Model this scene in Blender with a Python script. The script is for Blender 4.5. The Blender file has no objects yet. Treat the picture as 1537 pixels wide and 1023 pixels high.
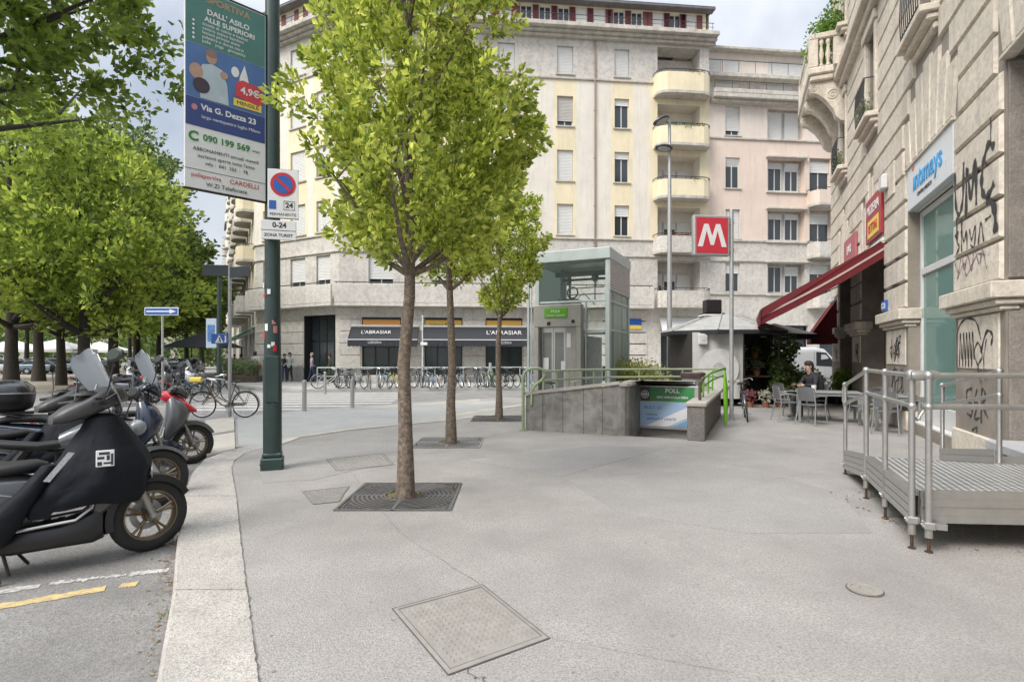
import bpy, bmesh, math, random
from mathutils import Vector, Matrix, noise
R = math.radians
S = bpy.context.scene
C = S.collection
# ------------------------------------------------------------------ camera, sky, sun, exposure
FPX, CX, HOR, EYE = 820.0, 768.5, 534.0, 1.6
cd = bpy.data.cameras.new('camera'); cam = bpy.data.objects.new('camera', cd); C.objects.link(cam)
cam.location = (0, 0, EYE); cam.rotation_euler = (R(90), 0, 0)
cd.sensor_width = 36; cd.lens = FPX/1537*36; cd.shift_y = 22.5/1537
cd.clip_start = .05; cd.clip_end = 2000
S.camera = cam
S.view_settings.view_transform = 'Standard'; S.view_settings.look = 'None'
S.view_settings.exposure = 1.55; S.view_settings.gamma = 1
SUN_EL, SUN_AZ = R(46), R(228)          # azimuth clockwise from +Y : behind the camera and to the left
w = bpy.data.worlds.new('World'); S.world = w; w.use_nodes = True
nt = w.node_tree; nt.nodes.clear()
def wn(t, **k):
    n = nt.nodes.new(t)
    for a, b in k.items(): setattr(n, a, b)
    return n
sky = wn('ShaderNodeTexSky', sky_type='NISHITA', sun_disc=False, sun_elevation=SUN_EL, sun_rotation=SUN_AZ,
         air_density=1.2, dust_density=3.0, ozone_density=1.2, altitude=100)
hs = wn('ShaderNodeHueSaturation'); hs.inputs['Saturation'].default_value = .62; hs.inputs['Value'].default_value = .9
tc = wn('ShaderNodeTexCoord'); nz = wn('ShaderNodeTexNoise'); nz.inputs['Scale'].default_value = 2.2
nz.inputs['Detail'].default_value = 6; nz.inputs['Roughness'].default_value = .55
rp = wn('ShaderNodeValToRGB'); rp.color_ramp.elements[0].position = .36; rp.color_ramp.elements[1].position = .62
mx = wn('ShaderNodeMix', data_type='RGBA')
bg = wn('ShaderNodeBackground'); bg.inputs['Strength'].default_value = .098
out = wn('ShaderNodeOutputWorld'); L = nt.links.new
L(sky.outputs[0], hs.inputs['Color']); L(tc.outputs['Generated'], nz.inputs['Vector'])
L(nz.outputs['Fac'], rp.inputs['Fac']); L(rp.outputs['Color'], mx.inputs['Factor'])
L(hs.outputs[0], mx.inputs['A']); mx.inputs['B'].default_value = (4.3, 4.5, 4.85, 1)
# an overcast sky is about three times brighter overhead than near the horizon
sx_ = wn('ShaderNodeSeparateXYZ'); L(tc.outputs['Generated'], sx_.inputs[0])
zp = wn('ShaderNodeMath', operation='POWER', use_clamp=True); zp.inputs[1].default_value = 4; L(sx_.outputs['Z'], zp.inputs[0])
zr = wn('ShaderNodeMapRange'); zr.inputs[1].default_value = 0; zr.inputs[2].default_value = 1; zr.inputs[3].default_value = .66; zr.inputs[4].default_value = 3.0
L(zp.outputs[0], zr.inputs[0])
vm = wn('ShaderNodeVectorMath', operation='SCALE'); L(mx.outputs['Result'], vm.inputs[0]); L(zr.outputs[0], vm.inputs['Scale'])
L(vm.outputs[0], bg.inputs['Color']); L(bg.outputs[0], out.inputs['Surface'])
sd = bpy.data.lights.new('sun', 'SUN'); so = bpy.data.objects.new('sun', sd); C.objects.link(so)
sd.energy = 1.1; sd.angle = R(28); sd.color = (1, .96, .9)
so.rotation_euler = (R(90)-SUN_EL, 0, -SUN_AZ + math.pi)
# ------------------------------------------------------------------ helpers
def k1(x):
    x /= 255.
    return x/12.92 if x <= .04045 else ((x+.055)/1.055)**2.4
def hexc(s): return (k1(int(s[0:2], 16)), k1(int(s[2:4], 16)), k1(int(s[4:6], 16)), 1)
def G(u, v, z=0.):                                   # a point on the ground seen at this place in the photo
    Y = FPX*(EYE-z)/(v-HOR); return Vector(((u-CX)/FPX*Y, Y, z))
def at(u, v, Y): return Vector(((u-CX)/FPX*Y, Y, EYE+(HOR-v)*Y/FPX))
MATS = {}
def mat(name, col, rough=.7, metal=0., var=.12, scale=4., bump=0., bscale=60., spec=None, trans=0., alpha=1., emit=0., col2=None, mott=0., mscale=10., coat=0., thr=(.35, .65), streak=0.):
    if name in MATS: return MATS[name]
    m = bpy.data.materials.new(name); m.use_nodes = True; t = m.node_tree; n = t.nodes; l = t.links.new
    b = n['Principled BSDF']
    if isinstance(col, str): col = hexc(col)
    if len(col) == 3: col = tuple(col)+(1,)
    b.inputs['Roughness'].default_value = rough; b.inputs['Metallic'].default_value = metal
    if spec is not None: b.inputs['Specular IOR Level'].default_value = spec
    if trans: b.inputs['Transmission Weight'].default_value = trans
    if coat: b.inputs['Coat Weight'].default_value = coat
    b.inputs['Alpha'].default_value = alpha
    if emit: b.inputs['Emission Color'].default_value = col; b.inputs['Emission Strength'].default_value = emit
    b.inputs['Base Color'].default_value = col
    tc = n.new('ShaderNodeTexCoord')
    src = None
    if var > 0:
        a = n.new('ShaderNodeTexNoise'); a.inputs['Scale'].default_value = scale; a.inputs['Detail'].default_value = 8; a.inputs['Roughness'].default_value = .65
        l(tc.outputs['Object'], a.inputs['Vector'])
        mr = n.new('ShaderNodeMapRange'); mr.inputs[1].default_value = .25; mr.inputs[2].default_value = .75
        mr.inputs[3].default_value = 1-var*1.6; mr.inputs[4].default_value = 1+var
        l(a.outputs['Fac'], mr.inputs[0])
        mu = n.new('ShaderNodeMix'); mu.data_type = 'RGBA'; mu.blend_type = 'MULTIPLY'; mu.inputs['Factor'].default_value = 1
        mu.inputs['A'].default_value = col; cb = n.new('ShaderNodeCombineColor')
        for i in range(3): l(mr.outputs[0], cb.inputs[i])
        l(cb.outputs[0], mu.inputs['B']); src = mu.outputs['Result']
        if col2 is not None:
            if isinstance(col2, str): col2 = hexc(col2)
            a2 = n.new('ShaderNodeTexNoise'); a2.inputs['Scale'].default_value = mscale; a2.inputs['Detail'].default_value = 5; a2.inputs['Roughness'].default_value = .6
            a2.inputs['Distortion'].default_value = .8
            l(tc.outputs['Object'], a2.inputs['Vector'])
            r2 = n.new('ShaderNodeMapRange'); r2.inputs[1].default_value = thr[0]; r2.inputs[2].default_value = thr[1]; r2.inputs[4].default_value = mott
            l(a2.outputs['Fac'], r2.inputs[0])
            m2 = n.new('ShaderNodeMix'); m2.data_type = 'RGBA'; l(r2.outputs[0], m2.inputs['Factor']); l(src, m2.inputs['A']); m2.inputs['B'].default_value = tuple(col2)[:3]+(1,)
            src = m2.outputs['Result']
        if streak:
            mp = n.new('ShaderNodeMapping'); mp.inputs['Scale'].default_value = (2.2, 2.2, .22); l(tc.outputs['Object'], mp.inputs['Vector'])
            a3 = n.new('ShaderNodeTexNoise'); a3.inputs['Scale'].default_value = 2.0; a3.inputs['Detail'].default_value = 9; a3.inputs['Roughness'].default_value = .7; l(mp.outputs[0], a3.inputs['Vector'])
            r3 = n.new('ShaderNodeMapRange'); r3.inputs[1].default_value = .5; r3.inputs[2].default_value = .74; r3.inputs[4].default_value = streak; l(a3.outputs['Fac'], r3.inputs[0])
            m3 = n.new('ShaderNodeMix'); m3.data_type = 'RGBA'; l(r3.outputs[0], m3.inputs['Factor']); l(src, m3.inputs['A']); m3.inputs['B'].default_value = tuple(c*.42 for c in col[:3])+(1,); src = m3.outputs['Result']
        l(src, b.inputs['Base Color'])
        rr = n.new('ShaderNodeMapRange'); rr.inputs[3].default_value = max(.02, rough-.12); rr.inputs[4].default_value = min(1, rough+.12)
        l(a.outputs['Fac'], rr.inputs[0]); l(rr.outputs[0], b.inputs['Roughness'])
    if bump > 0:
        c2 = n.new('ShaderNodeTexNoise'); c2.inputs['Scale'].default_value = bscale; c2.inputs['Detail'].default_value = 4
        l(tc.outputs['Object'], c2.inputs['Vector'])
        bp = n.new('ShaderNodeBump'); bp.inputs['Strength'].default_value = bump; bp.inputs['Distance'].default_value = .01
        l(c2.outputs['Fac'], bp.inputs['Height']); l(bp.outputs[0], b.inputs['Normal'])
    MATS[name] = m; return m
def glassmat(name, col, rough=.05, alpha=.35, spec=.8, ior=1.5):
    if name in MATS: return MATS[name]
    m = bpy.data.materials.new(name); m.use_nodes = True; t = m.node_tree; n = t.nodes; l = t.links.new
    n.clear(); o = n.new('ShaderNodeOutputMaterial'); mx = n.new('ShaderNodeMixShader')
    tr = n.new('ShaderNodeBsdfTransparent'); gl = n.new('ShaderNodeBsdfPrincipled')
    gl.inputs['Base Color'].default_value = hexc(col); gl.inputs['Roughness'].default_value = rough
    gl.inputs['Specular IOR Level'].default_value = spec
    tr.inputs['Color'].default_value = tuple(.86+.14*c for c in hexc(col)[:3])+(1,)
    fr = n.new('ShaderNodeFresnel'); fr.inputs[0].default_value = ior
    ad = n.new('ShaderNodeMath'); ad.operation = 'ADD'; ad.inputs[1].default_value = alpha; ad.use_clamp = True
    l(fr.outputs[0], ad.inputs[0]); l(ad.outputs[0], mx.inputs[0]); l(tr.outputs[0], mx.inputs[1]); l(gl.outputs[0], mx.inputs[2])
    l(mx.outputs[0], o.inputs['Surface']); MATS[name] = m; return m
def leafmat(name, c1, c2, tr=.45):
    if name in MATS: return MATS[name]
    m = bpy.data.materials.new(name); m.use_nodes = True; t = m.node_tree; n = t.nodes; l = t.links.new
    n.clear(); o = n.new('ShaderNodeOutputMaterial'); mx = n.new('ShaderNodeMixShader'); mx.inputs[0].default_value = tr
    d = n.new('ShaderNodeBsdfPrincipled'); d.inputs['Roughness'].default_value = .5; d.inputs['Specular IOR Level'].default_value = .35
    ts = n.new('ShaderNodeBsdfTranslucent'); ge = n.new('ShaderNodeNewGeometry')
    rp = n.new('ShaderNodeMix'); rp.data_type = 'RGBA'
    rp.inputs['A'].default_value = tuple(c1)+(1,); rp.inputs['B'].default_value = tuple(c2)+(1,)
    l(ge.outputs['Random Per Island'], rp.inputs['Factor']); l(rp.outputs['Result'], d.inputs['Base Color'])
    hs = n.new('ShaderNodeHueSaturation'); hs.inputs['Value'].default_value = 1.5; hs.inputs['Hue'].default_value = .485
    l(rp.outputs['Result'], hs.inputs['Color']); l(hs.outputs[0], ts.inputs['Color'])
    l(d.outputs[0], mx.inputs[1]); l(ts.outputs[0], mx.inputs[2]); l(mx.outputs[0], o.inputs['Surface'])
    MATS[name] = m; return m
def tag(o, label=None, cat=None, group=None, kind=None):
    if label: o['label'] = label
    if cat: o['category'] = cat
    if group: o['group'] = group
    if kind: o['kind'] = kind
    return o
def thing(name, label, cat, loc=(0, 0, 0), rz=0, group=None):
    o = bpy.data.objects.new(name, None); C.objects.link(o); o.location = loc; o.rotation_euler = (0, 0, rz)
    o.empty_display_size = .2
    return tag(o, label, cat, group)
def link(name, me, parent=None):
    o = bpy.data.objects.new(name, me); C.objects.link(o)
    if parent: o.parent = parent
    return o
def copy_tree(o, parent=None, seen=None):
    c = o.copy(); C.objects.link(c); c.parent = parent
    for ch in list(o.children): copy_tree(ch, c)
    return c
def RZ(a): return Matrix.Rotation(a, 4, 'Z')
def TR(x, y=0, z=0): return Matrix.Translation((x, y, z))
class MB:
    def __init__(s): s.v = []; s.f = []; s.m = []; s.T = Matrix.Identity(4); s.mi = 0
    def add(s, vs, fs, mi=None):
        b = len(s.v); T = s.T
        s.v += [tuple(T @ Vector(p)) for p in vs]; s.f += [tuple(b+i for i in f) for f in fs]
        s.m += [s.mi if mi is None else mi]*len(fs); return s
    def box(s, x0, x1, y0, y1, z0, z1, mi=None):
        return s.add([(x0,y0,z0),(x1,y0,z0),(x1,y1,z0),(x0,y1,z0),(x0,y0,z1),(x1,y0,z1),(x1,y1,z1),(x0,y1,z1)],
            [(0,3,2,1),(4,5,6,7),(0,1,5,4),(1,2,6,5),(2,3,7,6),(3,0,4,7)], mi)
    def bbox(s, x0, x1, y0, y1, z0, z1, b=.01, mi=None):      # a box with chamfered edges
        vs = []; 
        for (x, sx) in ((x0, 1), (x1, -1)):
            for (y, sy) in ((y0, 1), (y1, -1)):
                for (z, sz) in ((z0, 1), (z1, -1)):
                    vs += [(x, y+sy*b, z+sz*b), (x+sx*b, y, z+sz*b), (x+sx*b, y+sy*b, z)]
        def i(a, bb, c, k): return ((a*2+bb)*2+c)*3+k
        fs = []
        for a in (0, 1):
            fs += [(i(a,0,0,0), i(a,1,0,0), i(a,1,1,0), i(a,0,1,0)), (i(0,a,0,1), i(1,a,0,1), i(1,a,1,1), i(0,a,1,1)), (i(0,0,a,2), i(1,0,a,2), i(1,1,a,2), i(0,1,a,2))]
            for c in (0, 1):
                fs += [(i(a,c,0,0), i(a,c,1,0), i(a,c,1,1), i(a,c,0,1)), (i(a,0,c,0), i(a,1,c,0), i(a,1,c,2), i(a,0,c,2)), (i(0,a,c,1), i(1,a,c,1), i(1,a,c,2), i(0,a,c,2))]
                for d in (0, 1): fs.append((i(a,c,d,0), i(a,c,d,1), i(a,c,d,2)))
        return s.add(vs, fs, mi)
    def prism(s, poly, z0, z1, mi=None):                       # poly: (x,y) list
        n = len(poly)
        return s.add([(x, y, z0) for x, y in poly]+[(x, y, z1) for x, y in poly],
            [tuple(range(n))[::-1], tuple(range(n, 2*n))]+[(i, (i+1) % n, n+(i+1) % n, n+i) for i in range(n)], mi)
    def prismy(s, poly, y0, y1, mi=None):                      # poly in (x,z), thickness along y
        n = len(poly)
        return s.add([(x, y0, z) for x, z in poly]+[(x, y1, z) for x, z in poly],
            [tuple(range(n))[::-1], tuple(range(n, 2*n))]+[(i, (i+1) % n, n+(i+1) % n, n+i) for i in range(n)], mi)
    def tube(s, pts, r, seg=8, closed=False, mi=None):
        pts = [Vector(p) for p in pts]; n = len(pts)
        rs = r if isinstance(r, (list, tuple)) else [r]*n
        vs = []; fs = []; up = None
        for i, p in enumerate(pts):
            if closed: d = pts[(i+1) % n]-pts[i-1]
            else: d = pts[min(i+1, n-1)]-pts[max(i-1, 0)]
            d = d.normalized() if d.length > 1e-9 else Vector((0, 0, 1))
            if up is None:
                up = Vector((0, 0, 1)) if abs(d.z) < .9 else Vector((1, 0, 0))
            a = d.cross(up)
            if a.length < 1e-6: a = d.orthogonal()
            a.normalize(); up = a.cross(d).normalized()
            for k in range(seg):
                t = 2*math.pi*k/seg; vs.append(tuple(p+(a*math.cos(t)+up*math.sin(t))*rs[i]))
        for i in range(n if closed else n-1):
            j = (i+1) % n
            for k in range(seg): fs.append((i*seg+k, i*seg+(k+1) % seg, j*seg+(k+1) % seg, j*seg+k))
        if not closed: fs += [tuple(range(seg))[::-1], tuple((n-1)*seg+k for k in range(seg))]
        return s.add(vs, fs, mi)
    def lathe(s, prof, seg=24, axis='z', c=(0, 0, 0), mi=None):   # prof (r,h)
        vs = []; fs = []; n = len(prof)
        for k in range(seg):
            t = 2*math.pi*k/seg; ca, sa = math.cos(t), math.sin(t)
            for r, h in prof:
                p = (r*ca, r*sa, h) if axis == 'z' else ((r*ca, h, r*sa) if axis == 'y' else (h, r*ca, r*sa))
                vs.append((p[0]+c[0], p[1]+c[1], p[2]+c[2]))
        for k in range(seg):
            j = (k+1) % seg
            for i in range(n-1): fs.append((k*n+i, j*n+i, j*n+i+1, k*n+i+1))
        return s.add(vs, fs, mi)
    def loft(s, secs, seg=16, axis='x', mi=None):                 # secs: (pos, c1, c2, r1, r2, power)
        vs = []; fs = []; n = len(secs)
        for q in secs:
            p, c1, c2, r1, r2 = q[:5]; e = 2./(q[5] if len(q) > 5 else 2.4)
            for k in range(seg):
                t = 2*math.pi*k/seg; ca, sa = math.cos(t), math.sin(t)
                a = c1+r1*math.copysign(abs(ca)**e, ca); b = c2+r2*math.copysign(abs(sa)**e, sa)
                vs.append((p, a, b) if axis == 'x' else ((a, p, b) if axis == 'y' else (a, b, p)))
        for i in range(n-1):
            for k in range(seg): fs.append((i*seg+k, i*seg+(k+1) % seg, (i+1)*seg+(k+1) % seg, (i+1)*seg+k))
        fs += [tuple(range(seg))[::-1], tuple((n-1)*seg+k for k in range(seg))]
        return s.add(vs, fs, mi)
    def ball(s, c, r, seg=12, mi=None):
        r = r if isinstance(r, (tuple, list)) else (r, r, r); pr = 7
        secs = [(c[2]-r[2]*math.cos(math.pi*i/pr), c[0], c[1], max(1e-4, r[0]*math.sin(math.pi*i/pr)), max(1e-4, r[1]*math.sin(math.pi*i/pr)), 2) for i in range(pr+1)]
        return s.loft(secs, seg, 'z', mi)
    def quad(s, a, b, c, d, mi=None): return s.add([a, b, c, d], [(0, 1, 2, 3)], mi)
    def build(s, name, mats, parent=None, smooth=False, ang=40):
        me = bpy.data.meshes.new(name); me.from_pydata(s.v, [], s.f)
        for m in (mats if isinstance(mats, (list, tuple)) else [mats]): me.materials.append(m)
        if any(s.m): me.polygons.foreach_set('material_index', s.m)
        if smooth:
            me.polygons.foreach_set('use_smooth', [True]*len(s.f)); me.set_sharp_from_angle(angle=R(ang))
        me.update(); return link(name, me, parent)
def parts(s, name, mats, parent=None, smooth=False, ang=40):
    # every separate piece collected in s becomes a part of its own
    n = len(s.v); p = list(range(n))
    def f(i):
        while p[i] != i: p[i] = p[p[i]]; i = p[i]
        return i
    for fc in s.f:
        r = f(fc[0])
        for q in fc[1:]: p[f(q)] = r
    gr_ = {}
    for k, fc in enumerate(s.f): gr_.setdefault(f(fc[0]), []).append(k)
    out_ = []
    for ks in gr_.values():
        m_ = MB(); idx = {}
        for k in ks:
            fc = []
            for i in s.f[k]:
                if i not in idx: idx[i] = len(m_.v); m_.v.append(s.v[i])
                fc.append(idx[i])
            m_.f.append(tuple(fc)); m_.m.append(s.m[k])
        out_.append(m_.build(name, mats, parent, smooth, ang))
    return out_
def text(parent, name, s, size, M, m, extrude=.004, bold=0., align='CENTER', sx=1.):
    cu = bpy.data.curves.new('t', 'FONT'); cu.body = s; cu.size = size; cu.extrude = extrude; cu.offset = bold; cu.resolution_u = 3
    cu.align_x = align; cu.align_y = 'CENTER'
    ob = bpy.data.objects.new('t', cu); C.objects.link(ob)
    bpy.context.view_layer.update()
    me = bpy.data.meshes.new_from_object(ob.evaluated_get(bpy.context.evaluated_depsgraph_get()))
    bpy.data.objects.remove(ob); bpy.data.curves.remove(cu)
    me.transform(M @ Matrix.Scale(sx, 4, (1, 0, 0))); me.materials.clear(); me.materials.append(m); me.name = name
    return link(name, me, parent)
def face_front(x, y, z): return Matrix(((1,0,0,x),(0,0,-1,y),(0,1,0,z),(0,0,0,1)))      # lettering that faces local -y
def face_back(x, y, z): return Matrix(((-1,0,0,x),(0,0,1,y),(0,1,0,z),(0,0,0,1)))        # lettering that faces local +y
ORD = 'zeroth first second third fourth fifth sixth seventh eighth ninth tenth eleventh twelfth thirteenth fourteenth fifteenth sixteenth seventeenth eighteenth nineteenth twentieth'.split()
ORD += ['twenty-'+o for o in ORD[1:10]]+['thirtieth']
def struct(name, mb, m, smooth=False): return tag(mb.build(name, m, None, smooth), kind='structure')
# ------------------------------------------------------------------ shared materials
M = {}
M['white'] = mat('white_paint', (.58, .58, .57), .5, var=.06)
M['shut'] = mat('roller_shutter', (.60, .60, .58), .6, var=.06, scale=2)
M['shutg'] = mat('beige_shutter', (.42, .40, .37), .6, var=.08, scale=2)
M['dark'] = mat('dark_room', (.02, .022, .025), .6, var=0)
M['pane'] = mat('window_glass', (.035, .045, .05), .06, var=.2, scale=.6, spec=.8)
M['steel'] = mat('stainless_steel', (.50, .50, .49), .34, .85, var=.08, scale=8)
M['galv'] = mat('galvanised_steel', (.42, .43, .43), .5, .6, var=.12, scale=14)
M['alu'] = mat('aluminium', (.46, .455, .44), .36, .8, var=.08, scale=10, bump=.05, bscale=200)
M['black'] = mat('black_plastic', (.014, .014, .015), .42, var=.15, scale=9)
M['gloss'] = mat('black_gloss', (.012, .013, .015), .16, var=.1, coat=.6)
M['rubber'] = mat('tyre_rubber', (.02, .02, .019), .82, var=.2, scale=30)
M['chrome'] = mat('chrome', (.75, .75, .74), .16, 1., var=.04)
M['seat'] = mat('seat_leather', (.017, .016, .016), .55, var=.12, bump=.2, bscale=240)
M['iron'] = mat('cast_iron', (.14, .135, .13), .75, .3, var=.25, scale=14)
M['green'] = mat('green_post', (.03, .055, .05), .45, .2, var=.14, scale=6, coat=.2)
M['lime'] = mat('lime_paint', (.14, .36, .03), .4, var=.1)
M['red'] = mat('red_paint', (.5, .02, .03), .35, var=.06)
M['redcloth'] = mat('red_awning_cloth', (.12, .006, .011), .8, var=.1, scale=3)
M['blackcloth'] = mat('charcoal_awning_cloth', (.028, .03, .036), .8, var=.12, scale=3)
M['whitecloth'] = mat('white_tarp', (.50, .50, .48), .7, var=.1, scale=3)
M['bark'] = mat('bark', (.21, .165, .125), .9, var=.4, scale=16, bump=1., bscale=45, col2=(.085, .068, .052), mott=.85, mscale=22, thr=(.45, .6))
M['darkbark'] = mat('dark_bark', (.05, .042, .034), .92, var=.3, scale=8, bump=.8, bscale=30)
M['signblue'] = mat('sign_blue', (.02, .10, .38), .35, var=.04)
M['signwhite'] = mat('sign_white', (.7, .7, .7), .4, var=.05)
M['signgreen'] = mat('sign_green', (.035, .21, .06), .35, var=.05)
M['ink'] = mat('black_print', (.03, .03, .035), .6, var=0)
M['yellow'] = mat('yellow_print', (.75, .55, .10), .5, var=.05)
# ------------------------------------------------------------------ ground
asph = mat('asphalt', (.27, .26, .245), .9, var=.25, scale=1.4, bump=.8, bscale=90, col2=(.13, .125, .118), mott=.75, mscale=55, thr=(.42, .6))
pave = mat('mastic_pavement', (.352, .333, .308), .88, var=.2, scale=.9, bump=.9, bscale=95, col2=(.19, .18, .168), mott=.75, mscale=70, thr=(.44, .6))
plaza = mat('pale_paving', (.40, .395, .365), .85, var=.14, scale=.5, bump=.2, bscale=80, col2=(.30, .30, .28), mott=.5, mscale=3)
granite = mat('granite_kerb', (.47, .44, .395), .85, var=.16, scale=3, bump=.7, bscale=110, col2=(.20, .19, .175), mott=.75, mscale=75, thr=(.44, .6))
slab = mat('cracked_joint', (.10, .095, .088), .95, var=.3)
RZ0 = -.12
g = MB(); g.box(-600, 600, -60, 900, RZ0-.3, RZ0); struct('road', g, asph)
# pavement outline (outer kerb edge removed: the kerb stones take it)
ko = [G(*p) for p in ((196, 1240), (233.8, 1023), (258.6, 889.6), (265, 815), (275, 745), (288, 707.6), (305, 689), (340, 676), (395, 664))]
ki = [G(*p) for p in ((420, 1240), (389, 1023), (371.5, 889.6), (362, 815), (355, 745), (347.6, 703), (352, 691), (368, 680), (400, 670.5))]
ko[0] = Vector((-.2, .6, 0)) + (ko[1]-ko[3]).normalized()*.0; ki[0] = Vector((.45, .6, 0))
ko[0] = ko[1]+(ko[1]-ko[3]).normalized()*9; ki[0] = ki[1]+(ki[1]-ki[3]).normalized()*9
def strip(mb, A, B, z0, z1, bev=.025):
    n = len(A); vs = []; fs = []
    for a, b in zip(A, B):
        o = (a-b).normalized()
        p = a-o*bev
        vs += [(a.x, a.y, z0), (a.x, a.y, z1-bev), (p.x, p.y, z1), (b.x, b.y, z1), (b.x, b.y, z0)]
    for i in range(n-1):
        for k in range(4): fs.append((i*5+k, i*5+k+1, i*5+k+6, i*5+k+5))
    fs += [(0, 1, 2, 3, 4), tuple((n-1)*5+k for k in range(5))]
    mb.add(vs, fs)
def resamp(P, n):
    d = [0]
    for a, b in zip(P, P[1:]): d.append(d[-1]+(b-a).length)
    r = []
    for i in range(n):
        t = d[-1]*i/(n-1); j = max(k for k in range(len(d)-1) if d[k] <= t+1e-9)
        r.append(P[j].lerp(P[j+1], (t-d[j])/(d[j+1]-d[j])))
    return r
A_ = ko; B_ = ki
g = MB()
def sub(P, a, b, n=5):
    # point at fractional index
    r = []
    for i in range(n):
        t = a+(b-a)*i/(n-1); j = min(int(t), len(P)-2); r.append(P[j].lerp(P[j+1], t-j))
    return r
cuts = [0, .12, .24, .36, .48, .60, .72, .84, .96, 2.05, 4.02, 5.12, 6.05, 7.05, 8]
for a, b in zip(cuts, cuts[1:]):
    e = .008 if a > .9 else .0012
    strip(g, sub(A_, a+e, b-e, 6), sub(B_, a+e, b-e, 6), -.3, .004)
for (p, q, r_, s_) in (((310, 684), (353, 675), (352, 648), (309, 655)), ((309, 654), (352, 647), (351, 625), (308, 630))):
    P = [G(*x) for x in (p, q, r_, s_)]
    g.prism([(v.x, v.y) for v in P], -.3, .006)
    if q[0] == 353: pass
struct('kerb', g, granite)
g = MB()
for (p, q, r_, s_) in (((310, 683), (353, 674), (352, 649), (309, 656)), ((309, 653), (352, 646), (351, 626), (308, 631))):
    P = [G(*x) for x in (p, q, r_, s_)]; g.prism([(v.x, v.y) for v in P], .006, .016)
struct('island_paving', g, mat('tan_slab', (.50, .46, .39), .85, var=.14, scale=3, bump=.3, bscale=90))
# sidewalk slab with the stair opening cut out
AX = Vector((.4148, .9099, 0)); BX = Vector((.9099, -.4148, 0))      # street grid of the station entrance
SO = Vector((.337, 11.78, 0))
def SP(x, y, z=0): p = SO+BX*x+AX*y; return Vector((p.x, p.y, z))
hole = [SP(1.55, .06), SP(3.40, .06), SP(3.40, 1.33), SP(1.55, 1.33)]
far_edge = [G(353, 624), G(457, 614), G(529, 609), G(640, 602), G(760, 596), Vector((1.5, 20.5, 0)), Vector((12.5, 21.8, 0)), Vector((16, 22.5, 0))]
outer = ki[:] + [G(353, 670)] + far_edge + [Vector((20, 10, 0)), Vector((14, -6, 0)), Vector((4, -6, 0))]
bm = bmesh.new()
def loop(bm, P, z):
    vs = [bm.verts.new((p.x, p.y, z)) for p in P]
    return [bm.edges.new((vs[i], vs[(i+1) % len(vs)])) for i in range(len(vs))]
e = loop(bm, outer, 0)+loop(bm, hole, 0)
bmesh.ops.triangle_fill(bm, use_beauty=True, edges=e)
r_ = bmesh.ops.extrude_face_region(bm, geom=bm.faces[:])
for v in [x for x in r_['geom'] if isinstance(x, bmesh.types.BMVert)]: v.co.z = -.35
bmesh.ops.recalc_face_normals(bm, faces=bm.faces[:])
me = bpy.data.meshes.new('sidewalk'); bm.to_mesh(me); bm.free(); me.materials.append(pave)
tag(link('sidewalk', me), kind='structure')
# paler paving towards the crossing, laid on the slab
g = MB(); P = [G(402, 671), G(445, 656), G(520, 645), G(600, 637), G(680, 630), G(742, 622), G(750, 600), G(640, 604), G(529, 611), G(457, 616), G(356, 626), G(358, 668)]
g.prism([(p.x, p.y) for p in P], 0.001, .005); struct('plaza_paving', g, plaza)
P = [G(402, 671, .005), G(445, 656), G(520, 645), G(600, 637), G(680, 630), G(742, 622)]
g = MB()
for a, b in zip(P, P[1:]):
    n = (b-a).cross(Vector((0, 0, 1))).normalized()*.10
    g.add([(a-n)[:2]+(.009,), (a+n)[:2]+(.009,), (b+n)[:2]+(.009,), (b-n)[:2]+(.009,)], [(0, 1, 2, 3)])
for a, b in (((560, 612), (720, 600)), ((660, 626), (800, 605))):
    a = G(*a); b = G(*b); n = Vector((0, .35, 0))
    g.add([(a-n)[:2]+(.009,), (a+n)[:2]+(.009,), (b+n)[:2]+(.009,), (b-n)[:2]+(.009,)], [(0, 1, 2, 3)])
struct('flush_paving_band', g, mat('tan_stone', (.46, .42, .34), .85, var=.2, scale=2))
# crack lines and joints in the pavement: shallow dark fillets
rnd = random.Random(3)
g = MB()
def crack(a, b, w, jit=.02, n=24):
    a = G(*a); b = G(*b); pts = [a.lerp(b, i/n)+Vector((rnd.gauss(0, jit), rnd.gauss(0, jit), 0)) for i in range(n+1)]
    for p, q in zip(pts, pts[1:]):
        d = (q-p); 
        if d.length < 1e-4: continue
        nn = d.cross(Vector((0, 0, 1))).normalized()*w*rnd.uniform(.5, 1.2)
        g.add([(p-nn)[:2]+(.0042,), (p+nn)[:2]+(.0042,), (q+nn)[:2]+(.0042,), (q-nn)[:2]+(.0042,)], [(0, 1, 2, 3)])
for i in range(len(ki)-2):
    p, q = ki[i], ki[i+1]
    if i == 0: p = ki[1]+(ki[0]-ki[1])*.15
    n_ = max(4, int((q-p).length/.05)); pts = [p.lerp(q, j/n_)+Vector((rnd.gauss(0, .004), 0, 0)) for j in range(n_+1)]
    for a, b in zip(pts, pts[1:]):
        w_ = rnd.uniform(.0012, .0045); g.add([(a.x-w_, a.y, .0085), (a.x+w_, a.y, .0085), (b.x+w_, b.y, .0085), (b.x-w_, b.y, .0085)], [(0, 1, 2, 3)])
crack((722, 878), (600, 800), .0015, .004); crack((600, 800), (520, 700), .0015, .004); crack((700, 1000), (800, 1100), .003)
crack((823, 957), (1100, 1010), .0012, .006)
crack((620, 682), (672, 678), .006, .003); crack((1130, 665), (1060, 658), .008, .01)
crack((1250, 700), (1100, 735), .0015, .01)
struct('pavement_joints', g, slab)
g = MB(); rs = random.Random(77)
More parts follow.
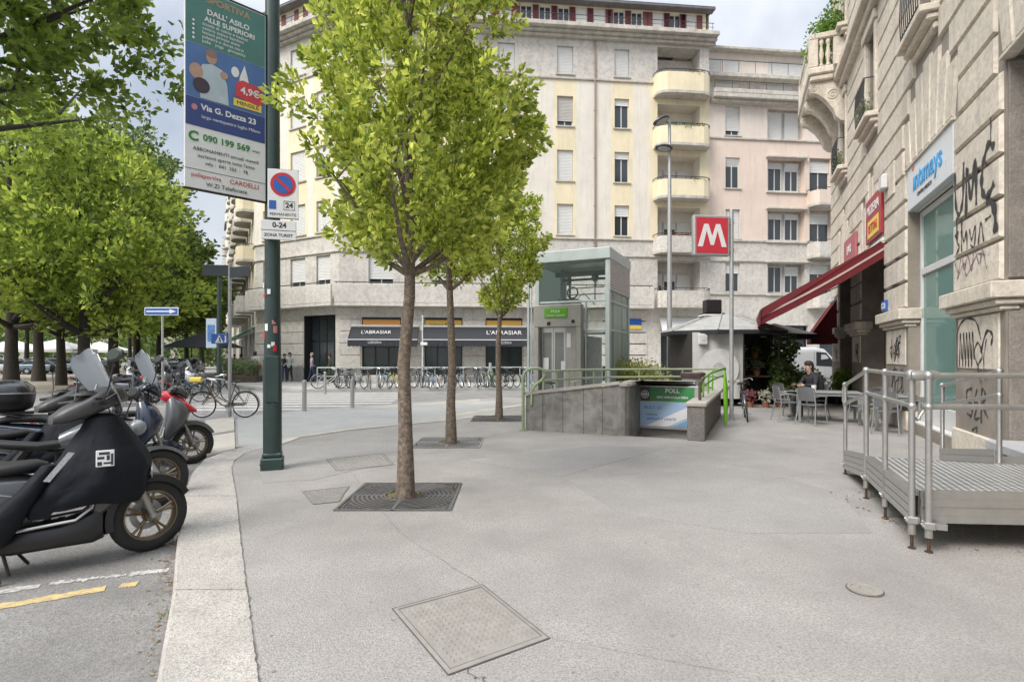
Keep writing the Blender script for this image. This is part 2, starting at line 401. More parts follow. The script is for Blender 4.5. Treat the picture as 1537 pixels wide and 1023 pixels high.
for i in range(60):
    v = 560+460*rs.random()**1.3; u = rs.uniform(370, 1330); q = G(u, v+60); 
    if not (-4 < q.x < 6 and 1.5 < q.y < 11) or q.x < -q.y*.46-.0: continue
    r_ = rs.uniform(.005, .013); n_ = 7; ph = rs.random()*6
    g.add([(q.x+r_*math.cos(ph+k*6.283/n_)*rs.uniform(.7, 1.2), q.y+r_*math.sin(ph+k*6.283/n_)*rs.uniform(.7, 1.2), .0036) for k in range(n_)], [tuple(range(n_))])
tag(g.build('gum_spots', mat('gum_spot', (.22, .21, .20), .8, var=.2)), 'dark trodden gum spots and specks on the pavement', 'gum spots', kind='stuff')
# slightly different pavement patches (repairs)
g = MB()
for P in (((380, 690), (500, 668), (590, 668), (600, 690), (470, 720), (395, 725)), ((850, 720), (1120, 700), (1260, 740), (1310, 800), (1120, 800), (930, 770)), ((700, 690), (900, 668), (1000, 672), (840, 715))):
    P = [G(*p) for p in P]; g.prism([(p.x, p.y) for p in P], 0.0005, .003)
struct('pavement_patches', g, mat('patched_mastic', (.33, .315, .297), .88, var=.16, scale=.8, bump=.7, bscale=110, col2=(.20, .195, .185), mott=.75, mscale=70, thr=(.44, .6)))
# parking bay lines
g = MB(); g2 = MB()
def bar(mb, a, b, w, z, ragged=0):
    a = Vector(a); b = Vector(b); d = (b-a).normalized(); n = Vector((-d.y, d.x, 0))
    k = 40 if ragged else 1; L1 = []; L2 = []
    for i in range(k+1):
        p = a.lerp(b, i/k); j1 = rnd.gauss(0, ragged); j2 = rnd.gauss(0, ragged)
        L1.append((p+n*(w/2+j1))[:2]+(z,)); L2.append((p-n*(w/2+j2))[:2]+(z,))
    mb.add(L1+L2, [(i, i+1, k+2+i, k+1+i) for i in range(k)])
def RG(u, v): return G(u, v, RZ0)
bar(g, RG(-260, 930), RG(60, 879), .09, RZ0+.004, .008); bar(g, RG(75, 876), RG(190, 862), .05, RZ0+.004, .012); bar(g, RG(195, 862), RG(253, 855), .085, RZ0+.004, .008)
bar(g2, RG(-260, 955), RG(158, 883), .10, RZ0+.004, .008); bar(g2, RG(180, 879), RG(206, 876), .09, RZ0+.004, .01)
for yy in (5.35, 6.65, 7.95, 9.3, 10.6):
    x0 = -1.1-yy*.55
    bar(g, (x0-2.4, yy-1.25, RZ0), (x0-.05, yy, RZ0), .09, RZ0+.004, .008)
# zebra crossing
for i in range(8):
    y = 17.4+i*1.08; bar(g, (-10.4-.25*i, y, RZ0), (-4.2-.1*i, y+.35, RZ0), .5, RZ0+.004, .01)
struct('road_markings', g, mat('worn_white_line', (.50, .49, .46), .85, var=.2, scale=12, bump=.3, bscale=120, col2=(.24, .23, .21), mott=.7, mscale=30, thr=(.45, .6)))
struct('yellow_marking', g2, mat('worn_yellow_line', (.55, .42, .19), .85, var=.15, scale=12, bump=.3, bscale=120, col2=(.26, .23, .19), mott=.7, mscale=30, thr=(.5, .62)))
# leaf litter in the gutter
g = MB()
for i in range(420):
    t = rnd.random()**.7; j = 1+t*4; k_ = int(j); p = ko[k_].lerp(ko[min(k_+1, 8)], j-k_)
    x = p.x-abs(rnd.gauss(0, .07))-.01; y = p.y+rnd.gauss(0, .05); a = rnd.random()*6.3; s_ = rnd.uniform(.006, .018)
    c_, s2 = math.cos(a)*s_, math.sin(a)*s_
    g.add([(x-c_, y-s2, RZ0+.006), (x+s2*.5, y-c_*.5, RZ0+.012), (x+c_, y+s2, RZ0+.007), (x-s2*.5, y+c_*.5, RZ0+.014)], [(0, 1, 2, 3)])
for i in range(260):
    x = rnd.uniform(3.5, 6.2); y = rnd.uniform(4.4, 6.4); a = rnd.random()*6.3; s_ = rnd.uniform(.008, .03); c_, s2 = math.cos(a)*s_, math.sin(a)*s_
    g.add([(x-c_, y-s2, .006), (x+s2*.5, y-c_*.5, .014), (x+c_, y+s2, .007), (x-s2*.5, y+c_*.5, .016)], [(0, 1, 2, 3)])
tag(g.build('leaf_litter', mat('dry_litter', (.30, .22, .12), .9, var=.4, scale=40)), 'dry leaf litter along the gutter and under the ramp', 'litter', kind='stuff')
g = MB()
rnd = random.Random(21)
for (u, v, n_) in ((281, 748, 26), (278, 765, 12), (268, 812, 10), (300, 700, 14), (251, 925, 8), (590, 748, 0)):
    q = G(u, v, RZ0)
    for i in range(n_):
        x, y = q.x+rnd.gauss(-.01, .03), q.y+rnd.gauss(0, .06); h_ = rnd.uniform(.02, .06); d_ = rnd.uniform(-.03, .03)
        g.add([(x-.003, y, RZ0), (x+.003, y, RZ0), (x+d_, y+d_*.5, RZ0+h_+.05)], [(0, 1, 2)])
tag(g.build('kerb_weeds', leafmat('weed', (.08, .14, .02), (.25, .3, .06))), 'sparse green weeds growing in the joint of the kerb', 'weeds', kind='stuff')
# far pavement in front of the big buildings
MV = Vector((-10.4, 32.8, 0)); MD = Vector((1, .103, 0)).normalized(); MN = Vector((.103, -1, 0)).normalized()
g = MB()
P = [MV+MD*(-.2)+MN*6.4, MV+MD*60+MN*6.4, MV+MD*60-MN*2, MV-MN*2, Vector((-17.1, 36.4, 0))+Vector((.5, 1, 0)), Vector((-70, 134, 0)), Vector((-73, 131, 0)), Vector((-20.3, 33.6, 0)), Vector((-13.3, 28.6, 0))]
g.prism([(p.x, p.y) for p in P], RZ0-.2, 0); struct('far_sidewalk', g, plaza)
# square on the left under the trees
g = MB(); P = [(-9.5-3, 24+9), (-60, 120), (-160, 120), (-160, 24), (-40, 24), (-20, 27)]
g.prism(P, RZ0-.1, RZ0+.06); struct('square_ground', g, mat('gravel_ground', (.36, .32, .26), .95, var=.2, scale=.4, bump=.3, bscale=40, col2=(.22, .2, .17), mott=.6, mscale=2))
# ------------------------------------------------------------------ buildings
stone = mat('breccia_cladding', (.59, .56, .51), .75, var=.12, scale=.8, bump=.3, bscale=30, col2=(.36, .33, .295), mott=.55, mscale=4.5, thr=(.46, .62), streak=.3)
cream = mat('cream_render', (.70, .655, .575), .9, var=.08, scale=.7, streak=.30)
yell = mat('yellow_render', (.74, .65, .455), .9, var=.08, scale=.8, streak=.28)
pinkr = mat('pink_render', (.68, .56, .475), .9, var=.08, scale=.6, streak=.3)
pinkl = mat('light_pink_render', (.70, .62, .55), .9, var=.07, scale=.6, streak=.3)
corn = mat('cornice_plaster', (.52, .485, .43), .85, var=.25, scale=2.5, bump=.2, streak=.55)
plinth = mat('grey_plinth', (.26, .25, .24), .85, var=.2, scale=3)
roofm = mat('grey_roof', (.16, .15, .15), .8, var=.2, scale=3)
redsh = mat('maroon_shutter', (.17, .045, .05), .6, var=.15)
rail = mat('dark_railing', (.05, .05, .05), .5, .4, var=.1)
palj = mat('palazzo_joint_stone', (.25, .22, .185), .9, var=.2, scale=2, bump=.5, bscale=60)
pal = mat('palazzo_stone', (.65, .585, .495), .85, var=.17, scale=1.1, bump=.8, bscale=50, col2=(.42, .375, .32), mott=.6, mscale=9, thr=(.45, .62), streak=.45)
pald = mat('palazzo_rough_stone', (.30, .265, .23), .92, var=.25, scale=3, bump=.9, bscale=55, col2=(.15, .13, .12), mott=.7, mscale=30)
pcol = mat('curtain', (.42, .41, .39), .8, var=.15)
def frame(P, d):
    d = Vector((d[0], d[1], 0)).normalized(); n = Vector((-d.y, d.x, 0))
    return Matrix(((d.x, n.x, 0, P[0]), (d.y, n.y, 0, P[1]), (0, 0, 1, P[2] if len(P) > 2 else 0), (0, 0, 0, 1)))
def facade(mb, x0, x1, z0, z1, ops, mf, extra_x=(), extra_z=()):
    e = 1e-6
    xs = sorted({round(v, 4) for v in [x0, x1, *extra_x]+[o[0] for o in ops]+[o[1] for o in ops] if x0-e <= v <= x1+e})
    zs = sorted({round(v, 4) for v in [z0, z1, *extra_z]+[o[2] for o in ops]+[o[3] for o in ops] if z0-e <= v <= z1+e})
    for a, b in zip(xs, xs[1:]):
        for c, d in zip(zs, zs[1:]):
            xm, zm = (a+b)/2, (c+d)/2
            if any(o[0] < xm < o[1] and o[2] < zm < o[3] for o in ops): continue
            mb.quad((a, 0, c), (b, 0, c), (b, 0, d), (a, 0, d), mf(xm, zm))
    for o in ops:
        a, b, c, d, dp = o[:5]; m = o[5] if len(o) > 5 else mf(a-.05, (c+d)/2)
        mb.quad((a, 0, c), (a, dp, c), (a, dp, d), (a, 0, d), m); mb.quad((b, 0, c), (b, 0, d), (b, dp, d), (b, dp, c), m)
        mb.quad((a, 0, d), (a, dp, d), (b, dp, d), (b, 0, d), m); mb.quad((a, 0, c), (b, 0, c), (b, dp, c), (a, dp, c), m)
WC = {}
def window(par, T, x, z, w, h, st='down', y=.2, sill=True, shm=None, name='window'):
    key = (round(w, 2), round(h, 2), st, sill, shm.name if shm else '')
    if key not in WC:
        f = MB(); t = .06; hw = w/2
        f.box(-hw, -hw+t, -.05, .03, 0, h); f.box(hw-t, hw, -.05, .03, 0, h); f.box(-hw+t, hw-t, -.05, .03, h-t, h); f.box(-hw+t, hw-t, -.05, .03, 0, t)
        nm = 2 if w < 1.6 else 4
        for i in range(1, nm): xx = -hw+w*i/nm; f.box(xx-.03, xx+.03, -.04, .028, t, h-t)
        s = None; p = None
        if st != 'down' or True:
            p = MB(); p.box(-hw+t, hw-t, .0, .02, t, h-t)
        cov = {'down': 1, 'half': .35, 'most': .82, 'open': 0, 'tilt': .85, 'third': .22}[st]
        if cov:
            s = MB(); H = h*cov; n = max(3, int(H/.09)); zt = h-.01
            if st == 'tilt': s.T = TR(0, -.07, zt) @ Matrix.Rotation(R(17), 4, 'X') @ TR(0, 0, -zt)
            for i in range(n):
                za, zb = zt-H*(i+1)/n, zt-H*i/n
                s.add([(-hw+.02, -.075, zb), (hw-.02, -.075, zb), (hw-.02, -.088, (za+zb)/2), (-hw+.02, -.088, (za+zb)/2), (hw-.02, -.075, za), (-hw+.02, -.075, za)], [(0, 1, 2, 3), (3, 2, 4, 5)])
            s.box(-hw+.02, hw-.02, -.095, -.06, zt-H, zt-H+.04)
        sl = None
        if sill: sl = MB(); sl.bbox(-hw-.1, hw+.1, -y-.09, .0, -.09, .0, .012)
        def me(b, nm, mt):
            if b is None: return None
            o = b.build(nm, mt); d = o.data; bpy.data.objects.remove(o); return d
        WC[key] = (me(f, 'window', M['white']), me(p, 'pane', M['pane']), me(s, 'shutter', shm or M['shut']), me(sl, 'sill', corn))
    a = WC[key]; o = link(name, a[0], par); o.matrix_local = T @ TR(x, y, z)
    for nm, d in zip(('pane', 'shutter', 'sill'), a[1:]):
        if d: link(nm, d, o)
    return o
def arc_plan(x0, x1, d):
    return [(x0, 0), (x0+.08, -d*.62), (x0+.25, -d*.82), (x0+.6, -d*.97), ((x0+x1)/2, -d), (x1-.6, -d*.97), (x1-.25, -d*.82), (x1-.08, -d*.62), (x1, 0)]
def balcony(par, T, x0, x1, d, z0, zp, m, railh=.12, slabm=None, plan=None):
    P = plan or arc_plan(x0, x1, d); b = MB(); b.T = T
    b.prism([(x, y) for x, y in P], z0, z0+.16, 1)
    n = len(P); c = Vector(((x0+x1)/2, 0))
    I = [tuple(c+(Vector(p)-c)*(1-.12/max(.3, (Vector(p)-c).length))) for p in P]
    vs = [(x, y, z0+.16) for x, y in P]+[(x, y, zp) for x, y in P]+[(x, min(y, -.0), z0+.16) for x, y in I]+[(x, y, zp) for x, y in I]
    fs = []
    for i in range(n-1): fs += [(i, i+1, n+i+1, n+i), (2*n+i+1, 2*n+i, 3*n+i, 3*n+i+1), (n+i, n+i+1, 3*n+i+1, 3*n+i)]
    b.add(vs, fs, 0)
    o = b.build('balcony', [m, slabm or corn], par)
    r = MB(); r.T = T
    r.tube([(x, y, zp+railh) for x, y in P], .025, 6)
    for i, (x, y) in enumerate(P): r.tube([(x, y*.99, zp-.01), (x, y*.99, zp+railh)], .015, 5)
    r.build('railing', rail, o)
    return o
def leaves(mb, c, rad, n, s, rnd, droop=.3, flat=1.):
    for i in range(n):
        while True:
            p = Vector((rnd.uniform(-1, 1), rnd.uniform(-1, 1), rnd.uniform(-1, 1)))
            if p.length < 1: break
        p = Vector((c[0]+p.x*rad[0], c[1]+p.y*rad[1], c[2]+p.z*rad[2]))
        d = Vector((rnd.gauss(0, 1), rnd.gauss(0, 1), rnd.gauss(0, 1)*flat-droop)).normalized()
        a = d.orthogonal().normalized(); a = Matrix.Rotation(rnd.random()*6.28, 3, d) @ a; b = d.cross(a)
        q = s*rnd.uniform(.6, 1.25)
        mb.add([p, p+d*q*.5+a*q*.32+b*q*.1, p+d*q, p+d*q*.5-a*q*.32+b*q*.1], [(0, 1, 2), (0, 2, 3)])
TMw = Matrix.Translation(MV) @ frame((0, 0, 0), MD)
# ---- the big corner building -------------------------------------------------
KX = lambda u: (u-CX)/FPX
def s_of(u, P=MV, d=MD):
    k = KX(u); return (k*P.y-P.x)/(d.x-k*d.y)
cb = thing('corner_building', 'tall cream and yellow corner apartment block with curved balconies above black shop awnings', 'building', MV)
TM = frame((0, 0, 0), MD)
LC = 7.65; PC = Vector((-.88*LC, .476*LC, 0)); TCf = frame(PC, (.88, -.476))
LW = 26.; dW = Vector((21.2, -38.6, 0)).normalized(); PW = PC - dW*LW; TW = frame(PW, dW)
wall = MB(); ZB, ZT, ZC, ZA = 8.95, 18.97, 21.6, 23.6
SB = (19.48, 23.05)
cols = [(2.5, 1.5), (6.25, 1.5), (10.1, 1.05), (13.8, 1.02), (17.45, .95)]
rows = [(5.95, 7.75), (9.2, 11.12), (12.57, 14.5), (16.0, 17.87), (19.25, 21.0)]
def mfM(x, z):
    if z < ZB or z > ZT: return 0 if z < ZC else 2
    if x > 19.3 or any(abs(x-c) < .72 for c, _ in cols): return 2
    return 1
ops = []; 
for c, w_ in cols:
    for i, (a, b) in enumerate(rows): ops.append((c-w_/2, c+w_/2, a, b, .22))
shops = [(1.35, 3.68), (5.08, 7.39), (8.82, 11.1), (13.6, 15.2), (16.2, 19.0), (20.0, 22.3)]
for a, b in shops: ops.append((a, b, .45 if b < 12 else 0.05, 3.95, .35, 0))
fl = [4.62, 8.05, 11.45, 14.75, 18.0]
for i, z in enumerate(fl):
    ops.append((19.78, 22.6, z+.16, (21.3 if i == 4 else fl[i+1]-.35 if i < 4 else 0), 1.15, 1 if 8 < z < 18 else 0))
wall.T = TM
facade(wall, 0, 23.2, 0, ZC, ops, mfM, [c+s*.72 for c, _ in cols for s in (-1, 1)]+[19.3], [ZB, ZT])
# loggia backs
for i, z in enumerate(fl):
    wall.quad((19.78, 1.15, z), (22.6, 1.15, z), (22.6, 1.15, z+3.1), (19.78, 1.15, z+3.1), 1 if 8 < z < 18 else 0)
wall.quad((23.2, 0, 9), (23.2, 9, 9), (23.2, 9, ZA), (23.2, 0, ZA), 1)
# chamfer wing
ccols = [(1.55, 1.5), (4.1, 1.35), (6.35, 1.2)]; copn = []
for c, w_ in ccols:
    for i, (a, b) in enumerate(rows): copn.append((c-w_/2, c+w_/2, a, b, .22))
copn.append((4.67, 7.38, 0, 4.1, 1.2, 3)); copn.append((1.0, 2.2, .5, 3.2, .3))
def mfC(x, z):
    if z < ZB or z > ZT: return 0 if z < ZC else 2
    return 2 if any(abs(x-c) < .9 for c, _ in ccols) else 1
wall.T = TCf; facade(wall, 0, LC, 0, ZC, copn, mfC, [c+s*.9 for c, _ in ccols for s in (-1, 1)], [ZB, ZT, .9, 4.1])
wall.quad((4.67, 1.2, 0), (7.38, 1.2, 0), (7.38, 1.2, 4.1), (4.67, 1.2, 4.1), 3)
# long street wing
wcols = [2.0+i*3.4 for i in range(7)]; wops = []
for c in wcols:
    for i, (a, b) in enumerate(rows): wops.append((c-.55, c+.55, a-.3, b, .25))
    wops.append((c-1.0, c+1.0, .3, 3.2, .4))
wall.T = TW; facade(wall, 0, LW, 0, ZC, wops, lambda x, z: 0 if z < 4.6 else 2 if (int(x/1.7) % 2) else 1, [1.7*i for i in range(1, 15)], [4.6])
# rough volume behind (sides and back)
inw = TM.to_3x3() @ Vector((0, 12, 0))
wall.T = Matrix.Identity(4)
wo = wall.build('wall', [stone, cream, yell, M['dark']], cb)
# projecting string courses, balcony band, cornice, attic, roof
def course(mb, T, x0, x1, z0, z1, d, e=.0): mb.T = T; mb.bbox(x0-e, x1+e, -d, .01, z0, z1, min(.02, (z1-z0)/4))
co = MB()
for T_, a, b in ((TM, 0, 23.2), (TCf, 0, LC), (TW, 0, LW)):
    for z in (7.9, 8.95): course(co, T_, a, b, z-.05, z+.06, .09, .05)
    course(co, T_, a, b, 18.9, 19.03, .1, .05)
    co.T = T_
    for (d, z0, z1) in ((.28, 21.45, 21.62), (.5, 21.625, 21.8), (.82, 21.805, 22.08)): co.bbox(a-.35, b+(.35 if T_ is TM else .3), -d, .0, z0, z1, .03)
course(co, TM, 12.2, 19.2, 5.45, 5.56, .1)
co.build('cornice', corn, cb)
# first floor band that overhangs the shops
bd = MB(); bd.T = TM; bd.bbox(-.1, 19.3, -.75, -.0, 4.55, 4.75, .02); bd.bbox(-.1, 19.3, -.75, -.62, 4.755, 5.85, .02)
bd.T = TCf; bd.bbox(0, LC+.12, -.75, -.0, 4.56, 4.74, .02); bd.bbox(0, LC+.12, -.75, -.62, 4.75, 5.84, .02)
o = bd.build('balcony', stone, cb); tag(o, 'long stone balcony band over the shops')
r = MB(); r.T = TM; r.tube([(-.1, -.69, 5.97), (19.2, -.69, 5.97)], .03, 6); r.T = TCf; r.tube([(0, -.69, 5.97), (LC, -.69, 5.97)], .03, 6)
for i in range(20): r.T = TM; r.tube([(i, -.69, 5.84), (i, -.69, 5.97)], .02, 5)
r.build('railing', rail, o)
# attic storey
at_ = MB(); at_.T = TM; ops2 = []
axs = [s_of(u) for u in (758.5, 790, 818, 846, 872, 899.6, 929, 956, 988, 1013, 1037)]
axs = [axs[0]-1.28*i for i in range(7, 0, -1)]+axs
for c in axs: ops2.append((c-.38, c+.38, 22.3, 23.42, .12))
facade(at_, 0, 23.0, 22.08, 23.6, ops2, lambda x, z: 0); at_.quad((23.0, 0, 22.08), (23.0, 9, 22.08), (23.0, 9, 23.6), (23.0, 0, 23.6), 0)
at_.T = TCf; facade(at_, 0, LC, 22.08, 23.6, [(1, 1.8, 22.3, 23.4, .12), (3, 3.8, 22.3, 23.4, .12), (5, 5.8, 22.3, 23.4, .12)], lambda x, z: 0)
at_.T = TW; facade(at_, 0, LW, 22.08, 23.6, [], lambda x, z: 0)
at_.build('attic', [yell], cb)
for c in axs:
    window(cb, TM, c, 22.3, .76, 1.12, 'open' if random.Random(c).random() < .4 else 'down', y=.1, sill=False)
    s = MB(); s.T = TM
    for sx in (-1, 1): s.bbox(c+sx*.57-.18, c+sx*.57+.18, -.05, -.003, 22.28, 23.44, .008)
    parts(s, 'shutter', redsh, cb)
for c in (1.4, 3.4, 5.4):
    window(cb, TCf, c, 22.3, .8, 1.1, 'down', y=.1, sill=False)
    s = MB(); s.T = TCf
    for sx in (-1, 1): s.bbox(c+sx*.6-.18, c+sx*.6+.18, -.05, -.003, 22.28, 23.44, .008)
    parts(s, 'shutter', redsh, cb)
rr = MB()
for T_, a, b in ((TM, 0, 23.2), (TCf, 0, LC)):
    rr.T = T_; rr.tube([(a, -.72, 22.55), (b, -.72, 22.55)], .02, 5); rr.tube([(a, -.72, 22.3), (b, -.72, 22.3)], .012, 5)
    for i in range(int((b-a)/1.1)+1): rr.tube([(a+i*1.1, -.72, 22.08), (a+i*1.1, -.72, 22.55)], .014, 5)
rr.build('railing', rail, cb)
ro = MB()
for T_, a, b in ((TM, -.3, 23.4), (TCf, -.3, LC+.2), (TW, 0, LW+.3)):
    ro.T = T_; ro.bbox(a, b, -.55, .0, 23.55, 23.72, .03)
    ro.add([(a, -.55, 23.73), (b, -.55, 23.73), (b, 5, 26.5), (a, 5, 26.5), (b, 9, 23.6), (a, 9, 23.6)], [(0, 1, 2, 3), (3, 2, 4, 5), (1, 4, 2), (0, 3, 5)])
ro.build('roof', roofm, cb)
st = random.Random(11)
for ci, (c, w_) in enumerate(cols):
    for ri, (a, b) in enumerate(rows):
        s_ = 'down'
        if ci == 4: s_ = ['down', 'half', 'third', 'third', 'down'][ri]
        elif ci == 3: s_ = ['half', 'down', 'down', 'most', 'down'][ri]
        elif ri == 0: s_ = 'most'
        window(cb, TM, c, a, w_, b-a, s_, shm=M['shutg'] if (ci == 3 and ri == 3) else None)
for ci, (c, w_) in enumerate(ccols):
    for ri, (a, b) in enumerate(rows): window(cb, TCf, c, a, w_, b-a, 'most' if ri == 0 else st.choice(['down', 'half', 'down']))
for c in wcols:
    for ri, (a, b) in enumerate(rows): window(cb, TW, c, a-.3, 1.1, b-a+.3, st.choice(['down', 'half', 'open']), sill=False)
for i, z in enumerate(fl):
    for j, (x, w_, s_) in enumerate(((20.25, .5, 'down'), (21.0, .85, 'third'), (21.95, .95, 'down'))):
        window(cb, TM, x, z+.2, w_, 2.15, s_ if (i+j) % 3 else 'half', y=1.13, sill=False)
    balcony(cb, TM, SB[0], SB[1], .95, z, [5.68, 9.1, 12.62, 15.95, 19.3][i], stone if i < 2 else yell, .16)
for x in (1.3, 4.6, 7.9, 11.2, 14.5):
    for z in (8.05, 11.45, 14.75, 18.0): balcony(cb, TW, x+8, x+10.4, 1.1, z, z+1.05, cream if int(x) % 2 else yell, .14)
    balcony(cb, TW, x+8, x+10.4, 1.1, 4.6, 5.7, stone)
for z in (4.6, 8.05, 11.45, 14.75, 18.0):
    for x in (1.0, 4.6): balcony(cb, TW, x, x+2.4, 1.1, z, z+1.05, cream, .14)
dp = MB(); dp.T = TM; dp.tube([(15.7, -.07, 4.8), (15.7, -.07, 21.4)], .055, 8)
for z in (6, 8.7, 11, 14, 17, 20): dp.box(15.62, 15.78, -.08, 0, z, z+.05)
dp.build('downpipe', mat('copper_pipe', (.30, .23, .18), .5, .5), cb)
# shop fronts
sf = thing
for i, (a, b) in enumerate(shops):
    z0 = .45 if b < 12 else .05
    f = MB(); f.T = TM; t = .07
    f.box(a, a+t, .2, .34, z0, 3.95); f.box(b-t, b, .2, .34, z0, 3.95); f.box(a+t, b-t, .2, .34, 3.88, 3.95); f.box(a+t, b-t, .2, .34, z0, z0+.1); f.box(a+t, b-t, .2, .34, 2.95, 3.05)
    for k in (1, 2): f.box(a+(b-a)*k/3-.03, a+(b-a)*k/3+.03, .21, .33, z0+.1, 2.95)
    o = f.build('shop_window', M['black'], cb)
    p = MB(); p.T = TM; p.box(a+t, b-t, .28, .30, z0+.1, 2.95); p.box(a+t, b-t, .28, .30, 3.05, 3.88); p.build('pane', M['pane'], o)
o = MB(); o.T = TCf
for x in (4.72, 5.4, 6.05, 6.7, 7.3): o.box(x-.035, x+.035, .55, .62, 0, 4.0)
o.box(4.7, 7.35, .55, .62, 2.5, 2.6); o.box(4.7, 7.35, .54, .63, 3.95, 4.1)
o = o.build('entrance_door', M['black'], cb)
p = MB(); p.T = TCf; p.box(4.7, 7.35, .58, .59, .05, 3.95); p.build('pane', M['pane'], o)
# stone block courses on the ground floor and wall plinth
blk = MB()
for T_, L_, skip in ((TM, 13.2, shops), (TCf, LC, [(4.67, 7.38), (1.0, 2.2)])):
    blk.T = T_; free = []; x = .06
    for a, b in sorted(skip)+[(L_, L_)]:
        if a-x > .3: free.append((x, min(a-.06, L_)))
        x = b+.06
    for a, b in free:
        for k in range(5):
            z0 = .95+k*.72
            blk.bbox(a, b, -.04, -.002, z0, z0+.66, .02)
parts(blk, 'stone_block', stone, cb)
pl = MB()
for T_, sp in ((TM, [(0, 1.35), (3.68, 5.08), (7.39, 8.82), (11.1, 13.6), (15.2, 16.2), (19, 20), (22.3, 23.2)]), (TCf, [(0, 1.0), (2.2, 4.67), (7.38, LC)])):
    pl.T = T_
    for a, b in sp: pl.bbox(a, b, -.08, -.003, 0, .9, .02)
parts(pl, 'plinth', plinth, cb)
# awnings and fascia signs of the corner shops
def cloth_awning(name, label, T, x0, x1, z1, z0, d, val, m, group=None, side=True, nseg=14, valm=None, tri=False, flap=0.):
    t = thing(name, label, 'awning', T @ Vector((x0, 0, z1)), 0, group); inv = Matrix.Translation(T @ Vector((x0, 0, z1))).inverted() @ T
    c = MB(); c.T = inv; vs = []; n = 6
    for i in range(n+1):
        f_ = i/n; y = -d*f_-.02; z = z1+(z0-z1)*f_-.06*math.sin(math.pi*f_)
        vs += [(x0, y, z), (x1, y, z), (x0, y, z-.015), (x1, y, z-.015)]
    fs = []
    for i in range(n):
        q = i*4; fs += [(q, q+1, q+5, q+4), (q+3, q+2, q+6, q+7), (q, q+4, q+6, q+2), (q+1, q+3, q+7, q+5)]
    c.add(vs, fs)
    if side:
        for x in (x0, x1): c.add([(x, -.02, z1), (x, -d-.02, z0), (x, -d-.02, z0-val*.6), (x+.01, -.02, z1), (x+.01, -d-.02, z0), (x+.01, -d-.02, z0-val*.6)], [(0, 1, 2), (5, 4, 3), (0, 2, 5, 3)])
    if tri:
        for x in (x0+.005, x1-.005): c.add([(x, -.02, z1), (x, -d-.02, z0), (x, -d-.02, z0-val), (x, -.02, z0-val)], [(0, 1, 2, 3)])
    c.build('cloth', m, t)
    if flap:
        for x in (x1,):
            q = MB(); q.T = inv; w_ = MB(); w_.T = inv; P = []
            for i in range(13):
                f_ = i/12; y = -d*f_-.02; z = z1+(z0-z1)*f_-.06*math.sin(math.pi*f_); P.append((y, z))
            for (y, z), (y2, z2) in zip(P, P[1:]):
                q.add([(x, y, z), (x, y2, z2), (x-.03, y2, z2-flap), (x-.03, y, z-flap)], [(0, 1, 2, 3)])
                w_.add([(x+.005, y, z-flap*.42), (x+.005, y2, z2-flap*.42), (x-.002, y2, z2-flap*.56), (x-.002, y, z-flap*.56)], [(0, 1, 2, 3)])
            q.build('side_flap', m, t); w_.build('piping', mat('pink_piping', (.5, .36, .34), .7), t)
    v = MB(); v.T = inv; n = max(4, int((x1-x0)/.22)); top = []; bot = []
    for i in range(n*4+1):
        x = x0+(x1-x0)*i/(n*4); top.append((x, -d-.03, z0)); bot.append((x, -d-.03-.01*math.sin(i), z0-val+.05*abs(math.cos(math.pi*i/4))))
    k = len(top); v.add(top+bot+[(x, y+.012, z) for x, y, z in top]+[(x, y+.012, z) for x, y, z in bot], [(i, i+1, k+i+1, k+i) for i in range(k-1)]+[(2*k+i+1, 2*k+i, 3*k+i, 3*k+i+1) for i in range(k-1)]+[(k+i, k+i+1, 3*k+i+1, 3*k+i) for i in range(k-1)])
    v.build('valance', valm or m, t)
    a = MB(); a.T = inv; a.tube([(x0, -d-.02, z0+.0), (x1, -d-.02, z0+.0)], .03, 8)
    for x in (x0+.15, x1-.15):
        a.tube([(x, -.02, z1-.35), (x, -d*.5, (z1+z0)/2-.2), (x, -d, z0-.03)], .022, 6)
    a.tube([(x0, -.06, z1-.02), (x1, -.06, z1-.02)], .07, 8)
    a.build('arm', M['white'], t)
    return t, inv
t, inv = cloth_awning('shop_awning', 'charcoal cloth awning over the left shop window beside the dark entrance', TMw, .75, 4.75, 3.42, 2.55, 1.25, .42, M['blackcloth'], 'charcoal awnings over the corner shops')
text(t, 'lettering', "L'ABRASIAR", .34, inv @ TR(2.3, -.72, 3.0) @ Matrix.Rotation(R(55), 4, 'X'), M['white']); text(t, 'lettering', 'LIBRERIA', .2, inv @ TR(2.3, -1.31, 2.38) @ Matrix.Rotation(R(90), 4, 'X'), M['white'])
t, inv = cloth_awning('shop_awning', 'charcoal cloth awning spanning the two right shop windows beside the lift', TMw, 5.05, 11.35, 3.42, 2.55, 1.25, .42, M['blackcloth'], 'charcoal awnings over the corner shops')
text(t, 'lettering', "L'ABRASIAR", .42, inv @ TR(9.9, -.72, 3.0) @ Matrix.Rotation(R(55), 4, 'X'), M['white']); text(t, 'lettering', 'PIZZERIA', .2, inv @ TR(9.9, -1.31, 2.38) @ Matrix.Rotation(R(90), 4, 'X'), M['white'])
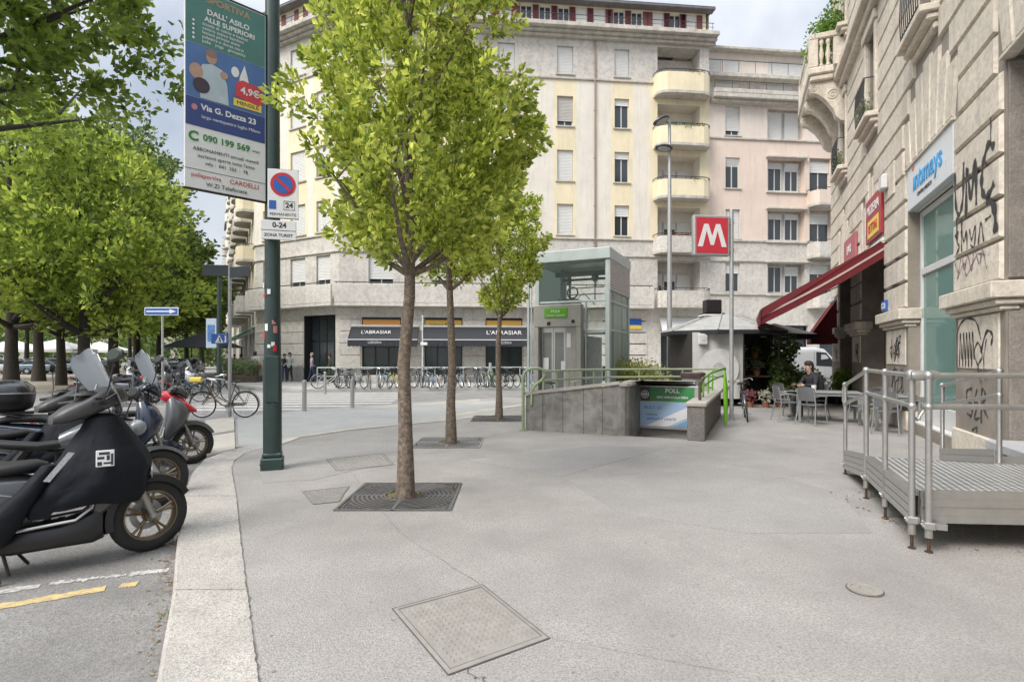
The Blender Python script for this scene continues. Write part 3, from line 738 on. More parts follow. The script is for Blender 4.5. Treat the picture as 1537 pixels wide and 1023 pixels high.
for (a, b), col, lab in zip(shops[:3], ('c98f4e', 'c9a24a', 'd0a24c'), ('plain orange fascia sign over the left corner shop window', 'yellow fascia sign with black script over the middle shop window', 'yellow ochre fascia sign over the right shop window near the lift')):
    t = thing('fascia_sign', lab, 'sign', MV+TM.to_3x3() @ Vector((a+.05, 0, 3.22)), math.atan2(MD.y, MD.x), 'fascia signs of the corner shops')
    s = MB(); s.bbox(0, b-a-.1, .02, .12, 0, .58, .01); s.build('panel', mat('fascia_'+col, col, .6, var=.06), t)
    s = MB(); s.box(-.02, b-a-.08, .0, .14, .585, .72); s.build('frame', M['black'], t)
    if 'script' in lab: text(t, 'lettering', 'Joking Pizza', .34, face_front((b-a)/2-.1, .012, .26), M['ink']); 
s = MB(); s.T = Matrix.Translation(MV) @ TM; s.bbox(17.6, 18.7, -.12, -.01, 3.55, 3.95, .01)
o = s.build('shop_sign', M['signblue']); tag(o, 'small blue and yellow shop sign right of the glass lift', 'sign')
s = MB(); s.T = Matrix.Translation(MV) @ TM; s.bbox(17.6, 18.7, -.12, -.01, 3.3, 3.545, .01); s.build('panel', M['yellow'], o)
t, inv = cloth_awning('shop_awning', 'white and green awning over a window behind the tall street lamp', TMw, 19.9, 22.4, 4.0, 3.2, .5, .35, M['signwhite'], None, valm=mat('green_cloth', (.03, .22, .13), .7))
# ---- pink building -----------------------------------------------------------
PX0 = 23.2; PL = 12.
pb = thing('pink_building', 'pale pink apartment block with splayed window bays beside the cream corner block', 'building', MV+MD*PX0)
w2 = MB(); w2.T = TM
pc = [(1.6, .98), ]
bx = (27.19-PX0, 29.77-PX0)
prow = [(5.75, 7.6), (9.2, 11.08), (12.45, 14.42), (15.85, 17.75)]
po = []
for a, b in prow:
    po.append((1.12, 2.1, a, b, .22)); po.append((bx[0], bx[1], a-.15, b+.05, .5))
po += [(6.9, 8.4, 9.0, 11.2, .3), (6.9, 8.4, 12.4, 14.6, .3), (6.9, 8.4, 5.7, 7.6, .3), (.6, 2.6, .1, 3.6, .4), (3.6, 6.8, .1, 3.6, .4), (7.6, 10.4, .1, 3.6, .4), (9.3, 10.3, 9.2, 11.1, .22), (9.3, 10.3, 12.5, 14.4, .22)]
def mfP(x, z): return 2 if z < 9.05 else 0 if z < 15.65 else 1
facade(w2, 0, PL, 0, 18.3, po, mfP, [], [9.05, 15.65])
for a_, b__ in prow: w2.quad((bx[0], .5, a_-.15), (bx[1], .5, a_-.15), (bx[1], .5, b__+.05), (bx[0], .5, b__+.05), 2)
for z_ in (5.7, 9.0, 12.4): w2.quad((6.9, .3, z_), (8.4, .3, z_), (8.4, .3, z_+2.3), (6.9, .3, z_+2.3), 2)
w2.quad((PL, 0, 0), (PL, 10, 0), (PL, 10, 18.3), (PL, 0, 18.3), 0)
w2.T = TM @ TR(0, 1.3, 0); facade(w2, 0, PL, 18.3, 20.0, [(1, 2.8, 18.45, 19.9, .1), (4.2, 6.6, 18.45, 19.9, .1), (7.5, 9, 18.45, 19.9, .1)], lambda x, z: 2)
w2.T = TM @ TR(0, 1.6, 0); facade(w2, 0, PL, 20.3, 22.1, [(.3, 1.6, 20.4, 21.7, .1), (2.0, 2.9, 20.4, 21.7, .1), (5, 7.6, 20.4, 21.7, .1), (9.2, 10.6, 20.4, 21.7, .1)], lambda x, z: 1)
w2.build('wall', [pinkr, pinkl, stone], pb)
for i, (a, b) in enumerate(prow):
    window(pb, TM, 1.61, a, .98, b-a, ['half', 'down', 'tilt', 'most'][i])
    for j in (0, 1):
        x = bx[0]+.72+j*1.16; window(pb, TM, x, a, .98, b-a-.1, [['open', 'half'], ['third', 'third'], ['third', 'tilt'], ['down', 'down']][i][j], y=.46, sill=False)
for c, z in ((7.65, 9.0), (7.65, 12.4), (7.65, 5.7)): window(pb, TM, c, z, 1.5, 2.0, 'half', y=.28, sill=False)
for z in (9.2, 12.5): window(pb, TM, 9.8, z, 1.0, 1.9, 'down')
T1 = TM @ TR(0, 1.3, 0); T2 = TM @ TR(0, 1.6, 0)
for c, w_ in ((1.9, 1.8), (5.4, 2.4), (8.25, 1.5)): window(pb, T1, c, 18.45, w_, 1.45, 'third', y=.09, sill=False)
for c, w_ in ((.95, 1.3), (2.45, .9), (6.3, 2.6), (9.9, 1.4)): window(pb, T2, c, 20.4, w_, 1.3, 'down', y=.09, sill=False)
b_ = MB(); b_.T = TM
b_.bbox(.05, PL+.3, -.7, 1.6, 18.0, 18.28, .03); b_.bbox(.05, PL+.3, -.7, -.55, 18.285, 18.55, .02); b_.bbox(.05, PL, -.45, 0, 17.82, 17.99, .02)
for z in (9.05, 15.65, 5.6, 7.75): b_.bbox(.05, PL, -.09, .0, z-.06, z+.06, .015)
b_.bbox(.05, PL+.2, .6, 3.0, 20.0, 20.28, .02)
b_.bbox(.05, PL+.2, 1.1, 9, 22.1, 22.3, .03)
for a, bb in prow:   # splayed hoods
    b_.bbox(bx[0]-.12, bx[1]+.12, -.12, .0, a-.24, a-.15, .01); b_.bbox(bx[0]-.12, bx[1]+.12, -.25, .0, bb+.06, bb+.16, .01)
b_.build('cornice', corn, pb)
r = MB(); r.T = TM
for (y, z, h_) in ((-.62, 18.55, .5), (.68, 20.28, .8)):
    r.tube([(.1, y, z+h_), (PL, y, z+h_)], .025, 5)
    for i in range(11): r.tube([(.1+i*1.15, y, z), (.1+i*1.15, y, z+h_)], .016, 5)
r.build('railing', rail, pb)
r = MB(); r.T = TM; r.bbox(5.6, 6.1, 3.0, 3.5, 22.3, 22.75, .03); r.lathe([(.02, .35), (.3, .3), (.3, .1), (.25, .0)], 12, 'z', (5.85, 3.25, 22.8)); r.build('chimney', roofm, pb)
pl3 = [(6.7, 0), (6.75, -.6), (7.0, -.9), (8.3, -.9), (8.55, -.6), (8.6, 0)]
for z in (7.95, 11.3): balcony(pb, TM, 6.7, 8.6, .9, z, z+.98, pinkr if z > 9 else stone, .15, plan=pl3)
balcony(pb, TM, 6.7, 8.6, .9, 4.7, 5.6, stone, .15, plan=pl3)
for a, b in ((.6, 2.6), (3.6, 6.8), (7.6, 10.4)):
    f = MB(); f.T = TM; f.box(a, a+.07, .2, .34, .1, 3.6); f.box(b-.07, b, .2, .34, .1, 3.6); f.box(a+.07, b-.07, .2, .34, 3.5, 3.6); f.box(a+.07, b-.07, .2, .34, 2.6, 2.7)
    o = f.build('shop_window', M['black'], pb); p = MB(); p.T = TM; p.box(a+.07, b-.07, .28, .3, .1, 2.6); p.box(a+.07, b-.07, .28, .3, 2.7, 3.5); p.build('pane', M['pane'], o)
# rooms behind: a third block beyond the side street so no gap shows past the pink one
# ---- far wing buildings on the left street ------------------------------------
for k, (off, L_, h_, mm, lab) in enumerate(((0, 20, 21.5, cream, 'cream apartment house further down the left street with stacked balconies'), (20.3, 26, 24.5, mat('grey_render', (.44, .42, .40), .9, var=.08), 'grey apartment house farthest down the left street'))):
    P = MV+PW-dW*(off+L_+.3); hb = thing('apartment_house', lab, 'building', P); T_ = frame((0, 0, 0), dW)
    w3 = MB(); w3.T = T_; cs = [1.7+i*3.3 for i in range(int(L_/3.3))]; zz = [5.6+3.3*i for i in range(5)]
    facade(w3, 0, L_, 0, h_, [(c-.55, c+.55, z, z+2, .22) for c in cs for z in zz]+[(c-1, c+1, .3, 3.1, .3) for c in cs], lambda x, z: 0); w3.quad((0, 0, 0), (0, 9, 0), (0, 9, h_), (0, 0, h_), 0)
    w3.build('wall', [mm], hb)
    for c in cs:
        for z in zz:
            window(hb, T_, c, z, 1.1, 2.0, st.choice(['down', 'half', 'open']), sill=False)
            if int(c) % 2 == 0: balcony(hb, T_, c-1.1, c+1.1, 1.1, z-.3, z+.75, mm)
        f = MB(); f.T = T_; f.box(c-1, c+1, .2, .3, .3, 3.1); f.build('shop_window', M['pane'], hb)
    r = MB(); r.T = T_; r.bbox(-.3, L_+.3, -.6, 9, h_, h_+.35, .04); r.build('roof', roofm, hb)
# long pale building behind the square on the left
bl = thing('long_building', 'long pale building behind the square seen between the tree trunks', 'building', (-150, 100, 0))
w3 = MB(); facade(w3, 0, 115, 0, 17, [(2+i*4, 3.5+i*4, 1.5+j*3.6, 3.6+j*3.6, .3) for i in range(25) for j in range(4)], lambda x, z: 0); w3.quad((115, 0, 0), (115, 12, 0), (115, 12, 17), (115, 0, 17)); w3.build('wall', mat('far_wall', (.40, .37, .33), .9, var=.15, scale=.3), bl)
w3 = MB(); w3.box(0, 1.5, .25, .3, 0, 2.1); o = w3.build('window', M['pane'], bl); o.location = (2, 0, 1.5)
for i in range(25):
    for j in range(4):
        if i+j: c = o.copy(); C.objects.link(c); c.location = (2+i*4, 0, 1.5+j*3.6)
w3 = MB(); w3.bbox(-.4, 115.4, -.6, 12, 17, 17.5, .05); w3.build('roof', roofm, bl)

# plants on the balconies of the corner building
lmW = leafmat('balcony_leaf', (.08, .13, .04), (.28, .32, .14)); rnd = random.Random(31)
for z, lab, n_ in ((16.0, 'row of trailing plants along the fourth floor curved balcony', 9), (9.15, 'row of red flowering plants on the second floor curved balcony', 6), (19.35, 'few plants at the right end of the top curved balcony', 3), (12.6, 'sparse plants on the third floor curved balcony', 3)):
    o = MB(); P0 = MV+MD*21.2+MN*.9+Vector((0, 0, z))
    for i in range(n_):
        x = (i/(max(1, n_-1))-.5)*2.3 if n_ > 3 else .5+i*.3; q = MD*x-MN*.06*x*x*1.2; leaves(o, (q.x, q.y, .02), (.2 if n_ > 3 else .34, .1, .17), 26, .12, rnd)
    t = o.build('balcony_plant', leafmat('red_flower', (.10, .12, .04), (.42, .08, .07)) if z < 10 else lmW); t.location = P0; tag(t, lab, 'plant')
# ------------------------------------------------------------------ the stone palazzo on the right
dR = Vector((-.3845, -.923, 0)).normalized(); AR = -dR; NR = Vector((dR.y*-1, dR.x, 0))   # NR inward
NR = Vector((-dR.y, dR.x, 0))
RP = Vector((6.66, 7.37, 0)); TL = 15.
RO = RP+AR*TL
rb = thing('stone_palazzo', 'old stone palazzo on the right with rusticated blocks and graffiti', 'building', RO)
TRb = frame((0, 0, 0), dR)
def X(t): return TL-t
ZR = 17.5
opn = [(X(4.6), X(1.845), .22, 5.52, .45), (X(9.35), X(6.55), .05, 4.5, .9), (X(13.15), X(10.95), .05, 4.5, .9), (X(0), X(-2.6), .35, 5.6, 1.2)]
wr = [(2.95, .95), (8.2, 1.0), (12.9, 1.0), (-1.3, 1.0)]
wr = [(3.3, 1.0), (7.95, 1.05), (12.2, 1.0), (-1.3, 1.0)]
for c, w_ in wr: opn.append((X(c)-w_/2, X(c)+w_/2, 7.9, 10.3, .35)); opn.append((X(c)-w_/2, X(c)+w_/2, 12.6, 15.2, .35))
wm = MB(); wm.T = TRb
facade(wm, X(15), X(-8), 0, ZR, opn, lambda x, z: 0, [], [2.4])
wm.quad((0, 0, 0), (0, 9, 0), (0, 9, ZR), (0, 0, ZR), 0)
wm.quad((0, 9, 0), (23, 9, 0), (23, 9, ZR), (0, 9, ZR), 0)
wm.build('wall', [palj], rb)
# raised rustication panels, each with a chamfered edge
rp_ = MB(); rp_.T = TRb
def panel(poly, th=.05, b=.028, y0=0.):
    # poly in (x,z), counter clockwise; raised outward (-y)
    n = len(poly); c = Vector((sum(p[0] for p in poly)/n, sum(p[1] for p in poly)/n))
    inner = []
    for i in range(n):
        p0, p1, p2 = Vector(poly[i-1]), Vector(poly[i]), Vector(poly[(i+1) % n])
        d1 = (p1-p0).normalized(); d2 = (p2-p1).normalized(); n1 = Vector((-d1.y, d1.x)); n2 = Vector((-d2.y, d2.x))
        m_ = (n1+n2); m_ = m_/max(.2, m_.dot(n1)); 
        if m_.length > 4: m_ = m_.normalized()*4
        inner.append(p1+m_*b)
    vs = [(x, y0-.001, z) for x, z in poly]+[(p.x, y0-th, p.y) for p in inner]
    rp_.add(vs, [(i, (i+1) % n, n+(i+1) % n, n+i) for i in range(n)]+[tuple(n+i for i in range(n))])
def rect(x0, x1, z0, z1, g_=.022, **k):
    if x1-x0 > .15 and z1-z0 > .12: panel([(x0+g_, z0+g_), (x1-g_, z0+g_), (x1-g_, z1-g_), (x0+g_, z1-g_)], **k)
piers = [(15, 13.15), (10.95, 9.35), (6.55, 4.6), (1.845, 0), (-2.6, -4.6), (-4.6, -6.6)]
H0, HC = 2.62, .575
for a, b in piers:
    for k in range(5 if True else 0): rect(X(a)+.02, X(b)-.02, H0+HC*k, H0+HC*(k+1))
    for k in range(1): panel([(X(a)+.16, 1.4), (X(b)-.16, 1.4), (X(b)-.16, 2.2), (X(a)+.16, 2.2)], .02, .015)
# flat arch fans over the openings
zA, zT = H0+HC*5, 7.3
for (a, b, top) in ((4.6, 1.845, 5.52), (9.35, 6.55, 4.5), (13.15, 10.95, 4.5), (0, -2.6, 5.6)):
    x0, x1 = X(a), X(b); c = (x0+x1)/2; n = 7; zt0 = top+.06
    if top < 5.4:   # wall between lintel and fan level
        pass
    for i in range(n):
        f0, f1 = i/n, (i+1)/n; h = .95+.3*(3-abs(i-3)); zt = min(zt0+h, 7.25); sp = .16
        xa, xb = x0+(x1-x0)*f0, x0+(x1-x0)*f1; ea, eb = (xa-c)*sp*(zt-zt0), (xb-c)*sp*(zt-zt0)
        panel([(xa+.02, zt0), (xb-.02, zt0), (xb+eb-.02, zt), (xa+ea+.02, zt)], .05, .03)
def clipcourse(z0, z1):
    seg = []
    xs = [(X(15), X(-6.6))]
    bl_ = []
    for (a, b, top) in ((4.6, 1.845, 5.52), (9.35, 6.55, 4.5), (13.15, 10.95, 4.5), (0, -2.6, 5.6)):
        x0, x1 = X(a), X(b); c = (x0+x1)/2; n = 7; zt0 = top+.06
        lo = hi = None
        for i in range(n):
            zt = min(zt0+.95+.3*(3-abs(i-3)), 7.25)
            if zt > z0+.05:
                xa, xb = x0+(x1-x0)*i/n, x0+(x1-x0)*(i+1)/n; e_ = .16*(zt-zt0)
                xa += (xa-c)*e_; xb += (xb-c)*e_
                lo = xa if lo is None else min(lo, xa); hi = xb if hi is None else max(hi, xb)
        if lo is not None: bl_.append((lo, hi))
        elif z0 < top: bl_.append((x0, x1))
    for c, w_ in wr:
        if z1 > 7.55 and z0 < 10.6: bl_.append((X(c)-w_/2-.22, X(c)+w_/2+.22))
        if z1 > 12.4 and z0 < 15.5: bl_.append((X(c)-w_/2-.22, X(c)+w_/2+.22))
    bl_.sort(); x = X(15); out_ = []
    for a, b in bl_:
        if a > x+.1: out_.append((x, a))
        x = max(x, b)
    if X(-6.6) > x+.1: out_.append((x, X(-6.6)))
    return out_
z = zA; k = 0
while z < 16.8:
    if not (10.6 < z < 11.5):
        for a, b in clipcourse(z, z+HC): rect(a, b, z, z+HC)
    z += HC; k += 1
rp_.build('rustication', pal, rb)
# ledges: pier capitals, base blocks, string course, cornice
lg = MB(); lg.T = TRb
for a, b in piers:
    x0, x1 = X(a), X(b)
    lg.bbox(x0-.12, x1+.12, -.2, .25, 2.38, 2.61, .015); lg.bbox(x0-.07, x1+.07, -.13, .2, 2.29, 2.375, .02); lg.bbox(x0-.03, x1+.03, -.07, .15, 2.22, 2.285, .02)
    lg.bbox(x0-.03, x1+.03, -.05, .3, 0, .42, .015)
for (a, b, top) in ((4.6, 1.845, 5.52), (9.35, 6.55, 4.5), (13.15, 10.95, 4.5), (0, -2.6, 5.6)):
    lg.bbox(X(a)-.02, X(b)+.02, -.07, .1, top-.01, top+.05, .01)
lg.bbox(X(15)-.1, X(-8), -.22, .02, 10.62, 10.85, .03); lg.bbox(X(15)-.15, X(-8), -.38, .02, 10.855, 11.1, .03); lg.bbox(X(15)-.1, X(-8), -.14, .02, 11.105, 11.4, .03)
lg.bbox(X(15)-.3, X(-8), -.9, .02, 17.2, 17.6, .05); lg.bbox(X(15)-.3, X(-8), -.5, .02, 16.9, 17.195, .05)
for c, w_ in wr:
    for z0 in (7.9, 12.6):
        h_ = 2.4 if z0 < 8 else 2.6
        x0, x1 = X(c)-w_/2, X(c)+w_/2
        lg.bbox(x0-.2, x0-.0, -.09, .05, z0, z0+h_, .015); lg.bbox(x1+.0, x1+.2, -.09, .05, z0, z0+h_, .015); lg.bbox(x0-.25, x1+.25, -.14, .05, z0+h_+.002, z0+h_+.25, .02)
        lg.bbox(x0-.32, x1+.32, -.34, .05, z0-.14, z0-.003, .02); lg.bbox(x0-.26, x1+.26, -.22, .03, z0-.27, z0-.143, .03); lg.bbox(x0-.2, x1+.2, -.1, .03, z0-.42, z0-.273, .03)
lg.build('ledge', pal, rb)
# rough dark stone on the return faces beside the openings
rg = MB(); rg.T = TRb
rg.bbox(X(0)+.004, X(0)+.06, .02, 1.15, .42, 2.2, .01); rg.bbox(X(0)+.004, X(0)+.05, .02, 1.15, 2.65, 5.55, .01)
rg.build('rough_stone', pald, rb)
# interiors behind the shop openings
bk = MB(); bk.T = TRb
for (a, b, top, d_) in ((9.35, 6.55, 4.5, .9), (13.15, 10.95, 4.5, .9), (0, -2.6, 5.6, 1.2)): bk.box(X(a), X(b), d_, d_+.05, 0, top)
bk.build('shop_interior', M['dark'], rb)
def brown(): return mat('brown_wood', (.13, .075, .035), .55, var=.3, scale=6)
for a, b in ((9.35, 6.55), (13.15, 10.95)):
    f = MB(); f.T = TRb; x0, x1 = X(a), X(b)
    for x in (x0, x0+.85, x1-.95, x1-.1): f.bbox(x, x+.1, .55, .68, .05, 4.45, .01)
    f.box(x0+.1, x1-.1, .56, .67, 2.5, 2.65); f.box(x0+.1, x1-.1, .56, .67, 4.3, 4.45); f.box(x1-.85, x1-.1, .58, .62, .05, .9)
    o = f.build('shop_door', brown(), rb); p = MB(); p.T = TRb; p.box(x0+.1, x1-.1, .60, .62, .9, 2.5); p.box(x0+.1, x1-.1, .60, .62, 2.65, 4.3); p.build('pane', glassmat('brown_glass', '20160c', .08, .35), o)
# white framed shop window
x0, x1 = X(4.6), X(1.845); f = MB(); f.T = TRb; y0, y1 = .2, .3
f.bbox(x0, x0+.12, y0, y1, .22, 4.62, .01); f.bbox(x1-.12, x1, y0, y1, .22, 4.62, .01); f.bbox(x0+.12, x1-.12, y0, y1, 4.5, 4.62, .01); f.bbox(x0+.12, x1-.12, y0, y1, 3.28, 3.42, .01); f.bbox(x0+.12, x1-.12, y0, y1, .22, .62, .01)
f.bbox(x0+.0, x1-.0, .05, y0-.003, .0, .2, .01); f.bbox(x0, x1, .02, .19, .203, .25, .008); f.bbox(x0, x1, .12, .199, 4.63, 4.8, .01)
o = f.build('shop_window', M['white'], rb)
p = MB(); p.T = TRb; p.box(x0+.12, x1-.12, .24, .255, .62, 3.28); p.box(x0+.12, x1-.12, .24, .255, 3.42, 4.5)
p.build('pane', glassmat('teal_glass', '8fb3ab', .05, .38), o)
i_ = MB(); i_.T = TRb; i_.box(x0, x1, 1.6, 1.65, 0, 5.5); i_.box(x0, x1, .3, 1.6, 0, .05); i_.box(x0, x1, .3, 1.6, 5.45, 5.5); i_.box(x0-.05, x0, .3, 1.6, 0, 5.5); i_.box(x1, x1+.05, .3, 1.6, 0, 5.5)
i_.build('shop_interior', mat('teal_wall', (.34, .44, .41), .8), rb)
i_ = MB(); i_.T = TRb; i_.box(x0+1.1, x1-.5, 1.0, 1.5, .05, 2.1); i_.box(x0+.3, x0+.9, .9, 1.5, .05, 2.9); i_.build('display_shelf', mat('dark_teal', (.02, .06, .055), .5), rb)
for c, w_ in wr:
    for z0, h_ in ((7.9, 2.4), (12.6, 2.6)):
        window(rb, TRb, X(c), z0, w_, h_, 'open', y=.3, sill=False)
    r = MB(); r.T = TRb; a, b = X(c)-w_/2-.08, X(c)+w_/2+.08
    r.tube([(a, -.02, 8.85), (a, -.3, 8.85), (b, -.3, 8.85), (b, -.02, 8.85)], .018, 5); r.tube([(a, -.3, 8.0), (b, -.3, 8.0)], .014, 5)
    for i in range(10): xx = a+(b-a)*i/9; r.tube([(xx, -.3, 7.95), (xx+.03, -.33, 8.4), (xx, -.3, 8.85)], .01, 4)
    r.build('railing', rail, rb)
# stone balcony with corbels and balusters
bo = MB(); bo.T = TRb; a, b, d_ = X(15.4), X(11.7), 1.15
bo.bbox(a, b, -d_, -.38, 11.15, 11.4, .04); bo.bbox(a+.06, b-.06, -d_+.06, -.38, 10.95, 11.145, .04)
bo.bbox(a+.03, b-.03, -d_+.03, -d_+.22, 12.35, 12.55, .03); bo.bbox(b-.25, b-.03, -d_+.225, -.02, 12.35, 12.55, .03)
bo.bbox(b-.3, b-.02, -d_+.02, -d_+.3, 11.405, 12.345, .02); bo.bbox(a+.03, a+.3, -d_+.02, -d_+.3, 11.405, 12.345, .02)
bo.bbox(b-.24, b-.06, -.4, -.0, 11.405, 12.345, .02); bo.bbox(b-.2, b-.1, -d_+.305, -.72, 11.405, 12.345, .01) if False else None
o = bo.build('balcony', pal, rb)
bl2 = MB(); bl2.T = TRb
prof = [(.04, 0), (.075, .04), (.075, .08), (.04, .12), (.05, .25), (.085, .42), (.05, .62), (.04, .75), (.075, .82), (.075, .88), (.05, .94)]
for i in range(11): bl2.lathe(prof, 8, 'z', (a+.5+i*(b-a-1.0)/10, -d_+.13, 11.402))
for i in range(2): bl2.lathe(prof, 8, 'z', (b-.14, -.75+i*.2, 11.402))
parts(bl2, 'baluster', pal, o, True)
cbm = MB(); cbm.T = TRb
for xx in (b-.35, (a+b)/2+.1, a+.5):
    pr = [(-.02, 10.94), (-d_+.1, 10.94), (-d_+.02, 10.8), (-d_+.1, 10.62), (-d_+.3, 10.55), (-.6, 10.3), (-.38, 9.95), (-.3, 9.7), (-.16, 9.55), (-.02, 9.5)]
    n = len(pr); cbm.add([(xx-.16, y, z) for y, z in pr]+[(xx+.16, y, z) for y, z in pr], [tuple(range(n)), tuple(range(2*n-1, n-1, -1))]+[(i, n+i, n+(i+1) % n, (i+1) % n) for i in range(n)])
    for (yy, zz, r_) in ((-.4, 10.45, .2), (-d_+.18, 10.75, .13)):
        sp = []
        for i in range(22): t_ = i/21*4*math.pi; q = r_*(1-i/24); sp.append((xx+.165, yy+q*math.cos(t_), zz+q*math.sin(t_)))
        cbm.tube(sp, .022, 5)
cbm.build('corbel', pal, o)
# graffiti: painted strokes 3 mm proud of the stone
gr = {}
def stroke(t_, z_, pts, w_, y=-.058, key='black'):
    w_ *= 1.35; key = key+'|%.2f|%.2f' % (t_, z_)
    mb = gr.setdefault(key, MB()); mb.T = TRb; P = [Vector((X(t_)+p[0], z_+p[1])) for p in pts]
    Q = []
    for i in range(len(P)-1):
        p0, p1, p2, p3 = P[max(0, i-1)], P[i], P[i+1], P[min(len(P)-1, i+2)]
        for j in range(6):
            s_ = j/6; Q.append(.5*((2*p1)+(p2-p0)*s_+(2*p0-5*p1+4*p2-p3)*s_*s_+(3*p1-p0-3*p2+p3)*s_**3))
    Q.append(P[-1]); L1 = []; L2 = []
    for i, q in enumerate(Q):
        d = (Q[min(i+1, len(Q)-1)]-Q[max(i-1, 0)])
        d = d.normalized() if d.length > 1e-6 else Vector((1, 0)); n = Vector((-d.y, d.x)); ww = w_*(.75+.35*math.sin(i*1.3))/2
        L1.append((q.x+n.x*ww, y, q.y+n.y*ww)); L2.append((q.x-n.x*ww, y, q.y-n.y*ww))
    k_ = len(Q); mb.add(L1+L2, [(i, i+1, k_+i+1, k_+i) for i in range(k_-1)])
# big tag "UMC" with drips
B0 = 1.7
stroke(B0, 3.75, [(0, .85), (.05, .3), (.2, .12), (.35, .35), (.38, .9)], .07)
stroke(B0, 3.75, [(.48, .0), (.52, .75), (.68, .25), (.84, .8), (.88, .1)], .08)
stroke(B0, 3.75, [(1.5, .75), (1.3, .85), (1.12, .6), (1.08, .3), (1.25, .12), (1.5, .25)], .09)
stroke(B0, 3.75, [(1.25, .1), (1.5, -.1), (1.55, -.45)], .12); stroke(B0, 3.75, [(1.4, 1.2), (1.38, .8)], .03); stroke(B0, 3.75, [(.1, .1), (.08, -.25)], .05); stroke(B0, 3.75, [(.3, .05), (.3, -.2)], .06)
for i, L_ in enumerate(([(0, .3), (.15, .35), (.1, .2), (.2, .1), (.05, 0)], [(.3, 0), (.3, .3), (.4, .15), (.5, .3), (.52, 0)], [(.62, .3), (.7, .12), (.85, .3), (.8, .0), (.65, .05)], [(.95, .0), (1.05, .3), (1.15, 0)], [(1.2, .3), (1.4, .32)])):
    stroke(B0+.0, 3.3, [(x, z-.05) for x, z in L_], .03)
stroke(B0, 2.85, [(0, .3), (.15, .1), (.3, .35), (.4, .1), (.55, .3), (.7, .05), (.8, .35), (1.0, .1), (1.1, .3), (1.25, .0)], .018, key='purple')
stroke(B0, 2.85, [(.1, .0), (.4, .2), (.5, .0), (.9, .25), (1.2, .2)], .018, key='purple')
yb = -.026
stroke(B0, 1.35, [(-.0, .0), (.0, .6), (.3, .82), (.75, .78), (.95, .5)], .03, yb)
for dx in (0, .14, .26, .38, .5): stroke(B0, 1.35, [(.1+dx, .08), (.14+dx, .62), (.2+dx, .2)], .03, yb)
stroke(B0, 1.35, [(.85, .1), (.7, .3), (.85, .45), (1.0, .25), (.85, .1), (.95, -.15)], .028, yb); stroke(B0, 1.35, [(.95, .3), (1.15, .6), (1.35, .55), (1.3, .4)], .04, yb); stroke(B0, 1.35, [(1.15, .5), (1.05, .2), (1.1, -.1)], .02, yb)
stroke(B0-.25, .6, [(.3, .5), (.1, .45), (.12, .3), (.3, .25), (.28, .08), (.1, .1)], .035, -.006); stroke(B0-.25, .6, [(.5, .5), (.4, .3), (.52, .28), (.4, .05), (.6, .08)], .03, -.006); stroke(B0-.25, .6, [(.65, .0), (.68, .5), (.82, .4), (.7, .28), (.9, .1)], .035, -.006); stroke(B0-.25, .6, [(.3, -.15), (.5, -.08), (.4, -.3), (.6, -.25)], .03, -.006)
for t0, z0, y_ in ((6.3, 1.45, yb), (6.3, .75, -.006), (6.3, 2.95, -.045), (10.7, 1.45, yb), (10.6, 3.0, -.045), (14.6, 1.4, yb), (14.5, 3.2, -.045), (6.2, 3.6, -.045)):
    rr_ = random.Random(int(t0*100+z0*10))
    for q in range(6):
        xx = rr_.uniform(.1, .5)+q*.12; pts = [(xx+rr_.uniform(-.15, .25), rr_.uniform(0, .6)) for _ in range(5)]; stroke(t0-.1, z0, pts, .03, y_)
for kk in gr:
    k_ = kk.split('|')[0]; gr[kk].build('graffiti', mat('spray_'+k_, {'black': (.04, .04, .043), 'purple': (.20, .12, .16)}[k_], .7, var=.3, scale=20), rb)
# shop sign, light box, red sign, small plate, lamp box
def rworld(t_, z_=0, out_=0.): p = RO+TRb.to_3x3() @ Vector((X(t_), -out_, 0)); return Vector((p.x, p.y, z_))
RA = math.atan2(dR.y, dR.x)
t = thing('shop_sign', 'white shop sign with blue lettering over the teal shop window', 'sign', rworld(4.55, 4.64), RA)
s = MB(); s.bbox(0, 2.68, -.03, .11, 0, .88, .01); s.build('panel', mat('sign_panel_pale', (.62, .66, .70), .3, var=.03), t)
text(t, 'lettering', 'ıntımays', .56, face_front(1.3, -.034, .5), mat('sign_blue_letters', (.03, .30, .62), .35), extrude=.008, bold=.009, sx=.95)
text(t, 'lettering', 'CENTRO MEDICO', .11, face_front(1.15, -.034, .18), M['ink'], extrude=.003)
s = MB(); s.ball((.42, -.036, .80), (.05, .01, .06)); s.build('logo', mat('coral', (.65, .18, .12), .5), t)
t = thing('shop_sign', 'red sign with white and yellow lettering above the big red awning', 'sign', rworld(8.2, 4.62, .02), RA)
s = MB(); s.bbox(0, 1.75, -.10, -.04, 0, 1.15, .01); s.build('panel', mat('crimson_panel', (.33, .025, .04), .4), t)
text(t, 'lettering', 'PIZZERIA', .36, face_front(.85, -.106, .82), M['signwhite'], sx=.95); s = MB(); s.box(.3, 1.5, -.112, -.101, .1, .55); s.build('panel', M['yellow'], t); text(t, 'lettering', 'BETTINI', .32, face_front(.9, -.118, .32), M['red'], sx=.85)
t = thing('shop_sign', 'short pink sign left of the red lettered sign above the awning', 'sign', rworld(11.6, 4.55, .02), RA)
s = MB(); s.bbox(0, 1.9, -.10, -.04, 0, .8, .01); s.build('panel', mat('rose_panel', (.42, .12, .14), .5), t); text(t, 'lettering', 'BAR', .4, face_front(.9, -.106, .4), M['signwhite'])
t = thing('light_box', 'pale grey light box high in the doorway at the right edge', 'sign', rworld(-.25, 4.6), RA)
s = MB(); s.bbox(0, 1.9, .35, .55, 0, .9, .02); s.build('panel', mat('sign_panel_pale', (.62, .66, .70), .3), t)
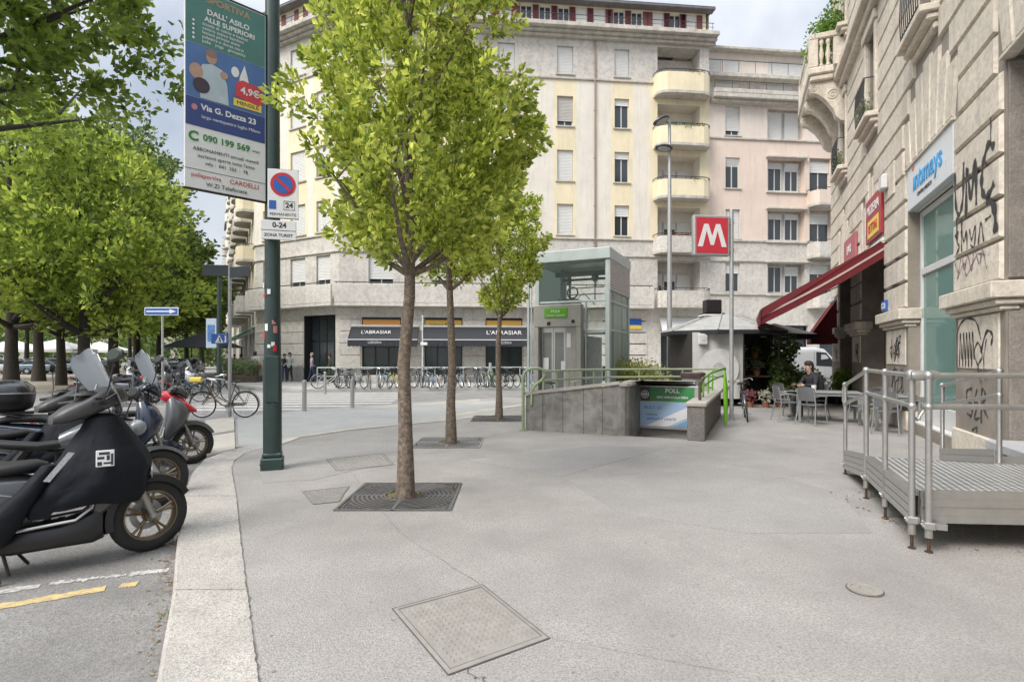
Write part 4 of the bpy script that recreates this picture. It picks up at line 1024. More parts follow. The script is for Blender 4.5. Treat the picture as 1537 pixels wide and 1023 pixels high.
t = thing('street_plate', 'small blue and white plate on the pier beside the brown door', 'sign', rworld(6.5, 2.68, .045), RA)
s = MB(); s.bbox(0, .42, -.06, -.0, 0, .26, .006); s.build('panel', M['signblue'], t); s = MB(); s.box(.03, .39, -.064, -.0605, .06, .2); s.build('panel', M['signwhite'], t)
text(t, 'lettering', 'VIA', .1, face_front(.21, -.067, .13), M['signblue'], extrude=.001)
t = thing('alarm_box', 'small white alarm box on the stone wall above the red sign', 'alarm box', rworld(6.35, 5.3), RA)
s = MB(); s.bbox(0, .9, -.08, -.04, 0, .75, .01); s.build('back_plate', pal, t); s = MB(); s.bbox(.1, .45, -.22, -.081, .25, .6, .03); s.build('cover', M['white'], t)
# balcony plants
leafA = leafmat('leaf_green', (.05, .13, .02), (.16, .28, .04))
rnd = random.Random(5)
for (t0, t1, z0, n_, out_, lab) in ((15, 12, 12.45, 26, .95, 'leafy climbing plants spilling over the stone corner balcony'), (12.3, 11.8, 12.3, 5, .5, 'small bush at the near end of the stone corner balcony'),):
    p0 = rworld((t0+t1)/2, z0, out_); o = MB()
    for i in range(n_):
        q = rworld(rnd.uniform(t1, t0), 0, rnd.uniform(.2, out_))-Vector((p0.x, p0.y, 0)); leaves(o, (q.x, q.y, rnd.uniform(0, 1.5)), (.35, .35, .4), 60, .13, rnd)
    ob = o.build('balcony_plant', leafA); ob.location = p0; tag(ob, lab, 'plant')
for i, (c, _) in enumerate(wr[:3]):
    o = MB(); p0 = rworld(c, 8.0, .2)
    if i == 0: continue
    for k in range(5):
        q = rworld(c+(-.4+.2*k), 0, .2)-Vector((p0.x, p0.y, 0)); leaves(o, (q.x, q.y, .2), (.15, .15, .3), 40, .09, rnd)
    ob = o.build('window_plant', leafmat('pale_leaf', (.16, .2, .1), (.3, .33, .2))); ob.location = p0
    tag(ob, ['', 'pale flowering plant on the nearer palazzo window sill', 'trailing plant on the farther palazzo window sill'][i], 'plant')
# red awnings
Tw = Matrix.Translation(RO) @ TRb
cloth_awning('red_awning', 'large dark red awning sloping out over the café tables', Tw, X(13.2), X(6.45), 4.45, 2.85, 2.76, .42, M['redcloth'], flap=.42)
cloth_awning('red_awning', 'small steep red awning on the far corner pier', Tw, X(14.9), X(13.5), 3.7, 2.4, .85, .35, M['redcloth'], tri=True)
import numpy as np
# ------------------------------------------------------------------ trees
def leafmesh(name, cen, dirs, spread, per, size, m, parent, seed, fold=.10, wid=.27, up=.25):
    rg_ = np.random.default_rng(seed); n = len(cen)
    C_ = np.repeat(np.array(cen, float), per, 0); D_ = np.repeat(np.array(dirs, float), per, 0); N = len(C_)
    sp = np.repeat(np.array(spread, float), per, 0)[:, None]
    t = rg_.random((N, 1))
    off = rg_.normal(0, 1, (N, 3)); off /= np.linalg.norm(off, axis=1)[:, None]
    P = C_ + D_*sp*(t-.35)*1.3 + off*sp*(rg_.random((N, 1))**.6)*.62*(1.15-t*.7)
    d = D_*.8 + off*.9 + rg_.normal(0, .45, (N, 3)); d[:, 2] += up-.55*rg_.random(N); d /= np.linalg.norm(d, axis=1)[:, None]
    r = rg_.normal(0, 1, (N, 3)); r[:, 2] *= .35; a = np.cross(d, r); a = np.cross(d, np.cross(np.array([[0, 0, 1.]])+rg_.normal(0, .45, (N, 3)), d)*1.0)
    a /= np.linalg.norm(a, axis=1)[:, None]+1e-9; b = np.cross(d, a)
    s = size*rg_.uniform(.6, 1.3, (N, 1))
    v = np.empty((N, 4, 3)); v[:, 0] = P; v[:, 1] = P+d*s*.52+a*s*wid+b*s*fold; v[:, 2] = P+d*s; v[:, 3] = P+d*s*.52-a*s*wid+b*s*fold
    me = bpy.data.meshes.new(name); me.vertices.add(N*4); me.vertices.foreach_set('co', v.ravel())
    idx = (np.arange(N)[:, None]*4+np.array([0, 1, 2, 0, 2, 3])[None]).ravel()
    me.loops.add(N*6); me.loops.foreach_set('vertex_index', idx); me.polygons.add(N*2)
    me.polygons.foreach_set('loop_start', np.arange(N*2)*3); me.polygons.foreach_set('loop_total', np.full(N*2, 3))
    me.materials.append(m); me.update(calc_edges=True)
    return link(name, me, parent)
def tree(name, label, base, tr, prof, ncl, per, ls, spread, lm, bm_, seed, group=None, nl=16, top=None, off=(0, 0), rise=.55, cat='tree', trunkpts=None, gap=.0, ups=.25, limbz=None):
    rn = random.Random(seed); t = thing(name, label, cat, base, 0, group); b = MB()
    ztop = prof[-1][0]*.93; z0 = prof[0][0]
    tp = trunkpts or [(rn.gauss(0, .012)*i, rn.gauss(0, .012)*i, ztop*i/9) for i in range(10)]
    b.tube(tp, [tr*(1.25 if i == 0 else 1-.85*i/(len(tp)-1)) for i in range(len(tp))], 12)
    def rad(z):
        for (za, ra), (zb, rb_) in zip(prof, prof[1:]):
            if za <= z <= zb: return ra+(rb_-ra)*(z-za)/(zb-za)
        return .1
    def trunkp(z):
        for p, q in zip(tp, tp[1:]):
            if p[2] <= z <= q[2]: f = (z-p[2])/max(1e-6, q[2]-p[2]); return Vector(p).lerp(Vector(q), f)
        return Vector(tp[-1])
    def edge(a_, z): return rad(z)*(1+.45*noise.noise(Vector((math.cos(a_)*1.5, math.sin(a_)*1.5, z*(.9 if ls < .2 else .35)+seed)))+.12*math.sin(3*a_+z*2+seed))
    cen = []; dr = []; sp = []
    for i in range(nl):
        f = (i+.5)/nl; zt = z0+(prof[-1][0]-z0)*(f**.85)*.93; a_ = i*2.4+rn.uniform(-.4, .4); R_ = edge(a_, zt)*.85
        zs = max(z0*.93 if not limbz else limbz, zt-R_*rise-.2); s_ = trunkp(zs)
        e_ = Vector((math.cos(a_)*R_+off[0]*f, math.sin(a_)*R_+off[1]*f, zt)); mid = s_.lerp(e_, .5)+Vector((0, 0, -.08*R_))
        rr = tr*(.42*(1-f)+.10); b.tube([s_, s_.lerp(mid, .5), mid, mid.lerp(e_, .55), e_], [rr, rr*.8, rr*.6, rr*.38, rr*.12], 6)
        for k in range(3):
            q = s_.lerp(e_, .45+.17*k); g_ = q+Vector((rn.gauss(0, 1), rn.gauss(0, 1), .6+abs(rn.gauss(0, .6)))).normalized()*R_*.38
            b.tube([q, q.lerp(g_, .5)+Vector((0, 0, .03)), g_], [rr*.35, rr*.22, rr*.07], 5)
            cen.append(g_); dr.append((g_-q).normalized()); sp.append(spread)
        cen.append(e_); dr.append((e_-s_).normalized()); sp.append(spread)
    tries = 0
    while len(cen) < ncl and tries < ncl*20:
        tries += 1
        z = rn.uniform(z0, prof[-1][0]); R_ = rad(z)
        if rn.random() > (R_/max(p[1] for p in prof))**1.2: continue
        a_ = rn.uniform(0, 2*math.pi); R_ = edge(a_, z); q = (.25+.75*rn.random()**.55)*R_
        p = Vector((math.cos(a_)*q+off[0], math.sin(a_)*q+off[1], z))
        if gap and noise.noise(p*(.30/spread if ls < .2 else .28/spread)+Vector((seed, 0, 0))) < -gap: continue
        d = Vector((math.cos(a_)*q/R_*1.2, math.sin(a_)*q/R_*1.2, .35+ (z-z0)/(prof[-1][0]-z0)*.5)).normalized()
        cen.append(p); dr.append(d); sp.append(spread*rn.uniform(.6, 1.3))
    b.build('trunk', bm_, t, True, 60)
    leafmesh('crown', cen, dr, sp, per, ls, lm, t, seed, up=ups)
    return t
lmA = leafmat('leaf_yellow_green', (.10, .165, .025), (.60, .67, .14), .52)  # leaf tones vary per leaf; spread widened to paint in backlit contrast
lmB = leafmat('leaf_mid_green', (.04, .085, .015), (.26, .34, .07), .45)
lmC = leafmat('leaf_dark_green', (.03, .065, .016), (.18, .25, .07), .4)
lmD = leafmat('leaf_bright_green', (.06, .12, .018), (.40, .49, .085), .5)
P1, P2, P3 = G(609, 748), G(677, 666), G(749, 629)
gst = None
tree('street_tree', 'nearest young street tree with dense yellow-green leaves and slim trunk', P1, .088,
     [(2.7, .3), (2.95, .9), (3.4, 1.25), (4.0, 1.32), (4.6, 1.15), (5.4, 1.0), (6.2, .85), (7.3, .3)], 620, 60, .082, .19, lmA, M['bark'], 7, gst, nl=24, off=(.1, 0), rise=1.0, gap=.09, ups=.3)
tree('street_tree', 'middle young street tree half hidden behind the nearest one', P2, .09,
     [(3.0, .3), (3.4, .8), (4.2, 1.05), (5.4, 1.0), (6.6, .7), (7.2, .3)], 230, 52, .10, .24, lmA, M['bark'], 12, gst, nl=16, rise=1.0, gap=.04)
tree('street_tree', 'farthest young street tree next to the glass lift', P3, .085,
     [(2.75, .25), (3.1, .7), (3.7, .95), (4.6, 1.0), (5.6, .7), (6.2, .2)], 270, 52, .10, .22, lmA, M['bark'], 23, gst, nl=16, off=(.12, 0), rise=1.0, gap=.05)
# iron tree grates
def grate(c, s_, lab, metal):
    t = thing('tree_grate', lab, 'tree grate', Vector((c.x, c.y, 0)), 0, 'iron tree grates')
    b = MB(); h = s_/2; z = .0125
    for q in range(9):
        r_ = .24+q*.052
        for k in range(4):
            pts = [(r_*math.cos(a), r_*math.sin(a), z) for a in [k*math.pi/2+.06+i*(math.pi/2-.12)/9 for i in range(10)]]
            for p_, q_ in zip(pts, pts[1:]):
                f_ = 1+.026/r_; 
                if max(abs(p_[0]*f_), abs(p_[1]*f_)) < h-.03: b.add([p_, q_, (q_[0]*f_, q_[1]*f_, z), (p_[0]*f_, p_[1]*f_, z), (p_[0], p_[1], .004), (q_[0], q_[1], .004)], [(0, 1, 2, 3), (0, 4, 5, 1)])
    for sx, sy in ((1, 0), (-1, 0), (0, 1), (0, -1)):
        if sx: b.box(min(sx*.2, sx*h), max(sx*.2, sx*h), -.02, .02, .004, z+.001)
        else: b.box(-.02, .02, min(sy*.2, sy*h), max(sy*.2, sy*h), .004, z+.001)
    for k in range(4):
        b.T = RZ(k*math.pi/2)
        b.box(-h, h-.03, h-.03, h, .004, .015); b.add([(h-.03, h-.03, z), (h-.33, h-.03, z), (h-.05, h-.07, z)], [(0, 1, 2)])
        for j in range(5): b.box(h-.07-j*.045, h-.05-j*.045, h-.26+j*.04, h-.04, .004, z)
    b.T = Matrix.Identity(4)
    b.build('grid', metal, t)
    d = MB(); d.prism([(-h+.01, -h+.01), (h-.01, -h+.01), (h-.01, h-.01), (-h+.01, h-.01)], .002, .006); d.build('base', mat('grate_dirt', (.06, .055, .048), .95, var=.3, scale=20), t)
    d = MB(); d.lathe([(.205, .0), (.205, .02), (.225, .02), (.225, .0)], 28); d.build('ring', metal, t)
    d = MB(); rn = random.Random(1)
    d.lathe([(.0, .0075), (.203, .0075)], 20)
    for i in range(160): a = rn.random()*6.28; r_ = .1+.1*rn.random(); leaves(d, (r_*math.cos(a), r_*math.sin(a), .012), (.01, .01, .006), 1, .03, rn)
    d.build('soil', mat('soil_litter', (.17, .15, .07), .95, var=.4, scale=40), t)
grate(G(606, 744), 1.22, 'square iron tree grate around the nearest tree', M['iron'])
grate(G(674, 664), 1.22, 'square iron tree grate around the middle tree', mat('pale_iron', (.26, .255, .245), .75, .2, var=.2, scale=14))
grate(G(747, 628), 1.3, 'square iron tree grate around the tree beside the lift', M['iron'])
gl = 'trees in the square on the left'
def big(label, u, Y, H, Rr, cb_, lm, seed, tr=.3, ncl=420, per=20, ls=.34, sp=.85, off=(0, 0)):
    b = at(u, 534, Y); b.z = RZ0+.05
    tree('plane_tree', label, b, tr, [(cb_, Rr*.45), (cb_+.14*(H-cb_), Rr*.88), (cb_+.4*(H-cb_), Rr), (cb_+.7*(H-cb_), Rr*.8), (cb_+.9*(H-cb_), Rr*.45), (H, Rr*.12)], ncl, per, ls, sp, lm, M['darkbark'], seed, gl, nl=24, off=off, rise=.8, gap=.06)
big('leftmost tall park tree with dark trunk and bright crown', 17, 27, 15.2, 4.8, 3.3, lmD, 31, .30, 560, 24, .32, .8)
big('second park tree from the left behind the motorbikes', 58, 36, 14, 5.0, 4.0, lmB, 32, .33)
big('third park tree from the left with thin straight trunk', 92, 31, 15.6, 4.8, 3.0, lmD, 33, .24, 460, 24)
big('park tree with a thick dark trunk in the middle of the row', 126, 27, 12.2, 4.2, 2.9, lmD, 34, .30, 520, 24, .32, .8, off=(1.2, 0))
big('dark park tree right of the thick trunk, crown against the sky', 170, 40, 20, 5.0, 4.2, lmC, 35, .34, 560, 24, .36, .95)
big('tall sparse park tree whose crown shows sky through it', 205, 47, 20, 4.6, 5.0, lmC, 36, .3, 380, 22, .38, .9)
big('rightmost near park tree above the blue arrow sign', 240, 44, 13, 3.8, 3.4, lmB, 37, .3, 430, 22, .38, .9)
big('park tree behind the grey lamp post by the far cars', 280, 50, 12, 3.4, 4.6, lmB, 38, .22, 380, 22, .4, .9)
big('small far park tree left of the narrow side street facades', 303, 66, 12, 3.0, 4.5, lmB, 39, .3, 300, 20, .5, 1.1)
big('far park tree behind the second trunk from the left', 40, 52, 15, 6, 4.5, lmB, 40, .22, 380, 20, .5, 1.1)
big('far park tree at the back of the square near its centre', 195, 64, 17, 6.5, 5, lmB, 42, .22, 380, 20, .55, 1.2)
big('park tree at the far left edge behind the first trunk', -20, 38, 15, 5.5, 4.6, lmB, 43, .35, 420, 20, .4, .9)
big('farthest park tree closing the end of the avenue', 325, 95, 10, 3, 4, lmC, 44, .35, 260, 18, .7, 1.4)
# overhanging dark tree at the top left
tb = Vector((-11.8, 8.6, RZ0))
t = tree('plane_tree', 'large dark tree overhanging the top left corner', tb, .3, [(6.3, 1.5), (7.0, 4.2), (8.2, 5.6), (9.8, 5.2), (11.5, 3.5), (13, 1)], 800, 46, .19, .52, leafmat('leaf_overhang', (.05, .10, .014), (.22, .30, .045), .45), M['darkbark'], 51, None, nl=26, off=(.6, .2), rise=.75, gap=.38)
# ------------------------------------------------------------------ station entrance
se = thing('station_entrance', 'station stairwell with granite parapets and a lit route panel', 'station entrance', SO, math.atan2(BX.y, BX.x))
gw = mat('dark_granite_wall', (.17, .163, .15), .6, var=.3, scale=1.6, bump=.3, bscale=60, col2=(.33, .315, .29), mott=.75, mscale=3.5, streak=.5)
gp = mat('speckled_granite', (.24, .225, .205), .85, var=.2, scale=4, bump=.6, bscale=90, col2=(.10, .095, .09), mott=.8, mscale=60, thr=(.45, .58))
cap = mat('stone_cap', (.40, .37, .33), .7, var=.15, scale=5)
b = MB(); xs = [-.04, .35, .8, 1.25, 1.65, 2.0, 2.1, 2.16]; ft = lambda x: .75+.13*(x+.04)
def yb_(x): return 0 if x <= 2.0 else (.03 if x < 2.13 else .12)
for a, c in zip(xs, xs[1:]):
    ya, yc = yb_(a), yb_(c)
    b.add([(a, ya, -.9), (c, yc, -.9), (c, yc, ft(c)), (a, ya, ft(a)), (a, .25, -.9), (c, .25, -.9), (c, .25, ft(c)), (a, .25, ft(a))], [(0, 1, 2, 3), (4, 7, 6, 5), (3, 2, 6, 7)])
b.quad((-.04, 0, -.1), (-.04, .25, -.1), (-.04, .25, .75), (-.04, 0, .75)); b.quad((2.16, .12, -.9), (2.16, .25, -.9), (2.16, .25, 1.03), (2.16, .12, 1.03))
b.box(1.94, 2.16, .25, 1.35, -.9, .98)
b.build('parapet', gw, se)
b = MB()
for x in (.35, .8, 1.25, 1.65): b.box(x-.004, x+.004, -.003, .003, -.05, ft(x))
b.build('joint', M['ink'], se)
b = MB(); b.add([(-.07, -.04, .76), (2.0, -.04, 1.03), (2.0, .29, 1.03), (-.07, .29, .76), (-.07, -.04, .82), (2.0, -.04, 1.09), (2.0, .29, 1.09), (-.07, .29, .82)], [(0, 3, 2, 1), (4, 5, 6, 7), (0, 1, 5, 4), (1, 2, 6, 5), (2, 3, 7, 6), (3, 0, 4, 7)])
b.prism([(2.002, -.04), (2.15, -.01), (2.22, .1), (2.22, 1.55), (3.3, 1.55), (3.3, 1.3), (1.9, 1.3), (1.9, .29), (2.002, .29)], 1.0, 1.06)
b.build('capstone', cap, se)
b = MB(); b.box(1.6, 3.3, 1.36, 1.52, -2.4, .995); b.box(1.5, 1.58, .06, 1.36, -2.4, -.02); b.box(1.5, 3.4, 1.33, 1.355, -2.4, .0); b.box(3.31, 3.40, .06, 1.33, -2.4, -.01); b.box(1.5, 3.4, .0, .055, -2.4, -.36)
for i in range(9): b.box(3.2-.28*(i+1)-.0, 3.31-.28*i, .06, 1.33, -2.4, -.16*(i+1)) if i < 5 else None
b.build('stair', gp, se)
b = MB(); b.bbox(3.3, 3.62, -.04, .3, 0, .64, .012); b.build('pillar', gp, se)
b = MB(); b.bbox(3.27, 3.65, -.07, 4.8, .645, .72, .012); b.build('capstone', cap, se)
b = MB(); b.box(3.34, 3.60, .3, 4.78, 0, .64); b.build('side_wall', mat('brown_granite', (.10, .085, .075), .6, var=.2, scale=3), se)
b = MB(); b.bbox(1.72, 3.4, 1.22, 1.32, .02, .96, .01); pn = b.build('route_panel', M['alu'], se)
b = MB(); b.box(2.17, 3.3, 1.214, 1.2195, .62, .93); b.build('green_band', M['signgreen'], pn)
b = MB(); b.box(2.17, 2.38, 1.211, 1.2135, .62, .93); b.build('dark_square', mat('dark_grey_print', (.05, .055, .06), .4), pn)
b = MB(); b.lathe([(.07, 1.209), (.085, 1.209), (.085, 1.2105), (.07, 1.2105)], 20, 'y', (2.275, 0, .77)); b.lathe([(.03, 1.209), (.045, 1.209), (.045, 1.2105), (.03, 1.2105)], 16, 'y', (2.275, 0, .77)); b.box(2.2, 2.35, 1.2092, 1.2105, .76, .78); b.build('emblem', M['signwhite'], pn)
b = MB(); b.box(2.17, 3.3, 1.214, 1.2195, .08, .61); b.build('blue_poster', mat('pale_blue_print', (.32, .45, .62), .4, var=.04), pn)
b = MB(); b.prismy([(2.3, .085), (2.75, .085), (3.3, .35), (3.3, .58)], 1.2105, 1.2135); b.build('white_band', M['signwhite'], pn)
b = MB(); b.prismy([(2.85, .085), (3.3, .085), (3.3, .29)], 1.2105, 1.2135); b.build('blue_corner', mat('mid_blue_print', (.18, .33, .5), .4), pn)
text(pn, 'lettering', 'POLL', .13, face_front(2.85, 1.213, .85), M['signwhite'], extrude=.002, bold=.004)
text(pn, 'lettering', 'MM2 AMENDOLA FIERA', .062, face_front(2.85, 1.213, .71), M['signwhite'], extrude=.002, bold=.001)
text(pn, 'lettering', 'BUILT_SC', .09, face_front(2.45, 1.213, .48), M['signblue'], extrude=.002); text(pn, 'lettering', 'STAZIONE', .05, face_front(2.42, 1.209, .33), M['ink'], extrude=.002)
text(pn, 'lettering', 'ADDUCI P LINATE', .075, face_front(2.62, 1.208, .24), M['signblue'], extrude=.002)
b = MB(); b.bbox(1.9, 3.3, 1.30, 1.36, .93, .99, .01); b.build('panel_top', M['black'], se)
# handrails
b = MB(); p = lambda x, y, z: (x, y, z)
b.tube([(-.08, -.06, 0), (-.08, -.06, 1.12), (-.05, -.03, 1.26), (.05, .04, 1.33), (.2, .1, 1.34), (.3, .15, 1.3), (.34, .17, 1.2), (.28, .12, 1.08), (.16, .05, .98), (.1, .0, .88), (.1, -.03, .55)], .032, 10)
b.lathe([(.0, .02), (.1, .02), (.1, 0)], 16, 'z', (-.08, -.06, 0))
o = b.build('hoop_post', mat('lime_steel', (.33, .42, .25), .35, .5, var=.1), se, True)
b = MB(); z1, z2 = 1.27, 1.07
L1_ = [(.3, .15, z1), (.8, 1.4, z1), (.95, 2.75, z1), (3.9, 4.6, z1)]
L1_ = [(.30, .15, z1), (.62, 1.5, z1), (1.0, 3.1, z1-.02), (3.7, 4.9, z1-.02)]
for zz in (0, -.2): b.tube([(x, y, z+zz) for x, y, z in L1_], .026, 8)
for i in range(9):
    f = i/8*3; k_ = min(int(f), 2); q = Vector(L1_[k_]).lerp(Vector(L1_[k_+1]), f-k_); b.tube([(q.x, q.y, 0), (q.x, q.y, q.z)], .022, 6)
b.build('handrail', mat('pale_lime_steel', (.42, .48, .33), .38, .4, var=.1), se, True)
b = MB(); b.tube([(3.7, 4.9, z1), (3.5, 3.0, 1.2), (3.45, 1.4, 1.12)], .03, 8); b.tube([(3.7, 4.7, 1.1), (3.5, 3.0, 1.02), (3.45, 1.4, .95)], .022, 8)
for y in (1.4, 2.6, 3.8): b.tube([(3.46, y, .7), (3.47, y, 1.14+(y-1.4)*.04)], .022, 6)
b.build('handrail', M['lime'], se, True)
b = MB(); b.tube([(3.47, .6, .7), (3.47, .6, 1.06), (3.47, 1.5, 1.14)], .03, 8); b.build('handrail', mat('brown_steel', (.10, .07, .055), .5, .4), se, True)
b = MB(); b.loft([(.05, 3.85, 2.3, .03, .05, 2), (.5, 3.86, 2.3, .05, .10, 2), (.95, 3.85, 2.3, .045, .10, 2), (1.25, 3.84, 2.3, .02, .06, 2)], 12, 'z')
lg_ = b.build('lime_fin', mat('bright_lime', (.16, .42, .02), .4, var=.1), se, True)
# glass lift
EF = Vector((2.79, 15.6, 0)); EW, ED, EH = 2.3, 2.6, 4.72
el = thing('glass_lift', 'glass and steel street lift with a green station sign', 'lift', EF-BX*EW, math.atan2(BX.y, BX.x))
es = mat('lift_steel', (.40, .455, .45), .4, .25, var=.08, scale=4)
b = MB(); w_ = .13
for x in (0, EW-w_):
    for y in (0, ED-w_): b.bbox(x, x+w_, y, y+w_, 0, 4.38, .01)
for z in (3.2, 2.35):
    b.bbox(w_, EW-w_, .03, .1, z-.03, z+.03, .008); b.bbox(EW-.1, EW-.03, w_, ED-w_, z-.03, z+.03, .008); b.bbox(.03, .1, w_, ED-w_, z-.03, z+.03, .008); b.bbox(w_, EW-w_, ED-.1, ED-.03, z-.03, z+.03, .008)
for y in (.5, .62, 1.7, 1.85): b.box(EW-.09, EW-.05, y, y+.04, 0, 3.5)
b.box(1.55, 1.6, .04, .1, 0, 3.17)
b.box(-.28, -.22, .05, .11, 0, 4.3); b.box(-.16, -.13, .05, .09, 0, 4.3)
b.build('frame', es, el)
b = MB(); b.bbox(-.05, EW+.03, -.05, ED+.05, 4.385, EH, .02); b.box(.1, EW-.1, .1, ED-.1, 4.3, 4.384); b.build('roof', es, el)
gg = glassmat('lift_glass', 'd4e2dd', .03, .0, ior=1.3)
b = MB(); b.box(w_, EW-w_, .05, .062, 3.24, 4.36); b.box(1.6, EW-w_, .05, .062, .1, 2.3); b.box(1.6, EW-w_, .05, .062, 2.4, 3.16)
b.box(.05, .062, w_, ED-w_, .1, 4.36); b.box(w_, EW-w_, ED-.062, ED-.05, .1, 4.36); b.box(EW-.062, EW-.05, w_, ED-w_, .1, 3.5)
b.build('glass', gg, el)
b = MB(); zl = 3.5
while zl < 4.34: b.box(EW-.029, EW+.012, .0, ED, zl+.008, zl+.072); zl += .08
b.box(EW-.05, EW-.03, .02, ED, 3.5, 4.38); b.build('louvre', mat('bronze_louvre', (.50, .485, .46), .7, .0, var=.1), el)
b = MB(); b.bbox(.06, 1.53, -.28, .02, 2.45, 3.1, .015); b.bbox(.06, .22, -.28, .02, 0, 2.445, .01); b.bbox(1.38, 1.53, -.28, .02, 0, 2.445, .01); b.box(1.0, 1.38, -.1, .02, 0, 2.445)
b.build('door_portal', mat('brushed_beige_steel', (.37, .36, .33), .4, .6, var=.1, scale=5), el)
for x in (.24, .62):
    b = MB(); b.box(x, x+.05, -.06, -.02, .02, 2.44); b.box(x+.32, x+.37, -.06, -.02, .02, 2.44); b.box(x+.05, x+.32, -.06, -.02, .02, .3); b.box(x+.05, x+.32, -.06, -.02, 2.3, 2.44); o = b.build('door', M['steel'], el)
    b = MB(); b.box(x+.05, x+.32, -.045, -.035, .3, 2.3); b.build('pane', mat('door_glass', (.16, .18, .17), .12, spec=.7, var=.1), o)
b = MB(); b.bbox(.42, 1.12, -.31, -.283, 2.72, 3.0, .006); sg = b.build('station_sign', mat('leaf_sign_green', (.10, .30, .02), .4, var=.04), el)
text(sg, 'lettering', 'POLA', .11, face_front(.77, -.313, .0).copy() @ TR(0, 2.9, 0), M['signwhite'], extrude=.002); text(sg, 'lettering', 'MUNICIPIO - AMENDOLA', .05, face_front(.77, -.313, 2.78), M['signwhite'], extrude=.002)
for (x, z, a_, c_) in ((.3, 1.2, .17, .35), (.86, 1.15, .2, .3), (1.05, 1.85, .12, .42)):
    b = MB(); b.box(x, x+a_, -.115 if x > 1 else -.075, -.105 if x > 1 else -.066, z, z+c_); b.build('notice', M['signwhite'], el)
b = MB(); b.box(.5, .6, -.3, -.283, 2.5, 2.6); b.lathe([(.0, -.31), (.05, -.31), (.05, -.28)], 14, 'y', (1.3, 0, 2.6)); b.build('camera', M['black'], el)
b = MB()     # hoist gear and car inside
b.box(.5, .56, .9, .96, 0, 4.3); b.box(.5, .56, 1.7, 1.76, 0, 4.3); b.box(.2, EW-.2, 1.25, 1.33, 4.12, 4.28); b.box(.2, EW-.2, 1.75, 1.82, 4.05, 4.12); b.ball((1.5, 1.3, 4.05), .12); b.tube([(1.5, 1.3, 4.0), (1.5, 1.3, 3.3)], .02, 5)
b.tube([(.6, 1.3, 3.5), (.95, .9, 3.3), (1.1, 1.4, 3.6), (1.5, 1.3, 3.2)], .015, 5); b.lathe([(.16, 0), (.2, .04), (.16, .08)], 16, 'y', (.75, 1.3, 3.62)); b.box(.3, .9, 1.2, 1.8, 3.3, 3.42)
b.tube([(.9, .5, 3.65), (EW-.3, .5, 3.65)], .02, 6); b.tube([(.9, .5, 3.45), (EW-.3, .5, 3.45)], .02, 6)
b.build('hoist', mat('hoist_steel', (.22, .25, .25), .5, .5), el)
b = MB(); b.box(.25, 1.5, .3, 2.1, .05, 2.2); b.build('car', mat('car_steel', (.32, .33, .32), .3, .6, var=.1), el)
# ------------------------------------------------------------------ posts and signs
def post_thing(name, label, cat, loc, r, h, m=None, rz=0):
    t = thing(name, label, cat, loc, rz); b = MB(); b.tube([(0, 0, -.15), (0, 0, h)], r, 14); b.lathe([(0, h+.02), (r*.9, h+.01), (r, h-.01)], 14); b.build('pole', m or M['galv'], t, True); return t
mp = G(1098, 630)
t = post_thing('metro_sign', 'tall grey pole carrying a red box sign with a white M', 'metro sign', mp, .05, 5.25, None, R(8))
b = MB(); b.bbox(-1.03, -.08, -.07, .07, 4.08, 5.08, .02); b.box(-.1, .06, -.03, .03, 4.2, 4.28); b.box(-.1, .06, -.03, .03, 4.88, 4.96); bx_ = b.build('sign_box', M['galv'], t)
b = MB(); b.box(-.97, -.14, -.076, -.0705, 4.14, 5.02); b.box(-.97, -.14, .0705, .076, 4.14, 5.02); b.build('red_face', mat('metro_red', (.52, .03, .05), .4, var=.04), bx_)
def mletter(y0, y1):
    b = MB(); pts = [(-.4, 0), (-.27, 0), (-.17, .36), (-.03, .08), (.05, .08), (.17, .36), (.27, 0), (.4, 0), (.22, .56), (.12, .56), (.01, .28), (-.12, .56), (-.22, .56)]
    b.T = TR(-.555, 0, 4.3)
    b.prismy([(-.38, 0), (-.25, 0), (-.145, .4), (-.04, .04), (.04, .04), (.145, .4), (.25, 0), (.38, 0), (.21, .56), (.10, .56), (0, .26), (-.10, .56), (-.21, .56)], y0, y1); return b
for y0, y1 in ((-.082, -.0765), (.0765, .082)): mletter(y0, y1).build('letter_m', M['signwhite'], bx_)
# street lamp
t = thing('street_lamp', 'tall slim street lamp with two dark oval heads behind the stairwell', 'street lamp', Vector(((1005-CX)/FPX*20, 20, 0)))
b = MB(); b.tube([(0, 0, 0), (0, 0, 1.2), (0, 0, 5), (0, 0, 10.2)], [.11, .10, .085, .05], 12); b.build('pole', M['galv'], t, True)
for z, l_ in ((10.15, -.35), (9.15, -.25)):
    b = MB(); b.tube([(0, 0, z), (l_*.4, -.05, z+.05)], .03, 6); b.build('arm', M['galv'], t)
    b = MB(); b.T = TR(l_, -.15, z) @ Matrix.Rotation(R(-25 if z > 10 else 5), 4, 'Y') @ Matrix.Rotation(R(-20), 4, 'X'); b.ball((0, 0, 0), (.33, .2, .09), 16); b.ball((0, -.02, -.05), (.24, .13, .06), 14, 1); b.build('lamp_head', [mat('lamp_dark', (.05, .06, .06), .35), mat('lamp_glass', (.35, .36, .34), .2)], t, True)
